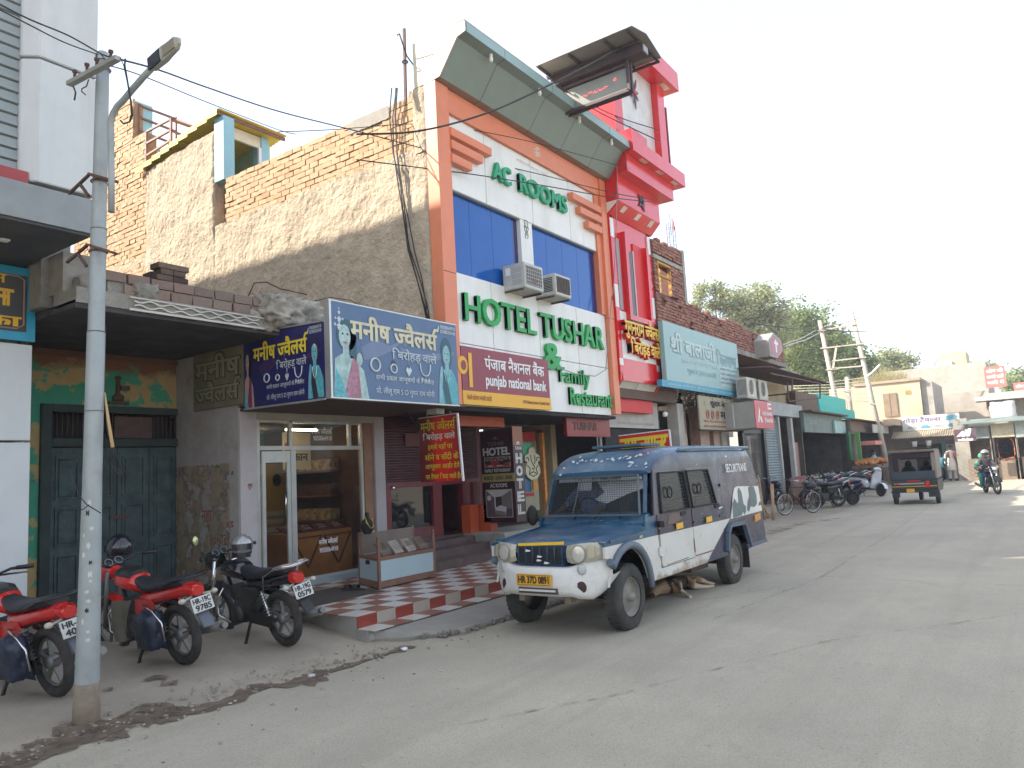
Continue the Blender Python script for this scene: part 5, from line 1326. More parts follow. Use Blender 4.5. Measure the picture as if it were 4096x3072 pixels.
# Street lamp pole
lamp=empty('street_lamp',(2.99,6.22,0),'grey jointed tubular pole with a bent arm, flat street lamp and iron crossarm','street lamp')
def pp_(x,y):
 """pole centre line at picture height y"""
 return on(DI,x,y,X=2.99)
M_pole=mat('flaking_grey_pole',(.33,.36,.355),.55,metal=.15,var=.12,scale=3,dirt=.45,dcol=(.22,.20,.17),dscale=5,bump=.15)
ax=[(185,1585),(186,1455),(196,1050),(205,700),(215,500),(219,330),(222,200),(223,138)]
C3=[]
base=Vector((2.99,6.22,-.05));topp=on(DI,222,150,X=2.99)
def polept(z):
 t=(z-base.z)/(topp.z-base.z);return base.lerp(topp,t)
secs=[(-.05,.092),(.32,.088),(1.9,.070),(3.05,.067),(3.06,.062),(3.9,.060),(3.91,.056),(4.75,.053),(5.35,.050)]
MB().tube([polept(z)for z,r in secs],[r for z,r in secs],20).build('pole',M_pole,lamp)
MB().tube([polept(-.05),polept(.33)],[.098,.092],20).build('base_band',mat('muddy_concrete',(.25,.20,.14),.9,var=.25,scale=5,bump=.4),lamp)
jt=MB()
for z,r in((2.42,.078),(3.06,.075),(3.91,.066),(4.3,.063)):MB().torus(polept(z),(0,0,1),r-.008,.004,20,5).build('pole_band',mat('dull_band',(.2,.19,.17),.6,metal=.3),lamp)
MB().torus(polept(5.28),(0,0,1),.058,.009,20,6).lathe(polept(5.35),(0,0,1),[(.058,0),(.058,.05),(.04,.08),(0,.09)],16).build('pole_cap',M_pole,lamp)
c1=on(RA,448,545,X=2.86);c2=on(RA,765,375,X=2.86)
MB().bar(c1,c2,.05,.035).build('crossarm',mat('pale_steel_channel',(.36,.35,.32),.5,metal=.3,dirt=.3),lamp)
ins=MB()
for t in(.12,.38,.58,.86):
 p=c1.lerp(c2,t);ins.lathe(p+Vector((0,0,.02)),(0,0,1),[(.012,0),(.012,.05),(.02,.055),(.02,.075),(0,.08)],8)
ins.build('insulator_pin',M_rust,lamp)
cl=MB()
for(za,zb,x0)in((4.31,4.31,0),(3.72,3.72,0)):
 p=polept(za);cl.torus(p,(0,0,1),.066,.007,18,5)
 q=p+Vector((-.02,.42,.0));cl.bar(p+Vector((-.08,.35,-.03)),p+Vector((-.08,.02,.04)),.02)
 cl.bar(p+Vector((-.08,.02,.05)),p+Vector((.02,-.24,-.06)),.03,.02);cl.bar(p+Vector((-.08,.16,.0)),p+Vector((-.06,.06,-.12)),.02)
cl.build('clamp',M_rust,lamp)
apts=[on(RA,x,y,X=2.92)for x,y in((722,1375),(722,1150),(718,850),(720,780),(733,735),(760,690),(800,650),(860,578),(930,498),(990,435))]
MB().tube(apts,.024,14).build('arm',M_pole,lamp)
h0=on(RA,975,432,X=2.92);h1=on(RA,1165,262,X=2.85)
d=(h1-h0);L_=d.length;d.normalize();w_=d.cross(Vector((1,0,0))).normalized();
side=on(RA,1045,330,X=2.92)-on(RA,1080,380,X=2.92)
side=(side-d*side.dot(d)).normalized();th_=d.cross(side).normalized()
hd=MB()
prof_=[(0,.03,.02),(.05,.05,.035),(L_*.5,.06,.035),(L_*.62,.055,.03),(L_*.9,.048,.025),(L_,.02,.012)]
rings=[]
for t,a,b_ in prof_:
 c=h0+d*t
 rings.append([c+side*(a*math.copysign(abs(math.cos(q))**.6,math.cos(q)))+th_*(b_*math.copysign(abs(math.sin(q))**.6,math.sin(q)))for q in[i*2*math.pi/16 for i in range(16)]])
vs=[p for r in rings for p in r]
hd.add(vs,[(i*16+k,i*16+(k+1)%16,(i+1)*16+(k+1)%16,(i+1)*16+k)for i in range(5)for k in range(16)]+[tuple(range(80,96))],0,False)
hd.build('lamp_head',mat('lamp_grey',(.42,.42,.37),.5,dirt=.3,dcol=(.3,.26,.2)),lamp)
sgn=1 if th_.dot(Vector((0,0,-1)))>0 else-1
MB().obox(h0+d*(L_*.28)+th_*sgn*.032-side*.008,d*L_*.2,side*.045,th_*.007).build('led_panel',mat('led_lens',(.03,.03,.045),.25),lamp)
MB().obox(h0+d*(L_*.72)+th_*sgn*.026-side*.004,d*L_*.2,side*.036,th_*.006).build('driver_cover',mat('driver_cover',(.28,.25,.18),.5),lamp)
lb2=empty('loose_pole_cables',(2.9,6.0,4.8),'black cable loop hanging between the lamp arm and the crossarm','cable')
for X_,r,pts in((2.88,.007,((812,380),(808,420),(825,520),(838,600),(852,680),(858,745),(840,790),(800,802),(780,780))),(2.88,.004,((780,375),(800,420),(830,560),(845,660),(850,740),(835,795))),(2.86,.005,((628,345),(622,390),(640,418),(665,420),(690,395),(650,345),(630,335))),(2.86,.005,((575,515),(560,560),(530,575),(530,595),(555,615))),(2.86,.007,((475,560),(490,600),(482,650)))):
 MB().tube([on(RA,x,y,X=X_)for x,y in pts],r,5).build('cable',M_wire,lb2)
for k in range(15):
 z=[1.62,1.50,1.45,1.37,1.3,1.24,1.15,1.10,1.02,.95,.88,.80,.72,.66,1.7][k];p=polept(z);a0=-2.35+rnd.uniform(-.35,.45);r=.0712+max(0,1.9-z)*.0117
 w2,h2=rnd.uniform(.15,.4),rnd.uniform(.015,.045)
 def fn(a,b):return p+Vector((math.cos(a0+w2*(a-.5))*r,math.sin(a0+w2*(a-.5))*r,(b-.5)*h2*(1+.5*math.sin(a*9+k))))
 MB().grid(fn,5,1).build('paper_scrap',mat('pasted_paper',(.55,.54,.50),.9)if k%5 else M_ink,lamp)
tag(MB().tube([on(DO,868,560,X=3.05),on(DO,900,800,X=3.05),on(DO,935,1015,X=3.05)],[.006,.012,.014],6).build('hanging_stick',mat('raw_wood',(.5,.33,.16),.8),None),'splintered yellow stick dangling beside the grey pole','stick')
tag(MB().tube([on(DO,*p,X=3.1)for p in((875,0),(872,300),(868,560),(885,870),(960,1060),(1010,1190),(1070,1245))],.004,4).tube([on(DO,*p,X=3.1)for p in((868,900),(890,1100),(960,1220),(1010,1250),(1015,1190))],.004,4).build('thin_wire',M_wire,None),'thin black wire curling down right of the grey pole','wire')
tag(MB().tube([on(DO,*p,X=2.86)for p in((640,1120),(612,1200),(620,1310),(660,1420),(720,1490),(835,1560))],.005,4).tube([on(DO,*p,X=2.86)for p in((635,1535),(690,1530),(740,1490))],.004,4).build('thin_wire',M_wire,None),'thin black wire looped round the lower part of the grey pole','wire')
# Overhead wires
def wire(label,pts,r=.012,m=None,n=10,cat='wire'):
 P=[Vector(p)for p in pts]
 Q=[]
 for i in range(len(P)-1):
  a=P[max(0,i-1)];b=P[i];c=P[i+1];d_=P[min(len(P)-1,i+2)]
  for k in range(n):
   t=k/n;Q.append(.5*((2*b)+(c-a)*t+(2*a-5*b+4*c-d_)*t*t+(3*b-a-3*c+d_)*t**3))
 Q.append(P[-1])
 return tag(MB().tube(Q,r,5).build('overhead_wire',m or M_wire,None),label,cat,'overhead wires')
def w3(pts,Xs):
 return[on(DI,p[0],p[1],X=x)for p,x in zip(pts,Xs)]
wire('twisted pair wire from the crossarm to the upper left corner',w3([(-40,-12),(60,40),(150,78),(222,118),(258,128)],[1.6,2.0,2.4,2.8,2.9]),.006)
wire('lower wire from the pole top to the left edge of the picture',w3([(-40,0),(60,52),(140,92),(212,118)],[1.6,2.0,2.4,2.85]),.005)
wire('thick wire sagging from the crossarm past the orange column to the tower',w3([(258,128),(345,152),(450,190),(600,240),(770,283),(905,318),(1060,352),(1180,380),(1330,418),(1420,432)],[2.9,3.6,4.6,6.1,7.7,9.0,10.8,12.3,14.6,16.3]),.009)
wire('thin wire from the crossarm towards the roof of the hotel',w3([(230,140),(310,165),(450,222),(600,280),(640,290)],[2.9,3.6,5.0,6.8,7.4]),.006)
wire('wire crossing the white panels below the first one',w3([(770,345),(905,362),(1030,378),(1180,402),(1330,428),(1425,437)],[7.8,8.9,10.0,12.0,14.4,16.2]),.010)
wire('wire from the brick parapet along the orange beam to the green canopy',w3([(600,285),(720,280),(880,268),(960,272),(1120,300),(1280,342),(1360,365)],[7.2,8.0,9.0,9.6,11.2,13.2,14.4]),.007)
wire('heavy cable rising from the hotel corner to the tin roof of the display',w3([(770,290),(905,283),(1050,245),(1180,187),(1300,125),(1385,75)],[7.6,8.2,9.2,10.4,11.8,13.0]),.016)
wire('upper of two wires from the display frame across the red tower',w3([(1180,160),(1220,190),(1290,232),(1350,258),(1420,280)],[12.2,12.6,14.2,15.4,16.9]),.012)
wire('lower of two wires from the display frame across the red tower',w3([(1180,165),(1225,198),(1290,240),(1350,270),(1425,305)],[12.2,12.5,14.0,15.2,16.9]),.014)
# Brick building beyond the tower
bb=empty('brick_building',(17.12,7.4,0),'unplastered red brick shop building with a cream-lit window and a long parapet','building')
def bp_(name,m,*b,**k):return B(name,m,bb,*b,**k)
BX0,BX1,BY=17.13,28.3,7.4
bp_('core',M_mortR,BX0,22.48,BY+.06,13,3.6,5.96);bp_('core_upper',M_mortR,22.482,BX1,BY+.06,13,5.12,5.96)
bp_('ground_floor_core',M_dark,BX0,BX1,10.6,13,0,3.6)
WZ0,WZ1,WX0,WX1=6.07,6.86,17.35,18.18
for b in((BX0,WX0,5.97,7.4),(WX1,19.0,5.97,7.44),(WX0,WX1,5.97,WZ0),(WX0,WX1,WZ1,7.42)):bp_('upper_core',M_mortR,b[0],b[1],BY+.06,BY+.3,b[2],b[3])
bp_('upper_return',M_brickR,19.0,19.14,BY-.01,10.5,5.97,7.46)
bp_('corner_post',M_conc,18.99,19.145,BY-.02,BY+.2,5.97,7.48)
bp_('lintel',M_conc,17.13,18.985,BY-.005,BY+.06,6.90,7.0)
holes=[(on(R5,x,y,Y=BY).x,on(R5,x,y,Y=BY).z)for x,y in((425,510),(530,540),(600,670),(708,610),(792,645),(1010,735),(590,840))]
def skp(x,z):return any(abs(x-a)<.12 and abs(z-b)<.13 for a,b in holes)
def ptop(x):return 6.0+.03*math.sin(x*1.7)+.05*mn.noise((x*2,0,0))
bricks(bb,'Y',BY,BX0,BX1,3.72,6.05,M_brickR,l=.245,h=.083,d=.09,limit=0,skip=lambda x,z:skp(x,z)or(z<5.15 and x<22.4)or(z<5.13 and x>22.45),top=ptop)
bricks(bb,'Y',BY,BX0,18.98,6.05,7.48,M_brickR,l=.245,h=.083,d=.09,limit=0,skip=lambda x,z:(WX0<x<WX1 and WZ0<z<WZ1)or 6.89<z<7.01,top=lambda x:7.42+.05*mn.noise((x*3,2,0)),stuffname='upper_brickwork')
for k,(a,b)in enumerate(holes[:1]):pass
wn=MB().box(WX0,WX0+.05,BY,BY+.08,WZ0,WZ1).box(WX1-.05,WX1,BY,BY+.08,WZ0,WZ1).box(WX0+.05,WX1-.05,BY,BY+.08,WZ1-.05,WZ1).box(WX0+.05,WX1-.05,BY+.01,BY+.07,WZ0+.42,WZ0+.46).build('window',mat('yellow_window_frame',(.50,.28,.03),.6),bb)
bp_('inner_room_wall',M_brickL,18.45,18.6,BY+.3,10.5,5.97,7.2)
bricks(bb,'X',18.44,BY+.3,9.6,6.0,7.2,M_brickL,l=.245,h=.083,d=.04,limit=0,stuffname='inner_brickwork')
bp_('projecting_slab',mat('pinkish_slab',(.34,.22,.18),.85,dirt=.35),22.55,28.2,BY-.08,8.5,5.02,5.12)
MB().grid(lambda a,b:Vector((22.5+a*5.75,BY-.10+.015*mn.noise((a*30,b*3,0)),5.0+b*.16+.02*mn.noise((a*22,b,3)))),60,3).build('slab_edge',M_cement,bb)
bp_('upper_shop_wall',mat('pink_brown_wall',(.30,.21,.17),.85,dirt=.4),22.5,28.2,8.4,8.5,3.62,5.015)
rbar=empty('rebar_column',(18.9,7.6,7.45),'bare reinforcing bars with a small red flag sticking up from the brick corner','rebar')
f=MB()
for dx,dy,h in((0,0,.95),(.17,0,.75),(0,.17,.85),(.17,.17,.9)):f.tube([(18.78+dx,7.5+dy,7.4),(18.78+dx+.01,7.5+dy,7.4+h)],.008,5)
for k in range(6):f.torus((18.865,7.585,7.5+k*.12),(0,0,1),.115,.004,4,4)
f.build('bars',M_rust,rbar)
MB().prism([(18.86,7.5,8.0),(18.95,7.5,8.06),(18.93,7.5,8.24),(18.86,7.5,8.36)],(0,.01,0)).build('flag',mat('faded_red_cloth',(.6,.16,.10),.8),rbar)
MB().tube([(18.86,7.58,7.9),(18.86,7.58,8.5)],.008,5).build('flag_stick',M_rust,rbar)
gb_=empty('grocery_sign',(17.1,7.25,3.6),'large faded blue-green grocery signboard below the brick parapet','sign')
M_gb=mat('faded_aqua_board',(.30,.46,.46),.45,var=.05,scale=1.5,dirt=.25,dcol=(.42,.5,.48),dscale=2)
B('board',M_gb,gb_,16.95,22.4,7.22,7.34,3.77,5.24)
B('lower_band',mat('bright_blue_band',(.06,.33,.48),.45),gb_,16.62,22.37,7.215,7.34,3.60,3.765)
M_pa=mat('pale_aqua_letter',(.47,.60,.58),.5);M_ga=mat('grey_aqua_letter',(.19,.29,.31),.5)
for o_ in(0,1):
 ftext('श/ी बालाजी','lettering',M_ga if o_==0 else M_pa,gb_,17.35+o_*.025,20.4+o_*.02,4.50+o_*.02,5.02,7.219-o_*.004,bold=.05 if o_==0 else .03)
ftext('िकरयाणा','lettering',M_ga,gb_,20.55,22.2,4.46,4.92,7.219,bold=.02)
ftext('पूजा व हवन सामग/ी','lettering',mat('dim_aqua_letter',(.24,.37,.38),.5),gb_,18.3,20.4,4.0,4.2,7.219)
ftext('शुद_ध देसी घी िमर्च मसाले'.replace('र्','^'),'lettering',M_pa,gb_,18.0,20.6,4.27,4.42,7.219)
for k in range(4):ftext(['हलदी मिर्च धनिया','दालें चावल चीनी','अनाज मेवे तेल','हर समय तैयार'][k].replace('र्',''),'small_lettering',M_ga,gb_,20.75,22.15,4.32-k*.13,4.40-k*.13,7.216,bold=.02)
B('pale_block',mat('paler_aqua',(.40,.52,.52),.5),gb_,20.68,22.22,7.217,7.219,3.86,4.43)
ftext('आसाम व दार्जिलिंग की बढिया चाय दिल्ली का मशहूर सामान'.replace('र्','').replace('ल्ल','ल'),'small_lettering',M_pa,gb_,16.95,22.3,3.63,3.72,7.213,bold=.01)
gl=empty('dry_garlands',(19.5,7.3,3.5),'dry tinsel garlands drooping under the blue-green grocery board','garland')
mb=MB()
for k in range(13):
 x0=17.6+k*.36;L=rnd.uniform(.15,.5)
 for q in range(int(L*60)):
  z=3.58-q/60+0;s=rnd.uniform(.02,.045);c=Vector((x0+rnd.uniform(-.05,.05)+.03*math.sin(q*.4),7.26+rnd.uniform(-.04,.04),z))
  u=Vector((rnd.uniform(-1,1),rnd.uniform(-1,1),rnd.uniform(-1,1)))*s;w=Vector((rnd.uniform(-1,1),rnd.uniform(-1,1),rnd.uniform(-1,1)))*s*.5
  mb.quad(c-u,c-w,c+u,c+w)
mb.build('tinsel',mat('dry_tinsel',(.36,.32,.22),.5,var=.4,scale=20),gl,kind='stuff')
mbd=empty('spice_sign',(19.1,7.3,2.6),'cream spice-shop board with black Hindi words hanging beside the bank box','sign')
B('board',mat('beige_board',(.38,.33,.23),.6,dirt=.35,dcol=(.28,.2,.13)),mbd,19.05,22.15,7.28,7.32,2.62,3.52)
MB().box(22.152,22.19,7.27,7.33,2.6,3.54).box(19.02,22.152,7.27,7.33,2.585,2.618).build('dark_edge',M_ink,mbd)
ftext('शुद_ध बेसन व','lettering',M_ink,mbd,19.9,22.0,3.22,3.45,7.278,bold=.05)
ftext('मसाले','lettering',M_ink,mbd,20.65,22.0,2.94,3.20,7.278,bold=.05)
for k in range(3):
 cc=Vector((19.62+k*.38,7.277,3.03));MB().torus(cc,(0,1,0),.11,.014,18,4).build('ring_mark',mat('dull_red_print',(.35,.1,.07),.5),mbd)
 ftext('MDH'[k],'lettering',MATS['dull_red_print'],mbd,cc.x-.06,cc.x+.06,2.97,3.09,7.277,bold=.04)
ftext('बेसन, मैदा, आटा व मिठाई वालों के लिए','small_lettering',MATS['dull_red_print'],mbd,19.3,22.0,2.80,2.88,7.278);ftext('ग/ाइंडर व मशीन द/ारा तैयार िकया जाता है।','small_lettering',MATS['dull_red_print'],mbd,19.3,22.0,2.67,2.75,7.278)
wpn=empty('faded_board',(15.6,7.7,2.6),'faded white shop panel under the red tower','sign')
wq=[on(R5,90,1262,Y=7.9),on(R5,372,1098,Y=7.9),on(R5,378,1352,Y=7.9)]
B('board',mat('greyish_board',(.44,.42,.38),.6,dirt=.3),wpn,15.1,wq[1].x,7.9,7.95,2.65,3.66)
B('dark_edge',M_ink,wpn,wq[1].x+.003,wq[1].x+.04,7.89,7.96,2.6,3.66)
ftext('शुद_ध','faint_lettering',mat('faint_print',(.36,.33,.29),.6),wpn,16.6,17.5,3.25,3.55,7.897,bold=.04)
ftext('M D H','faint_lettering',MATS['faint_print'],wpn,16.4,17.4,2.98,3.15,7.897)
ftext('बेसन मैदा आटा मसाले','faint_lettering',MATS['faint_print'],wpn,15.5,17.5,2.72,2.8,7.897)
sg=empty('goldsmith_banner',(15.5,7.4,1.9),'tilted red and yellow Hindi banner behind the roof of the van','banner')
SX=15.0
c=[on(SH,345,950,X=SX),on(SH,905,882,X=SX),on(SH,930,1090,X=SX),on(SH,350,1120,X=SX)]
c[2].z-=.25;c[3].z-=.25
MB().prism([c[3],c[2],c[1],c[0]],(.02,0,0)).build('sheet',mat('banner_red',(.62,.02,.025),.45),sg)
ub=(c[1]-c[0]).normalized()
MB().bar(c[1],c[2],.03).bar(c[0],c[1],.02).build('white_edge',M_wht,sg)
W_=(c[1]-c[0]).length
text('सुनार','lettering',M_yel,sg,c[0]+ub*.05-ZP*(.12*W_+.34*W_),ub,ZP,W_*.9,.38*W_,.06)
gfw=empty('grocery_shop_front',(17.2,7.6,.2),'dim grocery shop opening with pale and pink marbled pillars','shop')
M_pkm=mat('pink_marble',(.42,.27,.22),.4,var=.25,scale=7,dirt=.3)
M_pw=mat('dull_white_pillar',(.42,.39,.35),.7,dirt=.4)
for n_,m,x0,x1,y in(('pillar',M_pw,18.35,18.75,7.6),('pillar',M_pkm,18.76,19.25,7.75),('pillar',M_pkm,20.2,20.9,7.75),('pillar',M_pkm,21.1,21.6,7.7),('pillar',M_pw,21.62,22.0,7.65)):B(n_,m,gfw,x0,x1,y,y+.3,.1,3.58)
B('inner_shutter',M_mars,gfw,19.3,20.2,8.2,8.25,.1,2.7)
B('beam',mat('brown_beam',(.13,.08,.06),.8,dirt=.4),gfw,15.0,22.6,7.6,7.85,3.30,3.6)
B('lower_lintel',M_dark,gfw,15.0,17.6,7.97,8.1,2.0,2.64)
for x,m in((17.62,M_ink),(17.9,mat('dim_poster',(.15,.13,.12),.6)),(18.2,M_ink)):B('door_panel',m,gfw,x,x+.2,7.95,8.0,.2,2.6)
tag(MB().lathe((17.55,7.6,2.92),(0,0,1),[(0,0),(.06,.02),(.07,.1),(.02,.14),(0,.14)],8).build('hanging_bag',M_wht,None),'small white plastic bag hanging in the dark grocery doorway','bag')
# Bank cash-point box
ax_=empty('cash_point_sign',(22,6.4,2.7),'deep grey box sign with a pink-red face reading AXIS BANK','sign')
AX0,AX1,AY=21.0,22.75,6.45
M_gbx=mat('warm_grey_box',(.33,.32,.29),.6,dirt=.2)
M_axr=mat('pinkish_red_face',(.52,.06,.09),.35)
B('box',M_gbx,ax_,AX0,AX1,AY+.003,7.9,2.63,3.37)
B('side_joint',mat('pale_joint',(.6,.6,.58),.5),ax_,AX0-.006,AX0,7.02,7.05,2.66,3.33)
B('face',M_axr,ax_,AX0+.02,AX1,AY-.02,AY,2.62,3.40)
B('cash_mark',M_wht,ax_,22.25,22.62,AY-.024,AY-.021,3.18,3.36)
ftext('ATM','lettering',M_axr,ax_,22.3,22.58,3.24,3.31,AY-.025,bold=.04)
MB().prism([(21.22,AY-.021,2.78),(21.32,AY-.021,2.78),(21.47,AY-.021,3.1),(21.43,AY-.021,3.22)],(0,-.003,0)).prism([(21.42,AY-.021,2.95),(21.56,AY-.021,2.95),(21.66,AY-.021,2.78),(21.53,AY-.021,2.78)],(0,-.003,0)).build('logo_mark',M_wht,ax_)
ftext('AXIS BANK','lettering',M_wht,ax_,21.68,22.62,3.0,3.1,AY-.021,bold=.03)
ftext('ऐक्सिस बैंक'.replace('क्सि','िकस'),'lettering',M_wht,ax_,21.86,22.62,2.76,2.93,AY-.021,bold=.03)
cp=empty('cash_point_room',(21.5,7.4,.3),'glazed cash-point entrance in black frames beside a grey roller shutter','shop')
B('wall',M_gbx,cp,22.02,23.0,7.9,8.0,.2,2.62)
for b in((22.9,23.05,7.45,7.6,.35,2.70),(24.9,25.15,7.4,7.6,.3,2.72),(22.9,24.9,7.45,7.58,2.58,2.72),(22.9,24.9,7.45,7.58,.32,.46)):B('black_frame',M_black,cp,*b)
B('glass',glass('cash_glass',(.2,.2,.19),.35),cp,23.05,24.9,7.5,7.51,.46,2.58)
B('inner_wall',mat('inner_pale_wall',(.45,.43,.38),.6),cp,22.9,25.1,8.8,8.9,.2,2.9)
B('maroon_trim',M_mar,cp,24.2,24.32,7.6,7.66,.5,2.5);B('white_trim',M_wht,cp,23.9,24.1,7.6,7.66,.5,2.5)
B('door_handle',M_chrome,cp,24.98,25.01,7.36,7.39,1.2,1.7)
B('step',M_conc,cp,22.6,25.4,6.9,7.4,.05,.30)
sh2=empty('grey_shutter_shop',(25.2,7.5,.3),'shop with a closed grey ribbed shutter and an open cream door','shop')
M_gsh=mat('grey_blue_shutter',(.30,.36,.38),.5,metal=.2,dirt=.25)
B('shutter',M_gsh,sh2,25.2,26.9,7.55,7.58,.3,3.1)
for k in range(30):
 z=.34+k*.09;MB().prism([(25.2,7.548,z),(25.2,7.515,z+.03),(25.2,7.515,z+.055),(25.2,7.548,z+.083)],(1.7,0,0)).build('shutter_slat',M_gsh,sh2)
B('fascia',mat('pale_grey_fascia',(.42,.45,.46),.6,dirt=.3),sh2,24.9,29.9,7.35,7.6,3.22,3.68)
for b in((26.9,27.05,7.45,7.6,.3,3.2),(28.5,28.75,7.45,7.6,.3,3.2)):B('post',mat('pale_post',(.45,.45,.43),.6),sh2,*b)
B('open_door',mat('cream_inside',(.40,.38,.32),.7,dirt=.5,dcol=(.15,.12,.09),dscale=1.5),sh2,27.05,28.5,8.2,8.25,.3,2.95)
B('pink_wall',M_pkm,sh2,28.75,29.6,7.5,7.6,.3,2.3)
up=empty('beige_building',(25.7,7.5,3.6),'beige upper storey with rusty sheet awning on a thin iron frame','building')
B('wall',mat('beige_wall',(.52,.44,.29),.85,dirt=.3,streak=True),up,25.95,31.0,7.9,12,3.685,4.95)
B('front_parapet',M_cement,up,28.3,33.6,8.2,8.4,4.95,5.35)
aw_a,aw_b=on(R5,1120,955,Y=6.3),on(R5,1515,1040,Y=6.3);ax0,ax1,az=aw_a.x,aw_b.x,(aw_a.z+aw_b.z)/2
for dz in(0,-.02):MB().grid(lambda a,b:Vector((ax0+a*(ax1-ax0),7.85-b*1.6,az+.12*(1-b)+dz+.016*math.sin(a*260))),240,2).build('sheet_awning',mat('rusty_sheet',(.17,.12,.10),.6,metal=.2,var=.3,dirt=.5,dcol=(.3,.28,.26)),up)
f=MB();q=lambda x,y,Y=6.22:on(R5,x,y,Y=Y)
for a,b in[(q(1130,985),q(1460,1052)),(q(1460,1052),q(1460,1150)),(q(1460,1150),q(1250,1170)),(q(1250,1170),q(1243,1048)),(q(1275,1020),q(1275,1118)),(q(1080,1135,7.3),q(1275,1118)),(q(1460,1052),q(1500,1030,7.6))]:f.bar(a,b,.04)
f.build('awning_frame',M_rust,up)
hx=empty('hexagon_sign',(27.4,7.2,5.3),'small hexagonal pink and grey sign on the corner of the brick parapet','sign')
hc=[on(R5,x,y,Y=6.9)for x,y in((1150,715),(1198,760),(1215,830),(1178,885),(1130,870),(1118,760))]
MB().prism(hc[::-1],(0,.5,0)).build('box',M_gbx,hx)
c_=sum(hc,Vector())/6
MB().prism([c_+(p-c_)*.78+Vector((0,-.006,0))for p in hc][::-1],(0,.004,0)).build('pink_face',mat('dusty_pink',(.42,.16,.2),.5),hx)
MB().box(c_.x-.05,c_.x+.08,c_.y-.012,c_.y-.008,c_.z-.22,c_.z+.22).box(c_.x-.2,c_.x+.25,c_.y-.013,c_.y-.009,c_.z+.05,c_.z+.14).build('mark',M_wht,hx)
def outdoor_ac(x,y,z,label):
 a=empty('outdoor_ac_unit',(x,y,z),label,'air conditioner','outdoor units above the bank sign')
 MB().box(x,x+.85,y,y+.32,z,z+.58).build('casing',mat('off_white_casing',(.55,.53,.46),.5,dirt=.3),a,bevel=.01)
 fr=MB().torus((x+.36,y-.005,z+.30),(0,1,0),.22,.012,20,4)
 for q in(.06,.11,.16):fr.torus((x+.36,y-.004,z+.30),(0,1,0),q,.005,16,4)
 MB().prism(disc(Vector((x+.36,y-.001,z+.30)),XP,ZP,.21,.21,20),(0,-.002,0)).build('fan_opening',mat('fan_dark',(.07,.065,.06),.6),a)
 fr.build('fan_guard',MATS['off_white_casing'],a)
 g=MB()
 for k in range(8):g.box(x-.004,x-.001,y+.03+k*.034,y+.045+k*.034,z+.06,z+.52)
 g.build('side_fins',MATS['fan_dark'],a)
 MB().box(x-.06,x+.9,y,y+.34,z-.035,z-.003).build('shelf',mat('pale_steel_channel',(.36,.35,.32),.5),a)
outdoor_ac(21.55,6.75,3.55,'outdoor air conditioner unit nearer the brick wall, with a dark finned side')
outdoor_ac(22.7,6.75,3.55,'second outdoor air conditioner unit, farther along the shelf above the bank sign')
# The stalls beyond
def stall(nm,label,x0,x1,y0,z,m_f,m_in,fz=.65,deep=2.2):
 s=empty(nm,(x0,y0,gz(x0,y0)),label,'shop')
 B('fascia',m_f,s,x0,x1,y0,y0+.12,z-fz,z)
 B('roof',M_rust,s,x0,x1,y0-.3,y0+deep,z+.003,z+.06)
 B('back_wall',m_in,s,x0,x1,y0+deep,y0+deep+.1,.1,z)
 B('left_wall',m_in,s,x0,x0+.12,y0+.13,y0+deep,.1,z)
 B('right_wall',m_in,s,x1-.12,x1,y0+.13,y0+deep,.1,z)
 B('floor',M_conc,s,x0,x1,y0+.1,y0+deep,.05,gz(x0,y0)+.12)
 return s
M_gs=mat('green_grey_fascia',(.16,.21,.19),.6,var=.3,scale=1.2,dirt=.4)
s1=stall('paan_stall','dim stall under a mottled grey-green fascia, with a man standing in front',29.4,36.0,7.2,3.42,M_gs,mat('stall_dim',(.09,.075,.06),.8,var=.4),.75)
B('aqua_panel',mat('pale_aqua_panel',(.33,.47,.45),.6),s1,34.0,38.2,7.1,7.19,2.68,3.2)
ftext('िकशन टी स_टाल','lettering',mat('dim_fascia_words',(.25,.30,.28),.6),s1,29.9,33.6,2.95,3.25,7.197,bold=.03)
s2=stall('vegetable_stall','open stall with green cloth and orange heaps under a rusty awning',36.2,44,6.9,3.25,mat('brown_fascia',(.16,.11,.08),.7,var=.3,scale=2),MATS['stall_dim'],.5)
B('green_cloth',mat('green_cloth',(.03,.13,.05),.8,var=.4,scale=5),s2,35.6,36.1,6.9,7.0,1.5,2.75);B('green_post',mat('green_post',(.1,.28,.08),.7),s2,36.3,36.45,6.6,6.75,.4,2.7)
B('white_valance',mat('dirty_white_cloth',(.48,.47,.43),.8),s2,39.6,44.0,6.55,6.6,2.72,3.12)
B('pink_awning',mat('salmon_sheet',(.62,.22,.18),.6),s2,37.0,38.8,6.1,6.7,2.12,2.30)
turq=empty('turquoise_wall',(33.3,7.5,3.45),'bright turquoise parapet wall stepping down above the stalls','wall')
M_tq=mat('turquoise_paint',(.07,.50,.44),.7,var=.05,dirt=.2,dcol=(.3,.5,.45))
B('upper_part',M_tq,turq,33.4,38.8,7.5,7.8,3.9,4.38);B('lower_part',M_tq,turq,33.4,40.6,7.48,7.8,3.48,3.897);B('brown_side',mat('brown_brick_wall',(.17,.12,.09),.9,dirt=.4),turq,29.9,33.38,7.55,7.8,3.45,4.3)
def crate(name,cat,label,reg,px,py,sx_,sy_,sz_,m,up_=0):
 p=ground(reg,px,py);o=empty(name,p,label,cat)
 MB().box(-sx_/2,sx_/2,-sy_/2,sy_/2,up_,up_+sz_).build('body',m,o,world=False,bevel=.02)
 MB().box(-sx_/2-.01,sx_/2+.01,-sy_/2-.01,sy_/2+.01,up_+sz_*.9,up_+sz_*.97).build('rim',M_ink,o,world=False)
 return o
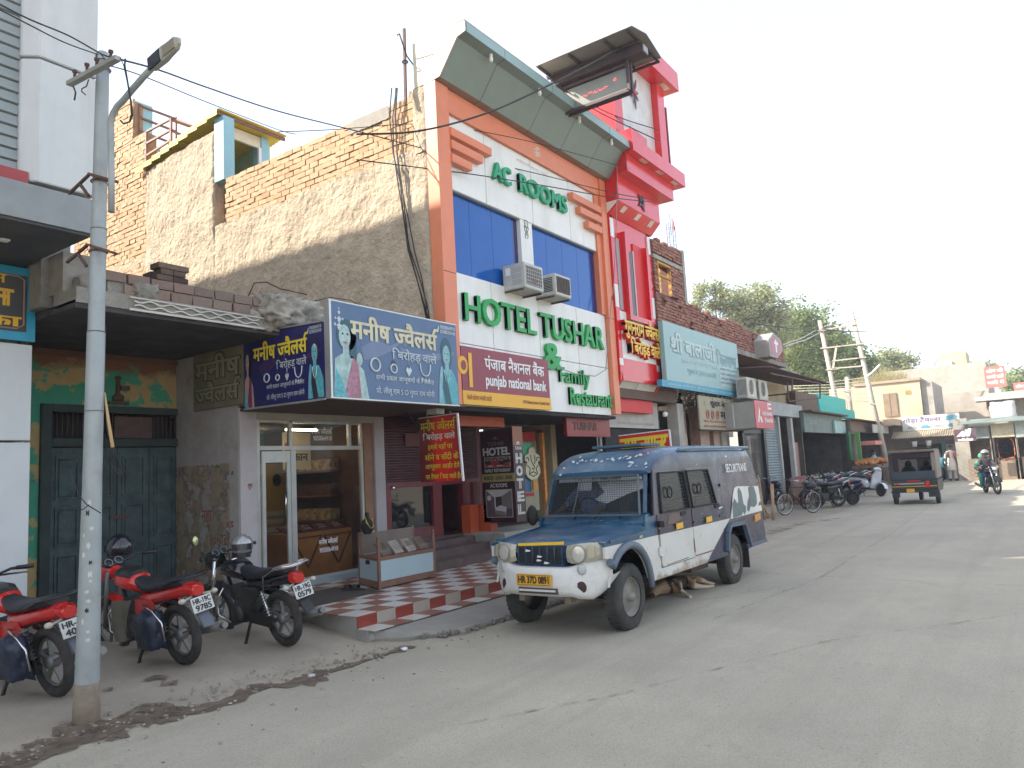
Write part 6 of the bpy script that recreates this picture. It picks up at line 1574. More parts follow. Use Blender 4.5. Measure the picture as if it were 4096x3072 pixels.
crate('stall_counter','counter','dark wooden counter in front of the open vegetable stall',R6,660,1255,3.0,.8,.85,mat('counter_brown',(.10,.08,.06),.8))
ct2=empty('produce_heap',(36.8,6.5,1.1),'long heap of orange produce on the stall table','produce')
mb=MB()
for k in range(260):
 x=rnd.uniform(35.2,38.6);y=rnd.uniform(5.9,6.7);mb.ball((x,y,1.30+.16*(1-abs(x-36.9)/1.7)+rnd.uniform(-.03,.05)),.07,n=6,m=4)
mb.build('produce',mat('orange_produce',(.45,.17,.04),.6,var=.4,scale=9),ct2,kind='stuff')
B('table',mat('brown_table',(.15,.1,.07),.8),ct2,35.1,38.7,5.8,6.8,1.1,1.24)
for x,y in((35.2,5.9),(38.6,5.9),(35.2,6.7),(38.6,6.7)):B('table_leg',M_wood,ct2,x-.04,x+.04,y-.04,y+.04,.3,1.1)
r0=ground(FL,1010,985);r1=on(FL,925,665,X=r0.x-.2)
tag(MB().tube([r0+Vector((0,0,.02)),r0.lerp(r1,.5),r1],[.17,.18,.16],14).build('plastic_roll',mat('white_quilted_roll',(.58,.58,.60),.7,var=.12,scale=7,bump=.5,bscale=9),None),'fat white quilted roll leaning on the shop wall behind the parked motorcycles','roll')
for k,(px,py,c_,w_,lab)in enumerate([(1200,900,(.45,.07,.05),.5,'bulging red sack among the bundles behind the parked motorcycles'),(1265,890,(.36,.34,.24),.4,'grey-green sack standing right of the red sack'),(1120,860,(.40,.24,.20),.5,'pinkish-brown sack standing left of the red sack')]):
 p=on(FL,px,py,X=27.4)
 o=lump('sack',mat('sack_%d'%k,c_,.85,var=.25,scale=5),None,(p.x,p.y,gz(p.x,p.y)+.42),(w_,.35,.5),30+k,rough=.2)
 tag(o,lab,'sack')
def bundle(name,label,pts,r,n,m,spread=.1,cat='canes',flare=1.0):
 b=MB();rr=random.Random(len(label))
 a,c=Vector(pts[0]),Vector(pts[1])
 for k in range(n):
  o1=Vector((rr.uniform(-1,1),rr.uniform(-1,1),rr.uniform(-.3,1)*.4))*spread;o2=o1*flare+Vector((rr.uniform(-1,1),rr.uniform(-1,1),rr.uniform(-1,1)))*spread*.6
  b.tube([a+o1,a.lerp(c,.5)+(o1+o2)/2+Vector((0,0,rr.uniform(-.02,.02))),c+o2],r,4)
 return tag(b.build(name,m,None,kind=None),label,cat)
M_cane=mat('tan_cane',(.40,.27,.17),.8,var=.3,scale=6)
b0=ground(FL,815,1330);b1=on(FL,800,930,X=b0.x+.15)
bundle('broom','upright cane broom standing alone right of the van tail',(b0,b1),.02,8,M_cane,.03,'broom')
b0=ground(FL,700,1330);b1=on(FL,615,860,X=b0.x-.1)
bundle('broom','thick bundle of tall canes leaning against the tail of the van',(b0,b1),.022,14,M_cane,.07,'broom')
b0=ground(FL,770,1310);b1=on(FL,640,1110,X=b0.x)
bundle('broom','low slanting bundle of canes crossing behind the van tail',(b0,b1),.022,12,M_cane,.05,'broom')
b0=on(FL,790,1150,Z=.3);b1=on(FL,1060,1060,Z=.5)
bundle('broom_heap','loose heap of straw brooms lying on a cart between the bicycles',(b0,b1),.02,50,mat('reddish_straw',(.36,.20,.12),.85,var=.35,scale=5),.17,'brooms',1.6)
b0=on(FL,660,1130,Z=.25);b1=on(FL,800,1080,Z=.3)
bundle('straw_heap','pale straw heap by the cash-point step',(b0,b1),.02,40,mat('pale_straw',(.42,.36,.24),.85,var=.35,scale=5),.15,'straw',1.6)
# Far end of the street
M_yh=mat('weathered_cream_wall',(.52,.45,.32),.9,var=.08,dirt=.65,dcol=(.30,.24,.17),dscale=.7,dlo=.42,bump=.3)
yh=empty('old_cream_house',(45,6.5,.4),'weathered cream upper house with a closed wooden door at the far end of the street','building')
B('wall',M_yh,yh,45.0,50,4.95,9.5,3.3,5.45)
B('right_block',M_conc,yh,45.2,50,4.4,4.93,3.3,5.35)
B('parapet',mat('brown_coping',(.34,.27,.20),.9),yh,44.9,50.1,4.9,8.2,5.455,5.60)
dd=B('door',mat('grey_wood_door',(.24,.18,.13),.8,var=.2),yh,44.93,44.995,6.12,6.78,3.65,4.90)
B('door_seam',M_ink,dd,44.925,44.929,6.44,6.46,3.7,4.88)
for y in(5.42,5.52,5.62):B('vent',mat('yellow_vent',(.45,.33,.06),.8),yh,44.97,44.998,y,y+.05,4.75,4.98)
bgb=empty('grey_long_building',(50,3,.4),'long plain grey building with a roof room and red boards behind the cream house','building')
M_lg=mat('grey_render',(.40,.37,.33),.9,dirt=.35,dscale=.8)
B('wall',M_lg,bgb,52,60,2.2,7.6,.0,6.75)
B('step_wall',M_lg,bgb,51.5,52,2.2,5.3,.0,5.0)
B('roof_room',M_cream,bgb,54,57,3.25,4.65,6.76,7.75)
B('roof_room_small',mat('pale_render',(.56,.53,.47),.9),bgb,53.5,55,4.0,4.7,6.76,7.15)
B('right_wing',M_lg,bgb,47,60,-3,2.18,.0,4.55)
B('balcony',mat('pale_balcony',(.50,.48,.45),.8),bgb,45.5,47,-2,2.6,4.1,4.3)
for nm,r_,lab in(('red_board',(2.35,1.35,5.05,6.25),'large faded red board with white words on the roof of the grey building'),('red_board',(1.05,.25,4.75,5.2),'small faded red board right of the large one')):
 o=empty('roof_board',(51,r_[1],r_[2]),lab,'sign')
 X_=50.5
 B('board',mat('faded_red_board',(.55,.16,.14),.6),o,X_,X_+.06,r_[1]-.1,r_[0]-.1,r_[2],r_[3])
 for k in range(3 if nm=='red_board' and r_[0]>2 else 1):
  h=(r_[3]-r_[2])/(3.6 if r_[0]>2 else 1.6)
  text(['ओम जी','कपडे वाले','गली में'][k],'lettering',M_wht,o,(X_,r_[0]-.2,r_[3]-(k+1)*h),YN,ZP,(r_[0]-r_[1])*.8,h*.65,.03)
tb=empty('travel_shop',(44,5,.4),'travel shop with a white Hindi banner over a corrugated awning','shop')
B('banner',mat('white_cloth_banner',(.62,.62,.58),.7,var=.06),tb,44.6,44.66,3.3,5.95,2.80,3.55)
text('गोड़ा ट्रैवल्स'.replace('ट्रै','ट/ै').replace('ल्स','_लस'),'lettering',mat('violet_print',(.16,.12,.25),.5),tb,(44.6,5.9,3.16),YN,ZP,1.75,.32,.03)
M_cyp=mat('cyan_print',(.12,.33,.42),.5)
for k in range(4):
 y=5.7-k*.62;MB().prism([(44.594,y,2.88),(44.594,y-.42,2.88),(44.594,y-.45,2.96),(44.594,y-.3,3.05),(44.594,y-.08,3.05),(44.594,y+.02,2.96)],(-.004,0,0)).build('printed_car',M_cyp if k%2 else mat('grey_print',(.35,.36,.38),.5),tb)
MB().prism([(44.594,3.95,3.2),(44.594,3.45,3.25),(44.594,3.4,3.4),(44.594,3.6,3.5),(44.594,3.9,3.42)],(-.004,0,0)).build('printed_bus',M_cyp,tb)
MB().grid(lambda a,b:Vector((44.6-b*1.0,3.3+a*3.1,2.78-b*.36+.03*math.sin(a*190))),200,2).build('corrugated_awning',mat('tan_corrugated',(.46,.39,.28),.7,dirt=.3),tb)
B('wall',mat('shadowy_shop_wall',(.22,.19,.15),.8,dirt=.4),tb,45.0,45.2,3.2,8.2,.0,3.3)
B('dark_door',M_dark,tb,44.95,44.995,4.2,5.5,.0,2.05)
B('green_pier',mat('teal_pier',(.12,.24,.22),.7),tb,44.6,44.9,4.08,4.25,.0,2.3);B('white_pier',mat('grey_white_pier',(.38,.40,.39),.7),tb,44.5,44.8,3.6,4.05,.0,2.0)
B('left_roof_slab',mat('pinkish_coping',(.42,.32,.25),.9),tb,42.5,45.5,6.0,8.0,3.1,3.42)
for k in range(2):
 y=(4.75,5.4)[k];MB().lathe((44.0,y,1.95),(0,0,1),[(.0,.0),(.10,.0),(.14,.28),(.12,.28),(0,.02)],10).build('hanging_bucket',M_wht,tb)
for k,(x0,y0,y1,z0,z1,m)in enumerate([(40,.9,1.5,2.35,3.0,(.22,.25,.24)),(41,.1,.8,2.3,2.9,(.33,.36,.35)),(42,-.7,.0,2.2,2.8,(.28,.30,.28)),(38,-1.3,-.7,2.1,2.7,(.36,.4,.38))]):pass
rs_=empty('right_side_stalls',(42,.5,.4),'row of small kiosks under sheet roofs at the right edge of the street','shop')
for y0,y1,z0,z1,c_ in((2.0,3.1,2.15,2.75,(.20,.23,.22)),(1.0,1.9,2.15,2.8,(.40,.36,.26)),(.2,.95,2.1,2.75,(.30,.35,.33)),(-.8,.15,2.0,2.7,(.34,.37,.34))):
 B('kiosk_fascia',mat('kiosk_%d'%int(y0*10),c_,.7,var=.2),rs_,42.0,42.1,y0,y1,z0,z1)
 B('kiosk_inside',mat('kiosk_dim_%d'%int(y0*10),(.14,.10,.08),.8,var=.5,scale=4),rs_,43.6,43.7,y0,y1,.0,z1)
 B('kiosk_wall',mat('kiosk_side',(.28,.25,.2),.8),rs_,42.1,43.6,y0-.04,y0,.0,z1)
 B('kiosk_counter',mat('kiosk_counter',(.26,.20,.15),.8),rs_,42.3,42.8,y0+.1,y1-.1,.0,1.2)
MB().prism([(41.5,-.9,2.85),(44,-.9,3.1),(44,3.2,3.1),(41.5,3.2,2.85)],(0,0,.04)).build('sheet_roof',M_gs,rs_)
mb=MB()
for k in range(70):
 mb.box(42.24,42.29,1.05+rnd.uniform(0,.6),1.15+rnd.uniform(0,.6),1.1+rnd.uniform(0,1),1.2+rnd.uniform(0,1))
mb.build('hanging_packets',mat('red_packets',(.55,.13,.06),.5,var=.6,scale=11),rs_,kind='stuff')
shs=empty('black_triangle_sign',(41,3.0,2.0),'small dark sign with a white striped triangle on a pier at the far end','sign')
B('board',mat('plum_board',(.10,.06,.08),.5),shs,40.9,40.95,2.45,3.32,2.05,2.62)
for k in range(3):
 a=2.62+k*.22;MB().prism([(40.894,3.25-k*.2,2.28),(40.894,3.10-k*.2,2.28),(40.894,2.85-k*.12,2.52+k*.05),(40.894,2.98-k*.12,2.55+k*.05)],(-.004,0,0)).build('white_bar',M_wht,shs)
text('adidas','lettering',M_wht,shs,(40.9,3.2,2.08),YN,ZP,.6,.13,.04)
tk=empty('water_tank',(46.5,1.0,3.3),'white wrapped water tank standing on the roof at the right','tank')
lump('tank_body',mat('white_sheet',(.75,.75,.73),.7,bump=.4,bscale=5),tk,(46.0,1.45,3.55),(.5,.55,.45),44,rough=.15)
tag(MB().box(43.0,43.5,2.9,3.5,.0,3.2).build('masonry_pier',M_conc,None),'grey masonry pier right of the travel shop banner','pier')
M_pc=mat('pale_concrete_pole',(.42,.38,.32),.85,dirt=.35,dscale=2)
hf=empty('transformer_frame',(37,7,.4),'pair of leaning concrete poles with steel crossarms behind the stalls','power pole')
def ptube(name,a,b,ra,rb):MB().tube([a,b],[ra,rb],8).build(name,M_pc,hf)
P1t,P1b=on(R6,440,210,X=41),on(R6,545,720,X=41);P2t,P2b=on(R6,640,145,X=41),on(R6,797,820,X=41)
e1=P1b+(P1b-P1t)*1.05;e2=P2b+(P2b-P2t)*.75
ptube('pole',e1,P1t,.14,.10);ptube('pole',e2,P2t,.14,.10)
for(x0,y0),(x1,y1)in(((430,275),(690,228)),((445,385),(735,353)),((520,465),(735,440)),((520,512),(705,497)),((480,520),(560,512)),((600,690),(810,742)),((545,380),(525,510))):MB().bar(on(R6,x0,y0,X=40.9),on(R6,x1,y1,X=40.9),.10,.06).build('crossarm',M_pc,hf)
p3=empty('short_pole',(37,6.7,.4),'short pale concrete pole between the two leaning ones','power pole')
q0=on(R6,628,765,X=41.3);q1=on(R6,612,562,X=41.3);MB().tube([q0-ZP*3,q1],[.16,.12],8).build('pole',M_pc,p3)
MB().bar(on(R6,590,660,X=41.2),on(R6,640,655,X=41.2),.08).build('crossarm',M_pc,p3)
p4=empty('thin_street_lamp',(40,5.5,.4),'thin white lamp arm rising beside the leaning poles','street lamp')
MB().tube([on(R6,742,560,X=39),on(R6,770,540,X=39),on(R6,820,488,X=39)],.05,6).build('arm',M_wht,p4)
for k,((x0,y0),(x1,y1))in enumerate([((0,225),(440,265)),((205,365),(425,265)),((215,375),(450,280)),((470,245),(700,190)),((450,262),(742,275))]):
 a,b=on(R6,x0,y0,X=28 if x0<300 else 37),on(R6,x1,y1,X=41);m_=(a+b)/2-ZP*.08
 o=MB().tube([a,m_,b],.022,4).build('distant_wire',M_wire if k in(0,4)else mat('pale_wire',(.4,.38,.34),.6),None)
 tag(o,['dark wire from the brick parapet to the first leaning pole','upper pale wire running down left from the first leaning pole','lower pale wire running down left from the first leaning pole','short wire rising between the two leaning poles','dark wire crossing just below the top crossarm'][k],'wire','wires of the leaning poles')
o=MB()
for k in range(7):
 y0=590+k*17;o.tube([on(R6,265,y0+15,X=41),on(R6,500,y0+8,X=41.2),on(R6,760,y0-25+k*9,X=38)],.014,4)
tag(o.build('low_wires',mat('pale_wire',(.4,.38,.34),.6),None,kind='stuff'),'bunch of pale parallel wires sagging across the trees behind the stalls','wires')
mast=on(R6,1160,500,X=50);mt=on(R6,1230,370,X=50)
tag(MB().tube([mast,mt],.03,4).build('roof_mast',M_steel,None),'thin slanting mast on the roof of the grey building','mast')
# Trees
M_trunk=mat('tree_bark',(.13,.10,.07),.95,var=.3,scale=3,bump=.6)
def leafmat(name,a,b):
 m=bpy.data.materials.new(name);m.use_nodes=True;t=m.node_tree;N=t.nodes;L=t.links;p=N['Principled BSDF'];p.inputs['Roughness'].default_value=.6
 g=N.new('ShaderNodeNewGeometry');mx=N.new('ShaderNodeMix');mx.data_type='RGBA';mx.inputs[6].default_value=(*a,1);mx.inputs[7].default_value=(*b,1)
 L.new(g.outputs['Random Per Island'],mx.inputs[0]);L.new(mx.outputs[2],p.inputs['Base Color'])
 p.inputs['Subsurface Weight'].default_value=0
 tr=N.new('ShaderNodeBsdfTranslucent');L.new(mx.outputs[2],tr.inputs[0]);ms_=N.new('ShaderNodeMixShader');ms_.inputs[0].default_value=.35
 L.new(p.outputs[0],ms_.inputs[1]);L.new(tr.outputs[0],ms_.inputs[2]);L.new(ms_.outputs[0],N['Material Output'].inputs[0])
 return m
M_lf=leafmat('leaf_green',(.15,.22,.07),(.33,.39,.17));M_lf2=leafmat('leaf_olive',(.23,.27,.12),(.44,.46,.27))
def tree(label,base,h,blobs,n,seed,m=M_lf,s=.16,sparse=0):
 rr=random.Random(seed)
 t=empty('leafy_tree',base,label,'tree','trees behind the shops')
 b=MB();top=base+Vector((0,0,h*.55));b.tube([base,base.lerp(top,.5)+Vector((.2,.1,0)),top],[.3,.24,.16],8)
 for c,r in blobs:
  c=Vector(c);mid=top.lerp(c,.5)+Vector((rr.uniform(-.4,.4),rr.uniform(-.4,.4),-.3));b.tube([top-ZP*rr.uniform(0,1.2),mid,c],[.13,.08,.03],5)
  for q in range(5):
   d=Vector((rr.uniform(-1,1),rr.uniform(-1,1),rr.uniform(-.5,1))).normalized();b.tube([c,c+d*r*.85],[.04,.012],4)
 b.build('trunk',M_trunk,t)
 lf=MB();tot=sum(r*r for c,r in blobs)
 for c,r in blobs:
  c=Vector(c);k=int(n*r*r/tot)
  cl=[c+Vector((rr.gauss(0,1),rr.gauss(0,1),rr.gauss(0,.8))).normalized()*r*rr.uniform(.35,1.05)for _ in range(max(6,int(10*r*(1-sparse)*r)))]
  for i in range(k):
   q=rr.choice(cl);e=q+Vector((rr.gauss(0,.30),rr.gauss(0,.30),rr.gauss(0,.22)))*(r**.5)
   u=Vector((rr.uniform(-1,1),rr.uniform(-1,1),rr.uniform(-.6,.6))).normalized()*s*rr.uniform(.4,.95);w=u.cross(Vector((rr.uniform(-1,1),rr.uniform(-1,1),rr.uniform(-1,1)))).normalized()*s*.45
   lf.quad(e-u,e-w,e+u,e+w)
 lf.build('crown',m,t)
def at_(x,y,X):return on(DI,x,y,X=X)
def bl(pts,X):return[(at_(x,y,X*1.4+(i%3)*.8),r*1.02)for i,(x,y,r)in enumerate(pts)]
def gbase(x,X):p=at_(x,900,X*1.4);return Vector((p.x,p.y,.3))
tree('sparse pale-leaved tree just right of the brick block',gbase(1545,34),9,bl([(1512,645,.8),(1540,628,.9),(1556,668,.9),(1500,690,.8),(1530,700,1.0)],34),4200,1,M_lf2,.15,.45)
tree('broad tree with a rounded pale crown above the brick parapet',gbase(1640,36),10,bl([(1600,660,1.5),(1640,655,1.5),(1665,690,1.4),(1620,720,1.6),(1580,700,1.3),(1655,740,1.5)],36),9000,2,M_lf2,.17,.2)
tree('tall dense tree behind the first leaning pole',gbase(1740,40),10,bl([(1720,690,1.5),(1750,700,1.6),(1700,740,1.8),(1750,760,1.9),(1785,740,1.5),(1720,800,2.0),(1775,810,2.0)],40),15000,3,M_lf,.18)
tree('dark spreading tree between the leaning poles',gbase(1820,44),9,bl([(1800,760,1.6),(1830,770,1.6),(1850,800,1.6),(1800,820,2.0),(1840,840,1.8)],44),12000,4,M_lf,.19)
tree('lower tree with a pointed crown right of the leaning poles',gbase(1910,50),8,bl([(1890,790,1.4),(1925,775,1.2),(1945,790,1.2),(1905,815,1.7),(1945,820,1.5),(1870,810,1.4)],50),9000,5,M_lf2,.2)
tree('dim green tree low behind the turquoise wall',gbase(1690,42),7,bl([(1660,800,1.6),(1690,820,1.8),(1720,840,1.8),(1650,760,1.4)],42),9000,6,M_lf,.18)
tree('small round tree above the right edge roofs',gbase(2200,66),7,bl([(2195,825,1.1),(2212,815,1.2),(2205,840,1.2)],66),2500,7,M_lf,.25)
tree('far tree crown peeping between the roof boards',gbase(2125,80),9,bl([(2110,795,1.3),(2125,805,1.4),(2145,800,1.0)],80),2500,8,M_lf2,.25,.3)
gr=empty('roof_grass',(46,7,5.6),'tuft of dry grass growing on the roof of the cream house','grass',kind='stuff')
mb=MB()
for k in range(420):
 y=rnd.uniform(5.6,8.4);x=45.2+rnd.uniform(0,.8);h=rnd.uniform(.3,.9)*(1.2-abs(y-6.6)/2.4);d=Vector((rnd.uniform(-.2,.2),rnd.uniform(-.4,.4),h))
 mb.add([(x,y,5.6),(x,y+.03,5.6),Vector((x,y,5.6))+d],[(0,1,2)])
mb.build('blades',leafmat('dry_blades',(.30,.27,.13),(.42,.38,.2)),gr)
for k,(x,y0,y1,h)in enumerate([(90,14,40,7),(100,-30,-2,6.5),(70,9,14,5),(64,-12,-3.2,6)]):
 o=empty('distant_building',(x,y0,0),['pale block far beyond the trees','pale block far down the right of the street','small pale block behind the trees','cream block beyond the kiosks at the right edge'][k],'building')
 B('wall',M_lg,o,x,x+8,y0,y1,-.2,h);B('parapet',M_cream,o,x-.1,x+8.1,y0-.1,y1+.1,h+.003,h+.3)
 for i in range(int((y1-y0)/2.6)):B('window',M_dark,o,x-.02,x-.003,y0+.8+i*2.6,y0+1.8+i*2.6,h-2.4,h-1.2)
 # Cash van (local: x from nose to tail, -y = side seen, z up)
VX,VY,VS=6.8,4.54,.87
van=empty('cash_van',(VX,VY,.0),'battered blue and white high-roof cash van with wire mesh over its windscreen','van',rz=-.012)
van.scale.y=VS
def vanpaint():
 m=bpy.data.materials.new('van_livery');m.use_nodes=True;t=m.node_tree;N=t.nodes;L=t.links;p=N['Principled BSDF']
 tc=N.new('ShaderNodeTexCoord');sp=N.new('ShaderNodeSeparateXYZ');L.new(tc.outputs['Object'],sp.inputs[0])
 def M(op,a,b):
  x=N.new('ShaderNodeMath');x.operation=op
  for i,q in enumerate((a,b)):
   if isinstance(q,(int,float)):x.inputs[i].default_value=q
   else:L.new(q,x.inputs[i])
  return x.outputs[0]
 def mix(f,a,b):
  x=N.new('ShaderNodeMix');x.data_type='RGBA';L.new(f,x.inputs[0])
  for i,q in((6,a),(7,b)):
   if isinstance(q,tuple):x.inputs[i].default_value=(*q,1)
   else:L.new(q,x.inputs[i])
  return x.outputs[2]
 def nz(s,d=7,loc=0,r=.6):
  n=N.new('ShaderNodeTexNoise');n.inputs['Scale'].default_value=s;n.inputs['Detail'].default_value=d;n.inputs['Roughness'].default_value=r
  mp=N.new('ShaderNodeMapping');mp.inputs['Location'].default_value=(loc,loc,loc);L.new(tc.outputs['Object'],mp.inputs[0]);L.new(mp.outputs[0],n.inputs['Vector']);return n.outputs['Fac']
 def rg(v,a,b,c=0,d=1):
  r=N.new('ShaderNodeMapRange');r.inputs[1].default_value=a;r.inputs[2].default_value=b;r.inputs[3].default_value=c;r.inputs[4].default_value=d;L.new(v,r.inputs[0]);return r.outputs[0]
 X,Z=sp.outputs['X'],sp.outputs['Z']
 low=M('LESS_THAN',Z,.935)
 diag=M('LESS_THAN',X,M('ADD',M('MULTIPLY',Z,2.02),10.68-VX-.93*2.02))
 white=M('MULTIPLY',low,diag)
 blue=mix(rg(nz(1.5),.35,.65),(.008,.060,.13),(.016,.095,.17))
 sideb=mix(rg(nz(1.1,loc=3),.35,.65),(.010,.018,.055),(.030,.022,.038))  # purple-brown in the side blue stands in for reflections of buildings opposite
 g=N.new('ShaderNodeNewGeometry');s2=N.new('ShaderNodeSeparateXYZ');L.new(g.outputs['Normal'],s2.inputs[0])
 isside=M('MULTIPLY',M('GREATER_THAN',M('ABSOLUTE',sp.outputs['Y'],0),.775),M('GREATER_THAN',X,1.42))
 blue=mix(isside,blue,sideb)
 wh=mix(rg(nz(2,loc=9),.4,.7),(.66,.65,.60),(.58,.56,.50))
 wh=mix(rg(M('ADD',nz(5,9,2,.7),rg(Z,.45,.62,.16,-.12)),.56,.68),wh,(.36,.27,.19))
 c=mix(white,blue,wh)
 chip=rg(nz(16,3,5,.5),.735,.75)
 c=mix(M('MULTIPLY',chip,M('GREATER_THAN',Z,.95)),c,(.55,.58,.58))
 dust=rg(M('ADD',nz(3.5,9,6,.7),rg(s2.outputs['Z'],0,1,0,.10)),.55,.9,0,.32)
 c=mix(dust,c,(.36,.36,.33))
 L.new(c,p.inputs['Base Color']);p.inputs['Roughness'].default_value=.32;p.inputs['Coat Weight'].default_value=.35;p.inputs['Coat Roughness'].default_value=.15
 L.new(rg(nz(4,8,1,.7),.3,.75,.22,.6),p.inputs['Roughness'])
 b=N.new('ShaderNodeBump');b.inputs['Strength'].default_value=.25;b.inputs['Distance'].default_value=.02;L.new(nz(2.6,3,8),b.inputs['Height']);L.new(b.outputs[0],p.inputs['Normal'])
 return m
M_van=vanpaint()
M_vw=mat('van_white',(.66,.65,.61),.4,var=.04,dirt=.5,dcol=(.34,.26,.19),dscale=2.6,dlo=.52,coat=.2)
M_vgr=mat('flare_grey_blue',(.10,.13,.17),.55,var=.12,dirt=.4,dcol=(.25,.24,.22))
M_vblk=mat('underbody_black',(.018,.016,.015),.8,dirt=.4,dcol=(.08,.065,.05))
M_mesh=mat('grey_wire_mesh',(.05,.06,.065),.5,metal=.4)
def sy(z):
 if z<1.1:return .845
 if z<1.70:return .845-(z-1.1)/.6*.045
 return .80
def vb(b,name,m,parent=van,**k):return b.build(name,m,parent,world=False,**k)
def side(name,poly,m=None,th=.03,sgn=-1,out=.0,parent=van,**k):
 """a body panel given in world X and z, hung on the (leaning) side of the van"""
 b=MB();n=len(poly)
 o=[Vector((x-VX,sgn*(sy(z)+out),z))for x,z in poly];i_=[Vector((x-VX,sgn*(sy(z)+out-th),z))for x,z in poly]
 f=[tuple(range(n))if sgn>0 else tuple(range(n)),tuple(range(n,2*n))[::-1]]+[(i,(i+1)%n,n+(i+1)%n,n+i)for i in range(n)]
 b.add(o+i_,f)
 return vb(b,name,m or M_van,parent,**k)
arcF=[(7.50+.47*math.cos(R(a)),.40+.47*math.sin(R(a)))for a in range(165,4,-16)]
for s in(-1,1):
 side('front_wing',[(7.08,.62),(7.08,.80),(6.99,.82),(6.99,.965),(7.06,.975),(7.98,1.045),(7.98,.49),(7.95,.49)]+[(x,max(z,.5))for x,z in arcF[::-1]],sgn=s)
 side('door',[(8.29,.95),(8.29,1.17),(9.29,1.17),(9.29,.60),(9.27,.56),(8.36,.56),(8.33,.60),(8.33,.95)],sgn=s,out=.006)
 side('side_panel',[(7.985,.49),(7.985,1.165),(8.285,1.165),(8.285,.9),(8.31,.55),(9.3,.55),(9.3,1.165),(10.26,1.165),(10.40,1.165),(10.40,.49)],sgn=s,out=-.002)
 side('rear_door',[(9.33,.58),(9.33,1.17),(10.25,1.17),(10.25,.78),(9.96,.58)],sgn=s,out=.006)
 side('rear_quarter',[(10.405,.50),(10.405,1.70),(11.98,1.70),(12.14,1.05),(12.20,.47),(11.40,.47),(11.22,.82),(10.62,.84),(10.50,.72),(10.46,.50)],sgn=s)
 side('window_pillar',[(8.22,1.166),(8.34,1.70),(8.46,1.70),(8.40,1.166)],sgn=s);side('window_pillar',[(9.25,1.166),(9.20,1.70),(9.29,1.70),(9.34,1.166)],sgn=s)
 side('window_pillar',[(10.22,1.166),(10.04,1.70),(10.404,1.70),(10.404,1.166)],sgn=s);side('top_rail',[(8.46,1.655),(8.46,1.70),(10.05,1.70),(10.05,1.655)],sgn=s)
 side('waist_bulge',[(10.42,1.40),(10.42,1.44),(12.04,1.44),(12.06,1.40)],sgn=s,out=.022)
 for a,z0 in(((7.1,7.95),.985),((8.31,9.28),.985),((9.34,10.24),1.0),((10.27,10.44),1.005)):
  side('side_moulding',[(a[0],z0-.02),(a[0],z0+.012),(a[1],z0+.03),(a[1],z0-.002)],sgn=s,out=.014,th=.02)
 side('sill',[(7.98,.44),(7.98,.50),(10.46,.50),(10.50,.44)],sgn=s,out=.004)
 side('rear_lower_trim',[(11.35,.44),(11.30,.50),(12.21,.50),(12.22,.45)],M_vgr,sgn=s,out=.012)
 fl=MB()
 pts=[Vector((x-VX,s*.862,z))for x,z in[(10.44,.5),(10.50,.74),(10.62,.845),(11.2,.835),(11.24,.80),(11.42,.47)]]
 for a,b_ in zip(pts,pts[1:]):fl.bar(a,b_,.07,.055)
 vb(fl,'wheel_flare',M_vgr)
 fl=MB().tube([Vector((x-VX,s*.865,z))for x,z in[(7.04,.78)]+[(7.50+.49*math.cos(R(a)),.42+.485*math.sin(R(a)))for a in range(140,-12,-12)]],.045,6)
 vb(fl,'wheel_flare',M_vgr)
 for k,(xa,xb,xc,xd)in enumerate(((8.47,9.20,9.25,8.41),(9.31,10.03,10.20,9.36))):
  g_=side('side_window',[(xa+.0,1.655),(xb,1.655),(xc,1.17),(xd,1.17)],glass('van_side_glass%d%d'%(k,s),(.01,.012,.012),.93,.22),.006,s,-.02)
  b=MB();
  P=lambda x,z,o:Vector((x-VX,s*(sy(z)+o),z))
  q=[(xa,1.652),(xb,1.652),(xc,1.18),(xd,1.18)]
  for a,b_ in zip(q,q[1:]+q[:1]):b.bar(P(*a,.012),P(*b_,.012),.028,.018)
  b.build('window_frame',M_vblk,g_,world=False)
  m_=MB()
  for i in range(1,16):
   t=i/16;a0=(xa+(xb-xa)*t,1.652);a1=(xd+(xc-xd)*t,1.18);m_.bar(P(*a0,.006),P(*a1,.006),.003)
  for i in range(1,11):
   t=i/11;z=1.652+(1.18-1.652)*t;m_.bar(P(xa+(xd-xa)*t,z,.006),P(xb+(xc-xb)*t,z,.006),.003)
  m_.build('wire_mesh',M_mesh,g_,world=False)
  cc=P((xa+xb)/2-.12+k*.1,1.41,.014)
  MB().torus(cc,(0,1,0),.065,.011,20,5).build('gun_port_ring',M_vblk,g_,world=False)
vb(MB().box(1.62,5.2,-.60,.60,.62,.70),'cabin_floor',M_vblk)
vb(MB().box(3.55,3.60,-.78,.78,.62,1.7),'partition',M_vblk)
vb(MB().box(.35,5.3,-.70,.70,.42,.50),'chassis',M_vblk,)
vb(MB().box(.45,5.2,-.42,-.32,.34,.46).box(.45,5.2,.32,.42,.34,.46).bar((.75,-.6,.36),(.75,.6,.36),.09),'chassis_rail',M_vblk)
vb(MB().bar((4.0,-.65,.34),(4.0,.65,.34),.11).ball((4.0,.05,.34),.16,.14,.15,10,8),'rear_axle',M_vblk)
vb(MB().box(2.9,3.5,-.58,-.40,.30,.45),'fuel_tank',mat('tank_rust_brown',(.10,.065,.05),.8))
vb(MB().box(1.35,3.2,-.72,-.60,.40,.44),'brown_valance',mat('tank_rust_brown',(.10,.065,.05),.8))
for s in(-1,1):vb(MB().box(.25,1.15,s*.32-.02,s*.32+.02,.40,.95),'inner_wing',M_vblk)
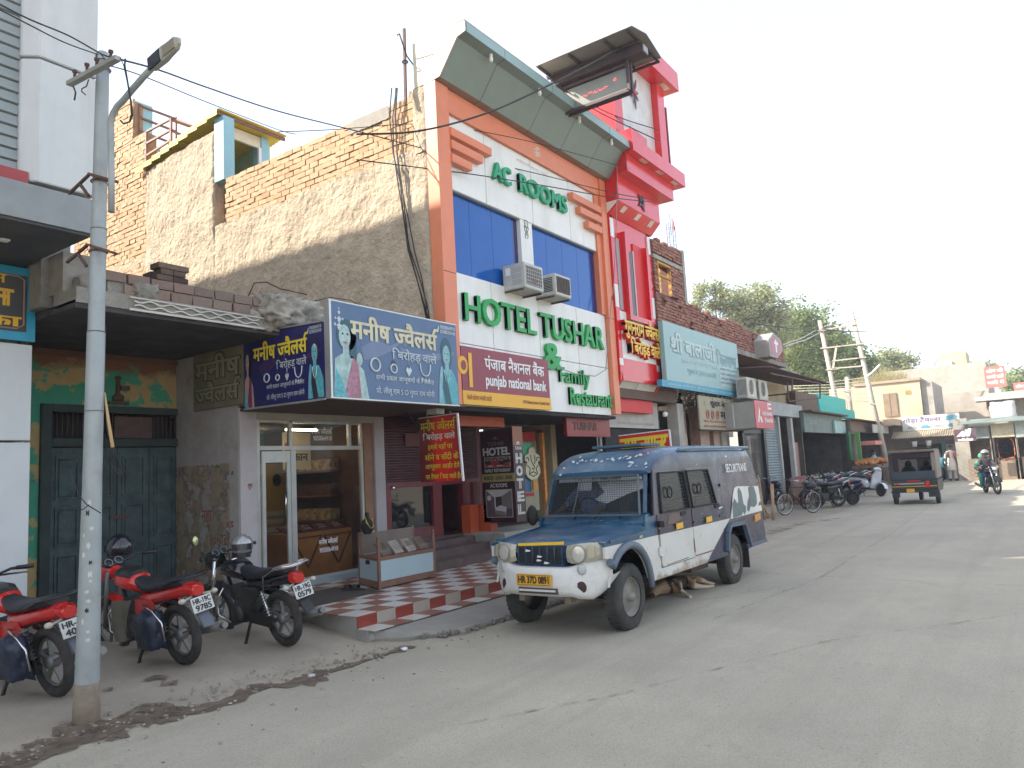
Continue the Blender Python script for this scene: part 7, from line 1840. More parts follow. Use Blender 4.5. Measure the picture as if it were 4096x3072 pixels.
def loft(name,secs,m,parent=van,smooth=True,closed_front=True,**k):
 b=MB();n=len(secs[0][1]);vs=[]
 for x,half in secs:
  for y,z in half:vs.append((x,-y,z))
  for y,z in half[::-1][1 if half[-1][0]==0 else 0:]:vs.append((x,y,z))
 w=len(vs)//len(secs)
 f=[(i*w+j,(i+1)*w+j,(i+1)*w+j+1,i*w+j+1)for i in range(len(secs)-1)for j in range(w-1)]
 b.add(vs,[q[::-1]for q in f],0,smooth)
 b.add([vs[j]for j in range(w)],[tuple(range(w))],0,False)
 b.add([vs[(len(secs)-1)*w+j]for j in range(w)],[tuple(range(w))[::-1]],0,False)
 return vb(b,name,m,parent,**k)
def rsec(x,z0,z1,w,zt=None):
 zt=zt or z1
 h=z1-z0
 return(x-VX,[(w,z0),(w-.004,z0+h*.35),(w-.02,z0+h*.62),(w-.06,z0+h*.84),(w-.14,z0+h*.96),(w*.5,z1+.006),(0,z1+.012)])
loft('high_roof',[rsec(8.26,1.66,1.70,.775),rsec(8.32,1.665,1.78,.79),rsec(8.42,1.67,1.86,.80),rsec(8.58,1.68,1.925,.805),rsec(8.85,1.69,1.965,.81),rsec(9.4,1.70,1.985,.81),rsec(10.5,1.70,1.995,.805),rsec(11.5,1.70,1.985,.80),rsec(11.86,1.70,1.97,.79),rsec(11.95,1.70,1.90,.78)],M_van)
for s in(-1,1):vb(MB().tube([(9.2-VX,s*.775,1.93),(9.6-VX,s*.80,1.945),(11.0-VX,s*.80,1.95),(11.85-VX,s*.785,1.945),(11.95-VX,s*.7,1.94)],.022,6),'roof_rim',mat('dusty_light_blue',(.16,.24,.28),.5,dirt=.3))
vb(MB().box(8.75-VX,9.35-VX,-.42,.40,2.0,2.035),'roof_hatch',mat('dull_blue_hatch',(.05,.12,.17),.5,dirt=.4),bevel=.01)
vb(MB().prism([(12.13-VX,-.82,.48),(12.10-VX,-.80,1.05),(11.95-VX,-.78,1.71),(11.95-VX,.78,1.71),(12.10-VX,.80,1.05),(12.13-VX,.82,.48)],(.03,0,0)),'tail_panel',M_van)
def hsec(x,ze,zc,w):return(x-VX,[(w,ze-.05),(w,ze),(w-.03,ze+.022),(w-.16,ze+.03),(w-.24,zc-.01),(w*.4,zc),(0,zc+.004)])
loft('hood',[hsec(6.93,.925,.955,.62),hsec(6.96,.965,.992,.66),hsec(7.05,.985,1.02,.70),hsec(7.3,1.00,1.055,.73),hsec(7.7,1.02,1.085,.75),hsec(8.0,1.045,1.11,.77)],M_van)
vb(MB().prism([(8.0-VX,-.79,1.04),(8.0-VX,-.79,1.10),(8.12-VX,-.78,1.19),(8.24-VX,-.79,1.19),(8.24-VX,-.79,1.04)],(0,1.58,0)),'cowl',M_van)
vb(MB().box(6.99-VX,7.10-VX,-.6,.6,.50,.90),'front_core',M_vblk)
for s in(-1,1):
 vb(MB().prism([(7.03-VX,s*.845,.96),(7.10-VX,s*.845,.985),(7.98-VX,s*.845,1.05),(7.98-VX,s*.74,1.085),(7.0-VX,s*.68,1.0)][:5],(0,0,-.02)),'wing_top',M_van)
M_gb2=mat('grille_blue',(.012,.04,.09),.4,dirt=.3,dcol=(.2,.22,.22),dscale=9)
NX=6.90-VX
vb(MB().prism([(NX-.005,-.37,.955),(NX-.005,.37,.955),(NX+.01,.34,.735),(NX+.01,-.34,.735)],(.08,0,0)),'grille_panel',M_gb2,bevel=.008)
for k in range(6):
 y=-.27+k*.108
 b=MB().prism([(NX-.012,y+.035,.93),(NX-.012,y-.035,.93),(NX-.008,y-.04,.80),(NX-.004,y-.02,.765),(NX-.004,y+.02,.765),(NX-.008,y+.04,.80)],(.005,0,0));vb(b,'grille_slot',M_ink)
for k in range(7):
 y=-.324+k*.108
 vb(MB().tube([(NX-.014,y,.945),(NX-.022,y,.86),(NX-.016,y,.76)],.013,5),'grille_bar',M_gb2)
for y,z in((.17,.90),(.0,.84),(.01,.80),(-.1,.775)):vb(MB().torus((NX-.03,y,z),(0,0,1),.028,.006,8,4).tube([(NX-.03,y-.03,z),(NX-.032,y+.03,z+.01)],.007,4),'tied_string',M_wht)
M_lens=mat('yellowed_lamp_lens',(.42,.40,.31),.12,var=.1,scale=4,coat=.5,dirt=.35,dcol=(.3,.27,.18))
for s in(-1,1):
 hv=[]
 for y,x,zb_,zt_ in((.375,0,.79,.955),(.44,-.012,.775,.965),(.54,-.006,.775,.978),(.64,.025,.785,.985),(.72,.075,.80,.985),(.79,.14,.82,.98),(.835,.20,.84,.97)):
  hv+=[(NX+x+.10,s*y,zb_-.004),(NX+x+.01,s*y,zb_),(NX+x-.012,s*y,zb_+.05),(NX+x-.008,s*y,zt_-.05),(NX+x+.015,s*y,zt_),(NX+x+.10,s*y,zt_+.003)]
 h=vb(MB().add(hv,[(i*6+j,(i+1)*6+j,(i+1)*6+j+1,i*6+j+1)for i in range(6)for j in range(5)],0,False),'headlight',M_lens)
 c=Vector((NX-.018,s*.55,.877))
 MB().lathe(c,(-1,s*.18,0),[(.080,-.01),(.083,.006),(.078,.009),(.05,.013),(.0,.016)],20,smooth=False).build('lamp_bowl',mat('lamp_reflector',(.58,.57,.50),.12,metal=.2,coat=.6),h,world=False)
 MB().torus(c+Vector((-.004,0,0)),(-1,s*.18,0),.088,.006,24,5).build('lamp_ring',mat('lamp_ring',(.30,.28,.22),.3),h,world=False)
 MB().prism([(NX+.022,s*.665,.96),(NX+.062,s*.735,.96),(NX+.062,s*.735,.84),(NX+.022,s*.665,.83)],(-.018,0,0)).build('indicator',mat('indicator_lens',(.48,.42,.30),.2),h,world=False)
vb(MB().prism([(NX+.012,.34,.972),(NX+.012,-.34,.995),(NX-.002,-.34,.965),(NX-.002,.34,.945)],(-.004,0,.004)),'yellow_strip',mat('chrome_yellow',(.75,.46,.02),.4,dirt=.35,dcol=(.5,.5,.45),dscale=9))
def bsec(y):
 a=abs(y);t=min(1,a/.845)
 bx=NX-.12+.33*t**3
 zt=.735+(.07 if a>.42 else .0)*min(1,(a-.42)/.2)+.03*t**4;zb=.44+(.0 if a<.45 else-.03*min(1,(a-.45)/.1)+.16*max(0,(a-.66)/.14)**1.3)
 return[(bx+.20,zb+.02),(bx+.03,zb),(bx-.005,zb+.06),(bx,zb+.12),(bx+.0,zt-.08),(bx+.02,zt-.02),(bx+.06,zt),(bx+.20,zt)]
ys=[-.845,-.81,-.72,-.66,-.6,-.52,-.45,-.4,-.3,-.15,0,.15,.3,.4,.45,.52,.6,.66,.72,.81,.845]
vs=[];[vs.extend([(x,y,z)for x,z in bsec(y)])for y in ys]
bump_=vb(MB().add(vs,[(i*8+j,(i+1)*8+j,(i+1)*8+j+1,i*8+j+1)for i in range(len(ys)-1)for j in range(7)],0,True),'bumper',M_vw)
def bx_(y):return NX-.12+.33*min(1,abs(y)/.845)**3-.004
for s in(-1,1):
 n_=Vector((-1,s*.45,0))
 MB().lathe((bx_(.56)+.012,s*.56,.535),n_,[(.062,-.01),(.066,.004),(.06,.008),(0,.008)],18).build('fog_lamp_hole',mat('fog_hole_dark',(.05,.02,.018),.7),bump_,world=False)
 MB().lathe((bx_(.58)+.010,s*.58,.715),n_,[(.048,-.01),(.05,.012),(.03,.02),(0,.022)],14).torus((bx_(.58)+.004,s*.58,.715),n_,.05,.006,16,5).build('side_lamp',mat('clear_lamp',(.5,.5,.47),.15),bump_,world=False)
 vb(MB().box(NX+.02,NX+.12,s*.34-.04,s*.34+.04,.36,.43),'tow_bracket',mat('dusty_iron',(.22,.17,.12),.8))
MB().box(bx_(0)-.004,bx_(0)+.05,-.30,.26,.47,.53).build('air_slot',mat('slot_brown',(.09,.06,.05),.8),bump_,world=False)
MB().box(bx_(0)-.02,bx_(0)-.004,-.28,.24,.495,.515).build('slot_bar',M_vw,bump_,world=False)
pl_=MB().box(bx_(0)-.022,bx_(0)-.010,-.235,.27,.552,.672).build('number_plate',mat('plate_amber',(.80,.42,.03),.4,dirt=.15),bump_,world=False)
text('HR 37D 0891','plate_letters',M_ink,pl_,(bx_(0)-.022,.24,.578),YN,ZP,.44,.072,.045,world=False,lift=.002)
MB().tube([(bx_(0)-.026,.255,.562),(bx_(0)-.026,-.22,.562),(bx_(0)-.026,-.22,.662),(bx_(0)-.026,.255,.662),(bx_(0)-.026,.255,.562)],.002,4).build('plate_border',M_ink,pl_,world=False)
W0=Vector((8.13-VX,0,1.20));W1=Vector((8.29-VX,0,1.655))
def wp(y,t,o=0):
 return Vector((W0.x+(W1.x-W0.x)*t-o,y*(1-.05*t),W0.z+(W1.z-W0.z)*t))
ws=vb(MB().quad(wp(-.74,0),wp(.74,0),wp(.74,1),wp(-.74,1)),'windscreen',glass('windscreen_glass',(.05,.055,.055),.25,.02))
b=MB()
for a,c in(((-.76,0),(.76,0)),((.76,0),(.76,1)),((.76,1),(-.76,1)),((-.76,1),(-.76,0))):b.bar(wp(*a),wp(*c),.05,.03)
b.build('screen_surround',M_van,ws,world=False)
b=MB()
gq=[(-.74,-.02),(.78,-.02),(.74,.97),(-.70,.99)]
for a,c in zip(gq,gq[1:]+gq[:1]):b.bar(wp(*a,.10),wp(*c,.10),.026,.02)
b.bar(wp(.30,0,.10),wp(.24,.98,.10),.014)
gd_=vb(b,'mesh_guard',mat('guard_grey',(.09,.11,.12),.5,dirt=.3))
m_=MB()
for i in range(1,54):m_.bar(wp(-.74+1.5*i/54,-.02,.10),wp(-.70+1.43*i/54,.98,.10),.0045)
for i in range(1,18):m_.bar(wp(-.73,i/18,.10),wp(.76,i/18,.10),.0045)
m_.build('wire_mesh',M_mesh,gd_,world=False)
MB().torus(wp(.42,.32,.105),(1,0,0),.055,.010,20,5).build('viewing_ring',M_vblk,gd_,world=False)
for y,dy in((-.42,.05),(-.02,-.28),(.30,-.2)):vb(MB().tube([(8.06-VX,y,1.14),wp(y+dy*.3,.06,.05),wp(y+dy+.1,.10,.02)],.008,5),'wiper',M_vblk)
MB().quad(wp(-.70,.86,-.01),wp(.70,.86,-.01),wp(.70,.99,-.01),wp(-.70,.99,-.01)).build('sun_strip',mat('pale_strip',(.75,.8,.8),.6),ws,world=False)
text('ors Private Limited','strip_lettering',M_ink,ws,wp(.12,.90,0),YN,(W1-W0),.46,.045,.02,world=False,lift=.003)
MB().quad(wp(.12,.62,-.01),wp(.36,.62,-.01),wp(.36,.84,-.01),wp(.12,.84,-.01)).build('paper_permit',mat('paper_white',(.62,.64,.64),.7),ws,world=False)
MB().add([wp(-.05,.55,-.10),wp(.1,.36,-.10),wp(-.1,.25,-.1),wp(-.45,.50,-.1),wp(-.68,.62,-.10),wp(-.68,.84,-.10),wp(.1,.84,-.10)],[(0,1,2,3,4,5,6)]).build('screen_reflection',mat('white_reflection',(.9,.93,.93),.7),ws,world=False)  # white sheet behind the glass, painted stand-in for the bright sky reflection
vb(MB().box(8.2-VX,8.5-VX,-.74,.74,1.08,1.20),'dashboard',M_vblk)
for y in(-.38,.38):vb(MB().box(9.0-VX,9.14-VX,y-.24,y+.24,.7,1.38),'front_seat',mat('seat_grey',(.08,.08,.085),.8),bevel=.03)
vb(MB().torus((8.62-VX,.38,1.22),(1,0,.5),.18,.014,20,6),'steering_wheel',M_vblk)
vb(MB().ball((8.02-VX,.98,1.20),.05,.09,.13,10,8).bar((8.1-VX,.84,1.12),(8.02-VX,.95,1.15),.025),'wing_mirror',M_vblk)
vb(MB().bar((8.28-VX,-.86,1.06),(8.33-VX,-.90,1.06),.10,.07),'mirror_stub',M_vblk)
for x,z in((8.95,1.10),(10.12,1.12)):side('door_handle',[(x,z),(x,z+.05),(x+.16,z+.055),(x+.16,z+.01)],M_vblk,.02,-1,.02)
vb(MB().tube([(10.2-VX,-.875,1.105),(10.32-VX,-.885,1.12)],.010,5),'chrome_latch',M_chrome)
side('white_hasp',[(8.26,.70),(8.26,.79),(8.33,.80),(8.40,.76),(8.40,.71),(8.33,.68)],M_vw,.02,-1,.024)
side('side_indicator',[(7.78,.948),(7.78,.975),(7.86,.98),(7.86,.952)],M_lens,.01,-1,.012)
for x in(8.75,9.72,10.98):side('amber_reflector',[(x,.955),(x,1.025),(x+.2,1.03),(x+.2,.96)]if x<10 else[(x,.955),(x,1.0),(x+.16,1.003),(x+.16,.957)],mat('amber_reflector',(.80,.42,.02),.35),.01,-1,.038 if x<10 else .006)
side('rear_side_lamp',[(11.72,.80),(11.72,.90),(11.98,.92),(11.98,.82)],mat('rear_amber',(.60,.26,.04),.3),.02,-1,.02)
dcl=side('white_emblem_patch',[(10.70,.925),(12.13,.94),(12.08,1.33),(11.15,1.37),(11.0,1.35),(10.90,1.25),(10.80,1.08)],M_vw,.006,-1,.004)
rr=random.Random(4)
for pts in([(10.80,.93),(10.82,1.12),(10.93,1.20),(11.03,1.12),(11.10,1.15),(11.12,1.30),(11.18,1.35),(11.27,1.28),(11.28,1.10),(11.38,1.06),(11.36,.98),(11.28,.94),(11.24,1.0),(11.16,.94)],[(11.42,1.0),(11.50,1.12),(11.62,1.2),(11.60,1.33),(11.72,1.35),(11.86,1.33),(11.92,1.2),(11.90,1.06),(11.75,1.02),(11.6,1.05),(11.5,.97)]):
 side('peeled_print',pts,mat('grey_green_patch',(.13,.17,.16),.6,var=.15),.004,-1,.009,dcl)
text('SECURITRANS','side_lettering',M_wht,van,(10.72-VX,-sy(1.6)-.022,1.585),XP,Vector((0,.07,1)),.88,.12,.014,world=False)
side('small_shield',[(10.80,1.83),(10.80,1.80),(10.84,1.77),(10.88,1.80),(10.88,1.83)],M_vw,.004,-1,-.002)
side('painted_reflection',[(8.55,1.03),(8.62,1.14),(8.95,1.16),(9.0,1.08),(8.8,1.03)],mat('brownish_reflection',(.12,.07,.06),.4),.004,-1,.008)  # brown patch on the door, a reflection put in as colour
M_flk=mat('bare_filler',(.52,.55,.55),.8,var=.15,scale=20)
b=MB()
for k,(px,py,s)in enumerate([(735,275,2),(765,282,1.6),(778,268,1),(800,262,1.5),(830,268,1),(858,262,1.3),(880,258,1),(905,262,1.6),(925,290,2),(945,268,1.2),(985,252,1),(1020,250,2.4),(1035,262,1),(1080,245,1.6),(1110,238,2),(1140,243,2.2),(1185,230,1.6),(1220,228,2.4),(1165,288,3),(1172,305,1.6),(1225,300,.8),(1290,285,1.6),(1300,310,1.2),(685,320,1),(680,368,1.2),(1260,210,1),(750,240,1),(870,285,1.2),(960,290,.8)]):
 for q in range(3):
  p=on(VA,px+rr.uniform(-9,9)*s*.6,py+rr.uniform(-6,6)*s*.6,X=8.45);z=p.z
  x=8.30+(z-1.74)*.9 if z<1.86 else 8.41+(z-1.86)*2.2
  c=Vector((x-VX-.012,(p.y-VY)/VS,z+.004));s2=.012*s*rr.uniform(.6,1.2)
  nrm=Vector((-.7,0,.7));u=Vector((0,1,0));w=nrm.cross(u).normalized()
  b.add([c+u*s2*rr.uniform(.5,1.4)*math.cos(i/7*6.28)+w*s2*rr.uniform(.4,1.1)*math.sin(i/7*6.28)for i in range(7)],[tuple(range(7))])
for k in range(40):
 if k<24:x,y,z=rr.uniform(7.9,8.02),rr.uniform(-.7,.6),1.128
 else:x,y,z=rr.uniform(6.97,7.03),rr.uniform(-.6,.6),1.012
 s=rr.uniform(.006,.022);c=Vector((x-VX,y,z+.006))
 b.add([c+Vector((s*.6*math.cos(i),s*rr.uniform(.6,1.5)*math.sin(i),0))for i in range(6)],[tuple(range(6))])
vb(b,'flaked_paint',M_flk,kind='stuff')
side('rust_streak',[(9.31,.62),(9.31,.80),(9.325,.78),(9.335,.62)],mat('rust_orange',(.25,.10,.03),.9),.004,-1,.009)
side('rust_streak',[(8.45,.565),(8.45,.572),(9.1,.585),(9.1,.575)],mat('rust_orange',(.25,.10,.03),.9),.004,-1,.009)
side('rust_streak',[(9.34,.565),(9.34,.575),(9.95,.578),(9.95,.565)],M_pnb,.004,-1,.009)
def wheel(parent,c,axis_y,r,w,rimr,m_rim,name='wheel',spokes=0):
 c=Vector(c)
 t=MB().lathe(c,(0,axis_y,0),[(rimr,-w/2),(r*.86,-w/2),(r*.955,-w*.43),(r,-w*.28),(r,w*.28),(r*.955,w*.43),(r*.86,w/2),(rimr,w/2)],32)
 for k in range(40):
  a=k/40*2*math.pi
  t.obox(c+Vector((math.cos(a)*r,0,math.sin(a)*r)),Vector((-math.sin(a),0,math.cos(a)))*r*.045,Vector((0,w*.36,0)),Vector((math.cos(a),0,math.sin(a)))*.005)
 return t.build(name,M_rubber,parent,world=False),c
M_rim=mat('dusty_steel_rim',(.23,.21,.18),.6,metal=.3,var=.2,scale=8,dirt=.5,dcol=(.16,.13,.1))
for x in(7.53,10.78):
 for s in(-1,1):
  yy=s*.74
  wh,c=wheel(van,(x-VX,yy,.352),s,.352,.20,.215,M_rim)
  c=Vector(c)
  rim=MB().lathe(c,(0,s,0),[(.216,.06),(.205,.095),(.195,.05),(.15,.035),(.12,.05),(.075,.06),(.055,.06),(.05,.10),(.0,.11)],24)
  rim.build('rim',M_rim,wh,world=False)
  MB().lathe(c,(0,s,0),[(.055,.062),(.05,.11),(.03,.13),(0,.132)],12).build('hub_cap',M_rim,wh,world=False)
vb(MB().prism([(11.35-VX,-.84,.16),(11.35-VX,-.64,.16),(11.35-VX,-.64,.45),(11.35-VX,-.84,.45)],(.012,0,0)),'mud_flap',M_vblk)
# Figures
def skin(name,joints,bones,mats_,seg_mat,parent,sub=2):
 """one continuous body grown over a skeleton; joints: (pos, radius); seg_mat: material index per bone"""
 me=bpy.data.meshes.new(name);me.from_pydata([tuple(p)for p,r in joints],bones,[]);me.update()
 o=bpy.data.objects.new(name,me);COL.objects.link(o)
 md=o.modifiers.new('s','SKIN');md.use_smooth_shade=True
 for i,(p,r)in enumerate(joints):
  sv=me.skin_vertices[0].data[i];sv.radius=(r,r)if not isinstance(r,tuple)else r;sv.use_root=i==0
 ms_=o.modifiers.new('u','SUBSURF');ms_.levels=sub;ms_.render_levels=sub
 dg=bpy.context.evaluated_depsgraph_get();dg.update()
 nm=bpy.data.meshes.new_from_object(o.evaluated_get(dg));bpy.data.objects.remove(o);bpy.data.meshes.remove(me)
 nm.materials.clear()
 for m in mats_:nm.materials.append(m)
 segs=[(Vector(joints[a][0]),Vector(joints[b][0]))for a,b in bones]
 rr_=[((joints[a][1]if not isinstance(joints[a][1],tuple)else joints[a][1][0]),(joints[b][1]if not isinstance(joints[b][1],tuple)else joints[b][1][0]))for a,b in bones]
 for f in nm.polygons:
  c=f.center;best=9;bi=0
  for i,(a,b)in enumerate(segs):
   d=b-a;t=max(0,min(1,(c-a).dot(d)/max(1e-9,d.length_squared)));q=(c-(a+d*t)).length/(rr_[i][0]*(1-t)+rr_[i][1]*t+1e-6)
   if q<best:best=q;bi=i
  f.material_index=seg_mat[bi];f.use_smooth=True
 ob=bpy.data.objects.new(name,nm);COL.objects.link(ob);ob.parent=parent
 return ob
M_skin=mat('brown_skin',(.22,.12,.075),.55,var=.08);M_hair=mat('black_hair',(.012,.010,.010),.5)
M_shoe=mat('dark_shoe',(.03,.025,.02),.6)
def person(label,loc,rz,shirt,trous,hair=M_hair,H=1.68,pose='stand',scarf=None,helmet=None,loose=0,parent=None,arms=None,lean=0):
 t=empty('person',loc,label,'person',rz=rz)
 k=H/1.72;V=lambda x,y,z:(Vector((x,y,z))*k)
 seated=pose=='ride'
 zp=.92 if not seated else .78
 fx=lean
 J=[(V(0,0,zp),(.135,.115)),(V(.0+fx*.3,0,zp+.22),(.13,.105)),(V(fx*.7,0,zp+.42),(.165,.11)),(V(fx,0,zp+.53),(.085,.08)),(V(fx+.01,0,zp+.60),.052),(V(fx+.025,0,zp+.68),(.085,.09)),(V(fx+.03,0,zp+.76),(.08,.09))]
 Bn=[(0,1),(1,2),(2,3),(3,4),(4,5),(5,6)];S=[0,0,0,1,1,1]
 for s in(-1,1):
  i=len(J)
  if arms:el,wr,hd_=arms[0 if s<0 else 1]
  elif seated:el,wr,hd_=(fx+.18,.30,zp+.26),(fx+.42,.30,zp+.20),(fx+.50,.28,zp+.19)
  else:el,wr,hd_=(-.03,.27,zp+.20),(.06,.29,zp-.05),(.09,.285,zp-.14)
  J+=[(V(fx*.85,s*.19,zp+.49),.062),(V(el[0],s*el[1],el[2]),.05),(V(wr[0],s*wr[1],wr[2]),.034),(V(hd_[0],s*hd_[1],hd_[2]),.042)]
  Bn+=[(2,i),(i,i+1),(i+1,i+2),(i+2,i+3)];S+=[0,0,0 if loose else 1,1]
  i=len(J)
  if seated:kn,an,to=(.42,.17,.70),(.22,.18,.30),(.36,.19,.25)
  else:kn,an,to=(.03*s,.11,.50),(-.02+.05*s,.12,.09),(.12+.05*s,.14,.04)
  J+=[(V(.0,s*.10,zp-.05),.10+loose*.02),(V(kn[0],s*kn[1],kn[2]),.068+loose*.03),(V(an[0],s*an[1],an[2]),.048+loose*.04),(V(to[0],s*to[1],to[2]),.04)]
  Bn+=[(0,i),(i,i+1),(i+1,i+2),(i+2,i+3)];S+=[2,2,2,3]
 if loose:
  J[0]=(V(0,0,zp),(.19,.16))
 body=skin('body',J,Bn,[shirt,M_skin,trous,M_shoe],S,t)
 hc=V(fx+.03,0,zp+.74)
 if helmet:MB().ball(hc,.15,.14,.15,16,10).build('helmet',helmet,t,world=False);MB().grid(lambda a,b:hc+Vector((.156*math.cos(-.9+1.8*a),.146*math.sin(-.9+1.8*a),-.06+.10*b)),8,2).build('visor',M_ink,t,world=False)
 else:
  MB().grid(lambda a,b:hc+Vector((-.012+.108*math.cos(2*math.pi*a)*math.sin(.62*math.pi*b),.094*math.sin(2*math.pi*a)*math.sin(.62*math.pi*b),.012+.105*math.cos(.62*math.pi*b)))-Vector((.02*b,0,0)),16,8).build('hair',hair,t,world=False)
  MB().ball(hc+V(.098,0,-.035),.018,.014,.024,6,5).build('nose',M_skin,t,world=False)
  for s in(-1,1):MB().ball(hc+V(.085,s*.033,.0),.010,.014,.008,6,4).build('eye',M_ink,t,world=False)
  MB().ball(hc+V(.086,0,-.072),.008,.024,.007,6,4).build('mouth',mat('lip_brown',(.18,.07,.05),.5),t,world=False)
  for s in(-1,1):MB().ball(hc+V(.0,s*.092,-.02),.018,.012,.028,6,5).build('ear',M_skin,t,world=False)
 if loose:
  MB().lathe(V(0,0,zp-.40),(0,0,1),[(.235*k,0),(.22*k,.2*k),(.18*k,.42*k),(.15*k,.62*k)],16).build('long_shirt',shirt,t,world=False)
 if scarf:MB().tube([V(.12,-.12,zp+.22),V(.08,-.10,zp+.48),V(-.08,-.02,zp+.56),V(-.02,.1,zp+.55),V(.12,.12,zp+.40),V(.14,.14,zp+.15)],.04,6).build('scarf',scarf,t,world=False)
 return t
d_=person('driver in a pale blue checked shirt slumped behind the mesh windscreen of the van',(8.72,4.86,.28),math.pi,mat('blue_check_shirt',(.22,.30,.55),.8,var=.5,scale=26),mat('grey_trouser',(.1,.1,.11),.8),H=1.6,pose='ride',lean=.14)
# Dog under the van
dq=ground((2600,2050,4.1475),560,1300)
dog=empty('sleeping_dog',(dq.x,dq.y-.06,.005),'tan and black street dog asleep on its side under the van','dog',rz=0)
M_tan=mat('tan_fur',(.42,.28,.17),.9,var=.2,scale=14,bump=.5,bscale=80);M_bfur=mat('dark_fur',(.06,.035,.025),.9,var=.3,scale=14)
M_pf=mat('pale_fur',(.56,.44,.32),.9,var=.15,scale=14)
J=[((.12,.12,.10),(.11,.10)),((-.12,.14,.115),(.125,.11)),((-.34,.16,.12),(.135,.12)),((-.50,.20,.10),(.085,.08)),((-.62,.22,.08),(.075,.07)),((-.74,.18,.055),(.04,.035)),((-.80,.16,.045),(.03,.028)),((.20,.14,.10),(.10,.09)),((.34,.22,.04),(.02,.02)),((.46,.32,.02),(.014,.014)),((-.34,.04,.08),.06),((-.42,-.10,.06),.035),((-.50,-.20,.03),.024),((-.56,-.27,.02),.028),((-.26,.10,.16),.05),((-.30,-.02,.16),.03),((-.46,-.10,.10),.022),((-.52,-.14,.09),.026),((.20,.03,.10),.085),((.02,-.08,.07),.05),((.18,-.16,.04),.026),((.32,-.20,.025),.022),((.40,-.22,.02),.026),((.26,.04,.13),.07),((.24,-.10,.12),.045),((.38,-.13,.07),.025),((.47,-.17,.04),.022),((.53,-.19,.03),.024)]
Bn=[(0,1),(1,2),(2,3),(3,4),(4,5),(5,6),(0,7),(7,8),(8,9),(2,10),(10,11),(11,12),(12,13),(2,14),(14,15),(15,16),(16,17),(0,18),(18,19),(19,20),(20,21),(21,22),(7,23),(23,24),(24,25),(25,26),(26,27)]
S=[1,1,0,0,0,1,1,0,0,0,0,2,2,0,0,2,2,0,0,2,2,2,0,0,2,2,2]
skin('body',J,Bn,[M_tan,M_bfur,M_pf],S,dog)
for y in(.27,.17):MB().prism([(-.58,y,.13),(-.52,y+.02,.13),(-.52,y,.20 if y>.2 else .17)],(0,.012,0)).build('ear',M_bfur,dog,world=False)
for k,(x,y)in enumerate(((1145,897),(1928,1106))):
 p=ground(PL,x,y)if k==0 else ground(B3,x,y)
 tag(lump('stone',M_wht if k==0 else mat('pale_scrap',(.5,.48,.44),.8),None,(p.x,p.y,p.z+.025),(.03,.025,.015),60+k,8,6),['small white pebble at the broken edge of the concrete apron','pale scrap lying on the damp drain line'][k],'stone')
 # Motorcycles (local: +x forward, z up, origin at rear contact)
M_tyre=mat('bike_tyre',(.03,.028,.026),.85,var=.3,scale=10,dirt=.55,dcol=(.13,.115,.095),dscale=6,dlo=.42)
M_alloy=mat('dusty_alloy',(.20,.20,.19),.5,metal=.5,dirt=.4,dcol=(.2,.17,.14),dscale=8)
M_eng=mat('engine_grey',(.07,.068,.065),.6,metal=.4,var=.3,scale=12,dirt=.4,dcol=(.14,.12,.1),dscale=8)
M_seat=mat('black_seat_vinyl',(.022,.022,.028),.5,var=.2,bump=.15,bscale=60)
M_tail=mat('tail_lamp_red',(.55,.015,.01),.15,coat=.5)
M_plate=mat('plate_white',(.62,.61,.57),.45,dirt=.2)
M_clr=mat('clear_indicator',(.50,.47,.38),.2)
def loft2(secs,n=12):
 """secs: (x, z centre, half width, half height, squareness)"""
 vs=[]
 for x,z,w,h,q in secs:
  for k in range(n):
   a=2*math.pi*k/n;c,s=math.cos(a),math.sin(a)
   vs.append((x,w*math.copysign(abs(c)**q,c),z+h*math.copysign(abs(s)**q,s)))
 b=MB();m=len(secs)
 b.add(vs,[(i*n+k,i*n+(k+1)%n,(i+1)*n+(k+1)%n,(i+1)*n+k)for i in range(m-1)for k in range(n)],0,True)
 b.add(vs[:n],[tuple(range(n))[::-1]],0,True);b.add(vs[-n:],[tuple(range(n))],0,True)
 return b
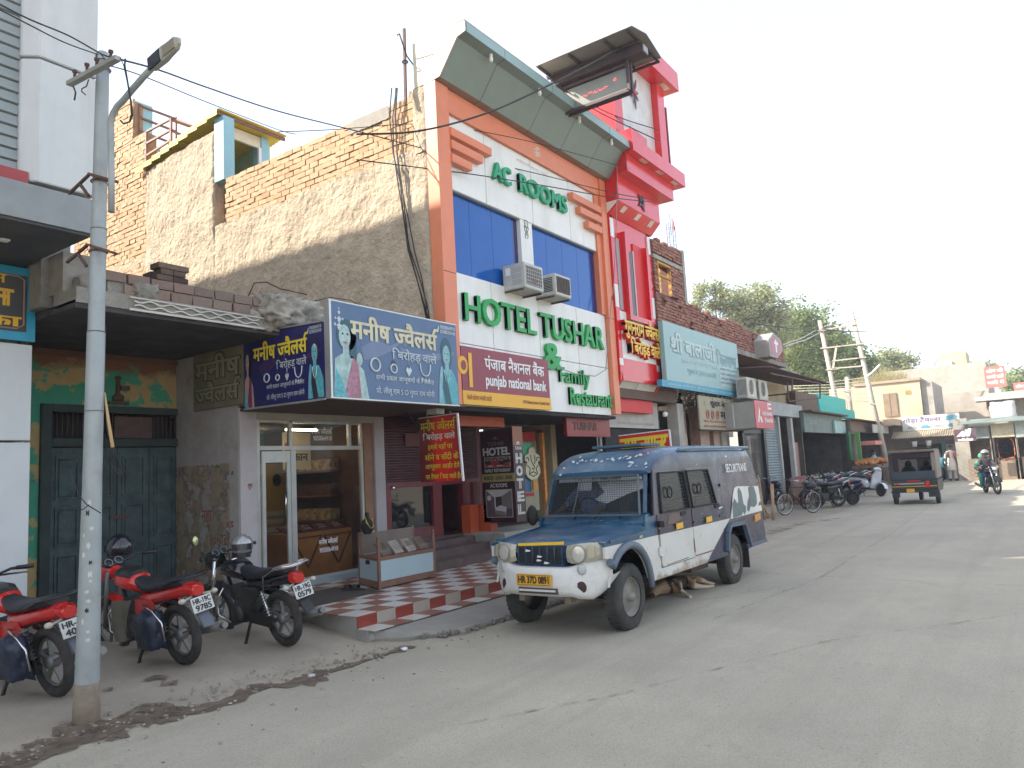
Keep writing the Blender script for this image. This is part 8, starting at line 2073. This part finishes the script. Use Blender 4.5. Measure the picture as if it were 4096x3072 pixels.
def bike(label,loc,rz,paint,plate,lean=R(-9),style='sport',helmet=None,cloth=False,steer=.25,group='motorcycles parked on the pavement',stem=None,cat='motorcycle',detail=True,upright=False,guard=False):
 t=empty('motorcycle',loc,label,cat,group);t.rotation_euler=(0 if upright else lean,0,rz)
 WB,WR=1.27,.30
 def pt_(b,name,m,parent=t,**k):return b.build(name,m,parent,world=False,**k)
 def wheel2(x,w,name,rot=0):
  c=Vector((x,0,WR))
  g=MB().torus(c,(0,1,0),WR-w*.5,(w*.5,w*.48),32,8)
  if rot:pass
  wh=pt_(g,name,M_tyre)
  r=MB().torus(c,(0,1,0),WR-w-.012,.014,28,6)
  for k in range(5 if style!='spoke' else 14):
   a=k*2*math.pi/(5 if style!='spoke' else 14)+.3;d=Vector((math.cos(a),0,math.sin(a)))
   r.bar(c+d*.04,c+d*(WR-w-.01),.035 if style!='spoke' else .006,.02 if style!='spoke' else .006)
  r.lathe(c,(0,1,0),[(0,-.05),(.045,-.05),(.06,-.03),(.06,.03),(.045,.05),(0,.05)],12)
  r.build('rim',M_alloy,wh,world=False)
  return wh
 wheel2(0,.09,'wheel')
 fr=bpy.data.objects.new('front_fork',None)
 fw_=MB()
 hx_=1.03;
 def rotf(p,a=steer):
  p=Vector(p);o=Vector((hx_,0,0));q=p-o;return o+Vector((q.x*math.cos(a)-q.y*math.sin(a),q.x*math.sin(a)+q.y*math.cos(a),q.z))
 def fbuild(b,name,m,parent=t,**k):
  b.v=[rotf(p)for p in b.v];return b.build(name,m,parent,world=False,**k)
 c=Vector((WB,0,WR))
 wf_=fbuild(MB().torus(c,(0,1,0),WR-.038,(.038,.036),32,8),'wheel',M_tyre)
 r=MB().torus(c,(0,1,0),WR-.085,.012,28,6)
 for k in range(5 if style!='spoke' else 14):
  a=k*2*math.pi/(5 if style!='spoke' else 14);d=Vector((math.cos(a),0,math.sin(a)));r.bar(c+d*.04,c+d*(WR-.085),.028 if style!='spoke' else .006,.018 if style!='spoke' else .006)
 r.lathe(c,(0,1,0),[(0,-.05),(.05,-.05),(.07,-.03),(.07,.03),(.05,.05),(0,.05)],12)
 fbuild(r,'rim',M_alloy,wf_)
 fbuild(MB().tube([(WB,-.075,WR),(hx_+.05,-.075,.90)],.022,8).tube([(WB,.075,WR),(hx_+.05,.075,.90)],.022,8),'fork',M_chrome if style!='sport' else M_alloy)
 fbuild(MB().grid(lambda a,b:c+Vector((math.cos(R(20+130*a))*.335,(b-.5)*.13,math.sin(R(20+130*a))*.335)),14,2),'front_mudguard',paint if style=='sport' else M_black)
 pt_(MB().tube([(hx_,0,.84),(.80,0,.72),(.30,0,.62),(.05,0,.60)],.025,6).tube([(hx_-.02,0,.80),(.86,0,.38),(.50,0,.26),(.34,0,.42)],.022,6),'frame',M_black)
 e=loft2([(.44,.38,.10,.12,.6),(.60,.36,.13,.14,.6),(.76,.37,.11,.12,.6)]);e.lathe((.64,-.13,.34),(0,-1,0),[(.10,0),(.10,.03),(.08,.045),(0,.045)],14).lathe((.64,.13,.34),(0,1,0),[(.10,0),(.10,.03),(.08,.045),(0,.045)],14)
 for k in range(8):e.box(.74+k*.012,.747+k*.012,-.085,.085,.42+k*.012,.60+k*.004)
 pt_(e,'engine',M_eng)
 tk_=loft2([(.54,.74,.07,.055,.7),(.60,.78,.115,.085,.75),(.72,.81,.145,.10,.8),(.86,.82,.14,.095,.8),(.96,.81,.09,.07,.8),(1.0,.80,.05,.045,.8)])
 tko=pt_(tk_,'fuel_tank',paint)
 MB().lathe((.80,0,.905),(0,0,1),[(.04,0),(.04,.012),(0,.014)],12).build('filler_cap',M_chrome,tko,world=False)
 if style=='sport':pt_(loft2([(.62,.825,.10,.085,.8),(.72,.86,.13,.075,.8),(.86,.87,.125,.07,.8),(.97,.855,.07,.05,.8)]),'tank_cover',M_black)
 pt_(loft2([(-.26,.83,.08,.025,.7),(-.20,.835,.115,.045,.7),(.05,.80,.13,.045,.7),(.22,.77,.125,.045,.7),(.42,.76,.11,.05,.7),(.58,.80,.075,.05,.7),(.62,.82,.05,.03,.7)]),'seat',M_seat)
 pt_(loft2([(-.34,.76,.05,.04,.7),(-.26,.755,.085,.065,.7),(0,.71,.115,.06,.7),(.25,.66,.12,.07,.7),(.45,.62,.11,.09,.7),(.52,.62,.08,.07,.7)]),'tail_fairing',paint)
 for s in(-1,1):pt_(MB().prism([(.20,s*.12,.66),(.50,s*.12,.66),(.54,s*.12,.50),(.32,s*.12,.47),(.16,s*.11,.58)],(0,s*.02,0)),'side_cover',paint,bevel=.006)
 tl=pt_(loft2([(-.405,.745,.055,.045,.7),(-.37,.75,.075,.06,.7),(-.30,.755,.07,.06,.7)]),'tail_light',M_tail)
 pt_(MB().tube([(-.0,-.15,.80),(-.20,-.145,.86),(-.36,-.12,.885),(-.40,-.06,.885),(-.40,.06,.885),(-.36,.12,.885),(-.20,.145,.86),(0,.15,.80)],.011,6),'grab_rail',M_chrome if style!='sport' else M_black)
 if guard:pt_(MB().tube([(.05,-.15,.62),(-.05,-.19,.80),(-.30,-.17,.90),(-.42,-.12,.90),(-.42,.12,.90),(-.30,.17,.90),(-.05,.19,.80),(.05,.15,.62)],.009,6).bar((-.36,-.14,.90),(-.36,.14,.90),.012).bar((-.28,-.16,.895),(-.28,.16,.895),.012).bar((-.2,-.165,.875),(-.2,.165,.875),.012),'luggage_rail',M_chrome)
 pt_(MB().grid(lambda a,b:Vector((-.30-.20*a,(b-.5)*(.13-.02*a),.72-.30*a)),5,2).grid(lambda a,b:Vector((-.285-.20*a,(b-.5)*(.13-.02*a),.72-.30*a)),5,2),'mudguard',mat('mudguard_grey',(.10,.11,.14),.5)if style=='sport' else M_black)
 pn_=Vector((-.90,0,.28)).normalized();pu=Vector((0,-1,0));pv=Vector((.28,0,.90)).normalized()
 pc=Vector((-.435,0,.625))
 po_=pt_(MB().obox(pc,pu*.105,pv*.07,pn_*.004),'number_plate',M_plate,bevel=.003)
 if plate:
  text(plate[0],'plate_letters',M_ink,po_,pc-pu*.088+pv*.008+pn_*.004,pu,pv,.176,.048,.04,world=False,lift=.002);text(plate[1],'plate_letters',M_ink,po_,pc-pu*.078-pv*.058+pn_*.004,pu,pv,.156,.052,.04,world=False,lift=.002)
 for s in(-1,1):
  pt_(MB().bar((-.36,s*.05,.70),(-.38,s*.14,.69),.016).ball((-.385,s*.165,.69),.035,.035,.026,8,6),'indicator',M_clr)
 for s in(-1,1):
  sp_g=MB().tube([(.03,s*.13,.33),(.13,s*.13,.62)],.016,6)
  for k in range(8):sp_g.torus(Vector((.045,s*.13,.37)).lerp(Vector((.12,s*.13,.59)),k/7),(.32,0,.93),.030,.006,10,4)
  pt_(sp_g,'shock_absorber',M_chrome if style!='sport' else M_alloy)
 pt_(MB().bar((0,-.10,WR),(.42,-.08,.32),.04,.03).bar((0,.10,WR),(.42,.08,.32),.04,.03),'swing_arm',M_black)
 pt_(MB().prism([(-.02,.12,.36),(.40,.12,.40),(.42,.12,.27),(.0,.12,.24)],(0,.03,0)),'chain_cover',M_black,bevel=.006)
 pt_(MB().tube([(.78,-.10,.36),(.70,-.14,.20),(.40,-.16,.20),(.2,-.18,.24)],.022,8).tube([(.2,-.18,.24),(-.05,-.19,.28),(-.38,-.20,.34)],[.03,.048,.045],12),'exhaust',M_alloy)
 pt_(MB().tube([(-.38,-.20,.34),(-.43,-.20,.35)],[.03,.03],12),'exhaust_tip',M_alloy)
 hb_=MB().tube([(hx_-.10,-.36,.99),(hx_-.02,-.24,1.0),(hx_+.03,-.06,.96),(hx_+.03,.06,.96),(hx_-.02,.24,1.0),(hx_-.10,.36,.99)],.013,8)
 fbuild(hb_,'handlebar',M_black)
 for s in(-1,1):fbuild(MB().tube([(hx_-.13,s*.38,.985),(hx_-.045,s*.27,.998)],.020,8),'grip',M_black)
 for s in(-1,1):fbuild(MB().tube([(hx_+.02,s*.26,.985),(hx_-.06,s*.36,.965)],.007,5),'lever',M_chrome)
 mm=fbuild(MB().tube([(hx_-.02,.24,1.0),(hx_+.0,.30,1.14)],.007,5).ball((hx_-.0,.32,1.19),.02,.045,.06,12,8),'mirror',M_black)
 b=MB().ball((hx_-.012,.32,1.19),.012,.038,.052,12,8);b.v=[rotf(p)for p in b.v];b.build('mirror_glass',mat('mirror_glass',(.5,.5,.25),.12,metal=.6,var=.4,scale=40),mm,world=False)
 cw=loft2([(hx_+.02,.88,.06,.06,.8),(hx_+.10,.90,.11,.10,.8),(hx_+.20,.88,.10,.11,.8),(hx_+.26,.85,.06,.07,.8)])
 fbuild(cw,'headlamp_cowl',paint if style=='sport' else M_black if style=='spoke' else paint)
 fbuild(MB().ball((hx_+.24,0,.86),.045,.075,.07,12,8),'headlamp',mat('headlamp_glass',(.5,.52,.52),.1,coat=.6))
 dl=fbuild(MB().lathe((hx_+.06,-.055,.97),(-.8,0,.6),[(.05,0),(.05,.03),(0,.03)],14).lathe((hx_+.06,.055,.97),(-.8,0,.6),[(.05,0),(.05,.03),(0,.03)],14),'instrument_pod',M_black)
 b=MB().torus(Vector((hx_+.06,-.055,.97))+Vector((-.8,0,.6))*.031,(-.8,0,.6),.04,.004,16,4).torus(Vector((hx_+.06,.055,.97))+Vector((-.8,0,.6))*.031,(-.8,0,.6),.04,.004,16,4);b.v=[rotf(p)for p in b.v];b.build('dial',mat('pale_dial',(.25,.35,.4),.3),dl,world=False)
 pt_(MB().bar((.46,.10,.28),(.40,.26,.03),.022).bar((.40,.26,.03),(.36,.30,.02),.03),'side_stand',M_black)
 for s in(-1,1):pt_(MB().bar((.56,s*.12,.27),(.56,s*.24,.27),.025),'foot_peg',M_black)
 if style!='plain':pt_(MB().tube([(.86,.14,.62),(.93,.20,.50),(.90,.22,.34),(.80,.15,.24)],.010,5).tube([(.86,-.14,.62),(.93,-.20,.50),(.90,-.22,.34),(.80,-.15,.24)],.010,5),'leg_guard',M_chrome)
 if cloth:
  pt_(MB().grid(lambda a,b:Vector((.62+.12*math.sin(b*2),.17+.07*a,.66-.42*b))+Vector((.24*(a-.5)*(1-.25*b),.015*math.sin(a*9+b*3),0)),8,8),'guard_cloth',mat('grey_green_cloth',(.17,.16,.12),.9,var=.2))
  o=lump('saree_bag',mat('navy_plastic_bag',(.016,.024,.05),.35,var=.3,scale=10,bump=.6,bscale=14),None,(.10,.25,.42),(.17,.08,.17),71,20,14,.25);o.parent=t
  pt_(MB().tube([(.30,.14,.60),(.20,.22,.64),(.0,.26,.62),(-.12,.24,.50),(-.10,.22,.32)],.009,5),'bag_guard',M_chrome)
 return t
def unit(a,b):v=(b-a);v.z=0;return v.normalized()
M_bred=mat('red_bike_paint',(.58,.02,.015),.2,var=.1,coat=.6,dirt=.25,dcol=(.3,.08,.06),dscale=5)
M_bblk=mat('black_bike_paint',(.012,.012,.014),.15,coat=.7,var=.2,dirt=.2,dcol=(.07,.065,.06),dscale=6)
def place(reg,rx,ry,fx_,fy_):
 a=ground(reg,rx,ry);b=ground(reg,fx_,fy_);return a,math.atan2(b.y-a.y,b.x-a.x),(b-a).length
a,h_,L_=place(DI,622,1396,487,1352)
k1=bike('black motorcycle with plate HR-19G 0579 parked before the glass shop door',a,h_,M_bblk,('HR-19G','0579'),style='chrome',guard=True,steer=.15)
a,h2_,L2_=place(DI,402,1436,250,1385)
k2=bike('red motorcycle with plate HR-19C 9785 parked in front of the wooden doors',a,h2_,M_bred,('HR-19C','9785'),cloth=True,steer=.1)
a3=ground(DI,125,1505)
k3=bike('red motorcycle at the left edge, half behind the lamp pole',a3,h2_+.05,M_bred,('HR-19','4021'),cloth=True,steer=.1)
def helmet(label,c,m,r=.125,rz=0):
 t=empty('helmet',c,label,'helmet',rz=rz)
 MB().grid(lambda a,b:Vector((r*1.12*math.cos(2*math.pi*a)*math.sin(.72*math.pi*b),r*math.sin(2*math.pi*a)*math.sin(.72*math.pi*b),r*1.05*math.cos(.72*math.pi*b))),24,14).build('shell',m,t,world=False)
 MB().torus((0,0,-r*.66),(0,0,1),r*.82,.012,24,6).build('rim',M_black,t,world=False)
 MB().grid(lambda a,b:Vector((r*1.15*math.cos(-1+2*a),r*1.03*math.sin(-1+2*a),-.045+.07*b)),10,2).build('visor',mat('visor_smoke',(.03,.03,.04),.1,coat=.5),t,world=False)
 MB().grid(lambda a,b:Vector((r*.9*math.cos(2*math.pi*a),r*.8*math.sin(2*math.pi*a),-r*.66-b*.05)),18,2).build('lining',M_black,t,world=False)
 return t
hl=on(DI,522,1178,X=k1.location.x+math.cos(h_)*.95)
helmet('silver open helmet hung on the handlebar of the black motorcycle',hl,mat('silver_helmet',(.38,.38,.37),.25,metal=.5,coat=.4),.125,h_+2.6)
hl2=on(DI,258,1182,X=k2.location.x+math.cos(h2_)*.95)
helmet('black helmet perched on the handlebar of the middle red motorcycle',hl2,mat('black_helmet',(.015,.016,.022),.15,coat=.6),.135,h2_)
mb=MB()
for k in range(520):
 t=rnd.random();x=1.5+5.2*t if k%3 else rnd.uniform(2,16);y=edge(x)+rnd.gauss(.05,.16)if k%3 else rnd.uniform(4.8,6.0)
 if x>5.9 and y>5.4:continue
 s=rnd.uniform(.003,.013);z=gz(x,y)+.014
 mb.obox((x,y,z+s*.4),Vector((s,s*rnd.uniform(-.5,.5),0)),Vector((-s*rnd.uniform(-.4,.4),s*.8,s*.2)),Vector((0,s*.2,s*.6)))
gv=mb.build('road_gravel',mat('gravel_grey',(.26,.23,.19),.95,var=.5,scale=3),None,kind='stuff');gv['label']='loose gravel and grit along the edge of the road'
# Traffic and people down the street
def toward(reg,ax_,ay_,bx__,by_):return place(reg,ax_,ay_,bx__,by_)
a=ground(FR,515,1155);b_=ground(FR,990,1145);mid=(a+b_)/2
rk=empty('auto_rickshaw',mid,'black passenger three-wheeler with a beige canopy, driving away','auto rickshaw',rz=math.atan2(b_.y-a.y,b_.x-a.x)+math.pi/2)
wd=(b_-a).length;sc_=wd/1.30
def rb_(name,m,x0,x1,y0,y1,z0,z1,parent=rk,bev=0):return MB().box(x0*sc_,x1*sc_,y0*sc_,y1*sc_,z0*sc_,z1*sc_).build(name,m,parent,world=False,bevel=bev)
M_rk=mat('rickshaw_black',(.02,.022,.026),.4,dirt=.3,dcol=(.12,.11,.1));M_cn=mat('beige_canvas',(.26,.22,.18),.85,var=.15,dirt=.3)
for y in(-.64,.64):
 w_,c=wheel(rk,(0,y*sc_,.24*sc_),1,.24*sc_,.13*sc_,.12*sc_,M_rim)
 MB().lathe(c,(0,1,0),[(.12*sc_,-.05),(.0,-.04),(0,.04),(.12*sc_,.05)],12).build('rim',M_rim,w_,world=False)
wheel(rk,(2.1*sc_,.05,.24*sc_),1,.24*sc_,.12*sc_,.12*sc_,M_rim)
rb_('lower_body',M_rk,-.35,2.0,-.70,.70,.48,.78);rb_('tail_board',mat('blue_grey_board',(.035,.05,.065),.5),-.38,-.34,-.66,.66,.86,1.12)
rb_('back_panel',M_rk,-.36,-.33,-.70,.70,.79,.86);rb_('floor',M_rk,-.3,2.0,-.68,.68,.40,.47);rb_('step_bumper',M_rk,-.46,-.36,-.72,.72,.42,.47);rb_('mud_guard',M_rk,-.40,-.36,-.70,-.40,.25,.42);rb_('mud_guard',M_rk,-.40,-.36,.46,.70,.25,.42)
rb_('yellow_line',mat('chrome_yellow2',(.62,.38,.03),.5),-.385,-.375,-.68,.68,.60,.625)
rb_('red_reflector',M_tail,-.385,-.375,-.2,.22,.77,.81);rb_('red_reflector',M_tail,-.385,-.375,.44,.6,.69,.72);rb_('tail_light',M_tail,-.39,-.36,-.46,-.34,.56,.78);rb_('grey_strip',M_grey,-.382,-.376,-.3,.62,.68,.73)
rb_('number_plate',MATS['plate_amber'],-.475,-.465,.0,.24,.42,.54)
for y0,y1 in((-.71,-.58),(.60,.71)):rb_('canopy_side',M_cn,-.36,1.6,y0 if y0<0 else y1-.02,y0+.02 if y0<0 else y1,.86,1.78);rb_('rear_pillar',M_cn if y0<0 else M_rk,-.37,-.30,y0,y1,.86,1.72)
rb_('canopy_top',M_cn,-.42,1.9,-.70,.70,1.76,1.84,bev=.03);rb_('canopy_drop',mat('dark_curtain',(.03,.012,.016),.8),-.35,-.32,-.58,.60,1.56,1.76);rb_('curtain',MATS['dark_curtain'],-.34,-.3,.42,.60,.86,1.56)
rb_('front_screen_frame',M_rk,1.9,1.95,-.6,.6,.78,1.1);rb_('front_screen_frame',M_rk,1.9,1.95,-.6,.6,1.5,1.78)
rb_('roof_rack',M_rust,-.1,1.2,-.5,.5,1.88,1.91)
for y in(-.3,.28):
 b=MB().ball((1.35*sc_,y*sc_,1.32*sc_),.12,.11,.14).ball((1.35*sc_,y*sc_,1.02*sc_),.16,.24,.26);b.build('occupant_silhouette',M_ink,rk,world=False)  # black head and torso shapes standing in for the people inside
def scooter(label,loc,rz,paint):
 t=empty('scooter',loc,label,'scooter','scooters and motorcycles parked along the stalls');t.rotation_euler=(R(-8),0,rz)
 def s_(b,n,m):return b.build(n,m,t,world=False)
 for x in(0,1.22):s_(MB().torus((x,0,.24),(0,1,0),.19,.05,24,8).lathe((x,0,.24),(0,1,0),[(.14,-.03),(0,-.03),(0,.03),(.14,.03)],14),'wheel',M_tyre)
 s_(loft2([(-.30,.66,.09,.08,.8),(-.15,.60,.17,.15,.8),(.15,.55,.19,.18,.8),(.42,.48,.15,.16,.8),(.5,.42,.10,.08,.8)]),'body_shell',paint)
 s_(loft2([(-.28,.78,.09,.03,.7),(.0,.78,.15,.05,.7),(.42,.74,.13,.05,.7),(.5,.74,.08,.03,.7)]),'seat',M_seat)
 s_(MB().box(.45,.9,-.17,.17,.25,.31),'footboard',M_black)
 s_(MB().prism([(.88,-.22,.28),(.98,-.20,.80),(1.06,-.12,.92),(1.06,.12,.92),(.98,.20,.80),(.88,.22,.28)],(.05,0,.02)),'front_apron',paint)
 s_(MB().grid(lambda a,b:Vector((1.22+math.cos(R(10+150*a))*.27,(b-.5)*.17,.24+math.sin(R(10+150*a))*.27)),10,2),'mudguard',paint)
 s_(MB().ball((1.02,0,1.0),.12,.17,.09,12,8),'headlamp_cowl',paint);s_(MB().ball((1.12,0,1.0),.04,.09,.05,10,6),'headlamp',M_clr)
 s_(MB().tube([(.9,-.34,1.02),(1.0,-.1,1.02),(1.0,.1,1.02),(.9,.34,1.02)],.016,6),'handlebar',M_black)
 for s in(-1,1):s_(MB().tube([(.95,s*.25,1.02),(.96,s*.3,1.18)],.007,4).ball((.95,s*.32,1.22),.015,.05,.04),'mirror',M_black)
 s_(MB().ball((-.34,0,.64),.03,.09,.05,10,6),'tail_light',M_tail);s_(MB().bar((.2,.1,.25),(.1,.24,.02),.02),'side_stand',M_black)
 return t
PG='scooters and motorcycles parked along the stalls'
def dupbike(src,label,loc,rz,group=PG):
 c=copy_tree(src);c['label']=label;c.location=loc;c.rotation_euler.z=rz
 if group:c['group']=group
 elif 'group' in c:del c['group']
 return c
p=ground(R6,560,1385);dupbike(k1,'black motorcycle parked between the bicycle and the dark scooter',p,2.5)
for px_,py_,a_,l_ in((500,1330,2.45,'black motorcycle in the second rank behind the bicycle'),(610,1310,2.3,'black motorcycle in the second rank behind the dark scooter'),(700,1300,2.2,'black motorcycle in the second rank beside the white scooter')):
 dupbike(k1,l_,ground(R6,px_,py_),a_)
p=ground(R6,650,1375);scooter('dark blue scooter parked tail outwards, left of the white scooter',p,2.35,mat('navy_scooter',(.015,.02,.05),.25,coat=.5))
p=ground(R6,755,1325);scooter('white scooter parked facing the road beside the stalls',p+Vector((1.0,.6,0)),math.pi+.9,mat('white_scooter_paint',(.60,.62,.66),.25,coat=.4))
p=ground(R6,850,1275);dupbike(k1,'dark motorcycle mostly hidden behind the three-wheeler',p+Vector((.6,.8,0)),2.0)
p=ground(R6,1725,1200);dupbike(k1,'black motorcycle standing by the kiosks at the right edge',p,2.9)
p=ground(R6,1738,1520);e_=dupbike(k1,'motorcycle cut off by the right edge, only its wheel in view',p+Vector((.3,-.55,0)),-1.4)
def bicycle(label,loc,rz,cart=False):
 t=empty('bicycle',loc,label,'bicycle');t.rotation_euler=(R(-6),0,rz)
 for x in(0,1.08):
  b=MB().torus((x,0,.33),(0,1,0),.31,.018,32,6);w=b.build('wheel',M_tyre,t,world=False)
  s=MB()
  for k in range(18):
   q=k*math.pi/9;s.bar((x,.02*(-1)**k,.33),(x+.3*math.cos(q),0,.33+.3*math.sin(q)),.004)
  s.torus((x,0,.33),(0,1,0),.288,.009,28,5).build('spokes',M_chrome,w,world=False)
  MB().grid(lambda a,b:Vector((x+math.cos(R(20+150*a))*.36,(b-.5)*.06,.33+math.sin(R(20+150*a))*.36)),12,1).build('mudguard',M_black,t,world=False)
 b=MB()
 for p_,q_ in(((0,0,.33),(.46,0,.30)),((.46,0,.30),(.32,0,.84)),((.46,0,.30),(.90,0,.70)),((.34,0,.78),(.90,0,.80)),((0,0,.33),(.34,0,.76)),((1.08,0,.33),(.88,0,.86)),((.88,0,.86),(.86,0,1.0))):b.tube([p_,q_],.016,6)
 b.build('frame',M_black,t,world=False)
 MB().tube([(.78,-.26,1.0),(.9,-.2,1.02),(.9,.2,1.02),(.78,.26,1.0)],.012,6).build('handlebar',M_chrome,t,world=False);MB().ball((.28,0,.90),.13,.09,.045).build('saddle',M_seat,t,world=False);MB().box(-.2,.22,-.07,.07,.70,.72).build('carrier',M_black,t,world=False)
 MB().ball((.1,0,.82),.22,.14,.12).build('carried_bag',M_ink,t,world=False)
 return t
p=ground(R6,400,1425);bicycle('black bicycle with a dark bag, nearest of the vehicles parked down the street',p,2.6)
p=ground(R6,205,1412);bicycle('old bicycle half hidden by the heap of straw brooms',p,.6)
p=ground(FR,1490,1030);q=ground(FR,1625,1050);hh=math.atan2(q.y-p.y,q.x-p.x)
hh=math.atan2(-.30,-1.0)
front=ground(FR,1625,1048);rear=front-Vector((math.cos(hh),math.sin(hh),0))*1.27;rear.z=gz(rear.x,rear.y)
rm=dupbike(k1,'motorcycle coming towards the camera with a helmeted rider and a passenger in green',rear,hh,None);rm.rotation_euler.x=0
def onbike(x):return rear+Vector((math.cos(hh),math.sin(hh),0))*x
person('motorcycle rider in a dark shirt, blue jeans and a silver helmet',onbike(.32),hh,mat('dark_grey_shirt',(.05,.045,.055),.8),mat('blue_jeans',(.03,.06,.16),.8),pose='ride',helmet=MATS['silver_helmet'],lean=.08,H=1.56)
person('passenger wrapped in a bright green dupatta behind the rider',onbike(-.08),hh,mat('green_dupatta',(.03,.42,.26),.7),mat('green_dupatta',(.03,.42,.26),.7),hair=MATS['green_dupatta'],pose='ride',H=1.46)
def face(p,a=0):return math.atan2(-p.y,-p.x)+a
p=ground(R6,1288,1222);person('man in a long white kurta with a red scarf walking by the roadside',p,face(p,.15),mat('white_kurta',(.68,.62,.56),.8,var=.05),MATS['white_kurta'],H=1.74,scarf=mat('red_scarf',(.55,.12,.12),.8),loose=1)
p=ground(R6,500,1225);person('man in a dark grey shirt and khaki trousers at the dim stall',p,face(p,math.pi+.4),mat('slate_shirt',(.14,.16,.24),.8),mat('khaki_trousers',(.24,.21,.15),.8),H=1.7,arms=(((-.05,.34,1.16),(.02,.24,.98),(.05,.16,.98)),((-.05,.34,1.16),(.02,.24,.98),(.05,.16,.98))))
p=ground(R6,805,1262);person('man in a white shirt dimly seen inside the glass front shop',Vector((7.0,10.3,.36)),-1.2,mat('white_shirt',(.55,.56,.60),.8),mat('black_trousers',(.02,.02,.03),.8),H=1.66)
p=ground(R6,805,1262);person('man in a pale cyan shirt and jeans standing left of the three-wheeler',p,face(p,1.2),mat('pale_cyan_shirt',(.26,.42,.46),.8),mat('blue_jeans',(.03,.06,.16),.8),H=1.7)
p=ground(R6,1652,1168);person('man in a light blue shirt and black trousers by the kiosks on the right',p,face(p,1.6),mat('light_blue_shirt',(.22,.33,.58),.8),mat('black_trousers',(.02,.02,.03),.8),H=1.72)
p=ground(R6,1705,1150);person('man in a white shirt at the right edge beside the man in light blue',p,face(p,-1.2),mat('white_shirt',(.55,.56,.60),.8),mat('black_trousers',(.02,.02,.03),.8),H=1.7)
p=ground(R6,1205,1235);p2_=scooter('scooter on the road just right of the three-wheeler',p+Vector((.5,0,0)),.05,M_rk);del p2_['group']
person('scooter rider in a teal checked shirt beside the three-wheeler',p+Vector((.7,0,-.04)),.05,mat('teal_check_shirt',(.08,.26,.32),.8,var=.6,scale=24),mat('black_trousers',(.02,.02,.03),.8),pose='ride',H=1.6)
# Air
hz=B('haze',None,None,-410,1210,-810,910,-1.6,18,kind='stuff')
hz.data.materials.clear()
mh=bpy.data.materials.new('haze');mh.use_nodes=True;nt=mh.node_tree;nt.nodes.clear()
vo=nt.nodes.new('ShaderNodeVolumePrincipled');vo.inputs['Color'].default_value=(.92,.95,1,1);vo.inputs['Density'].default_value=.0019;vo.inputs['Anisotropy'].default_value=.3
nt.links.new(vo.outputs[0],nt.nodes.new('ShaderNodeOutputMaterial').inputs['Volume'])
hz.data.materials.append(mh)
SC.cycles.volume_bounces=0
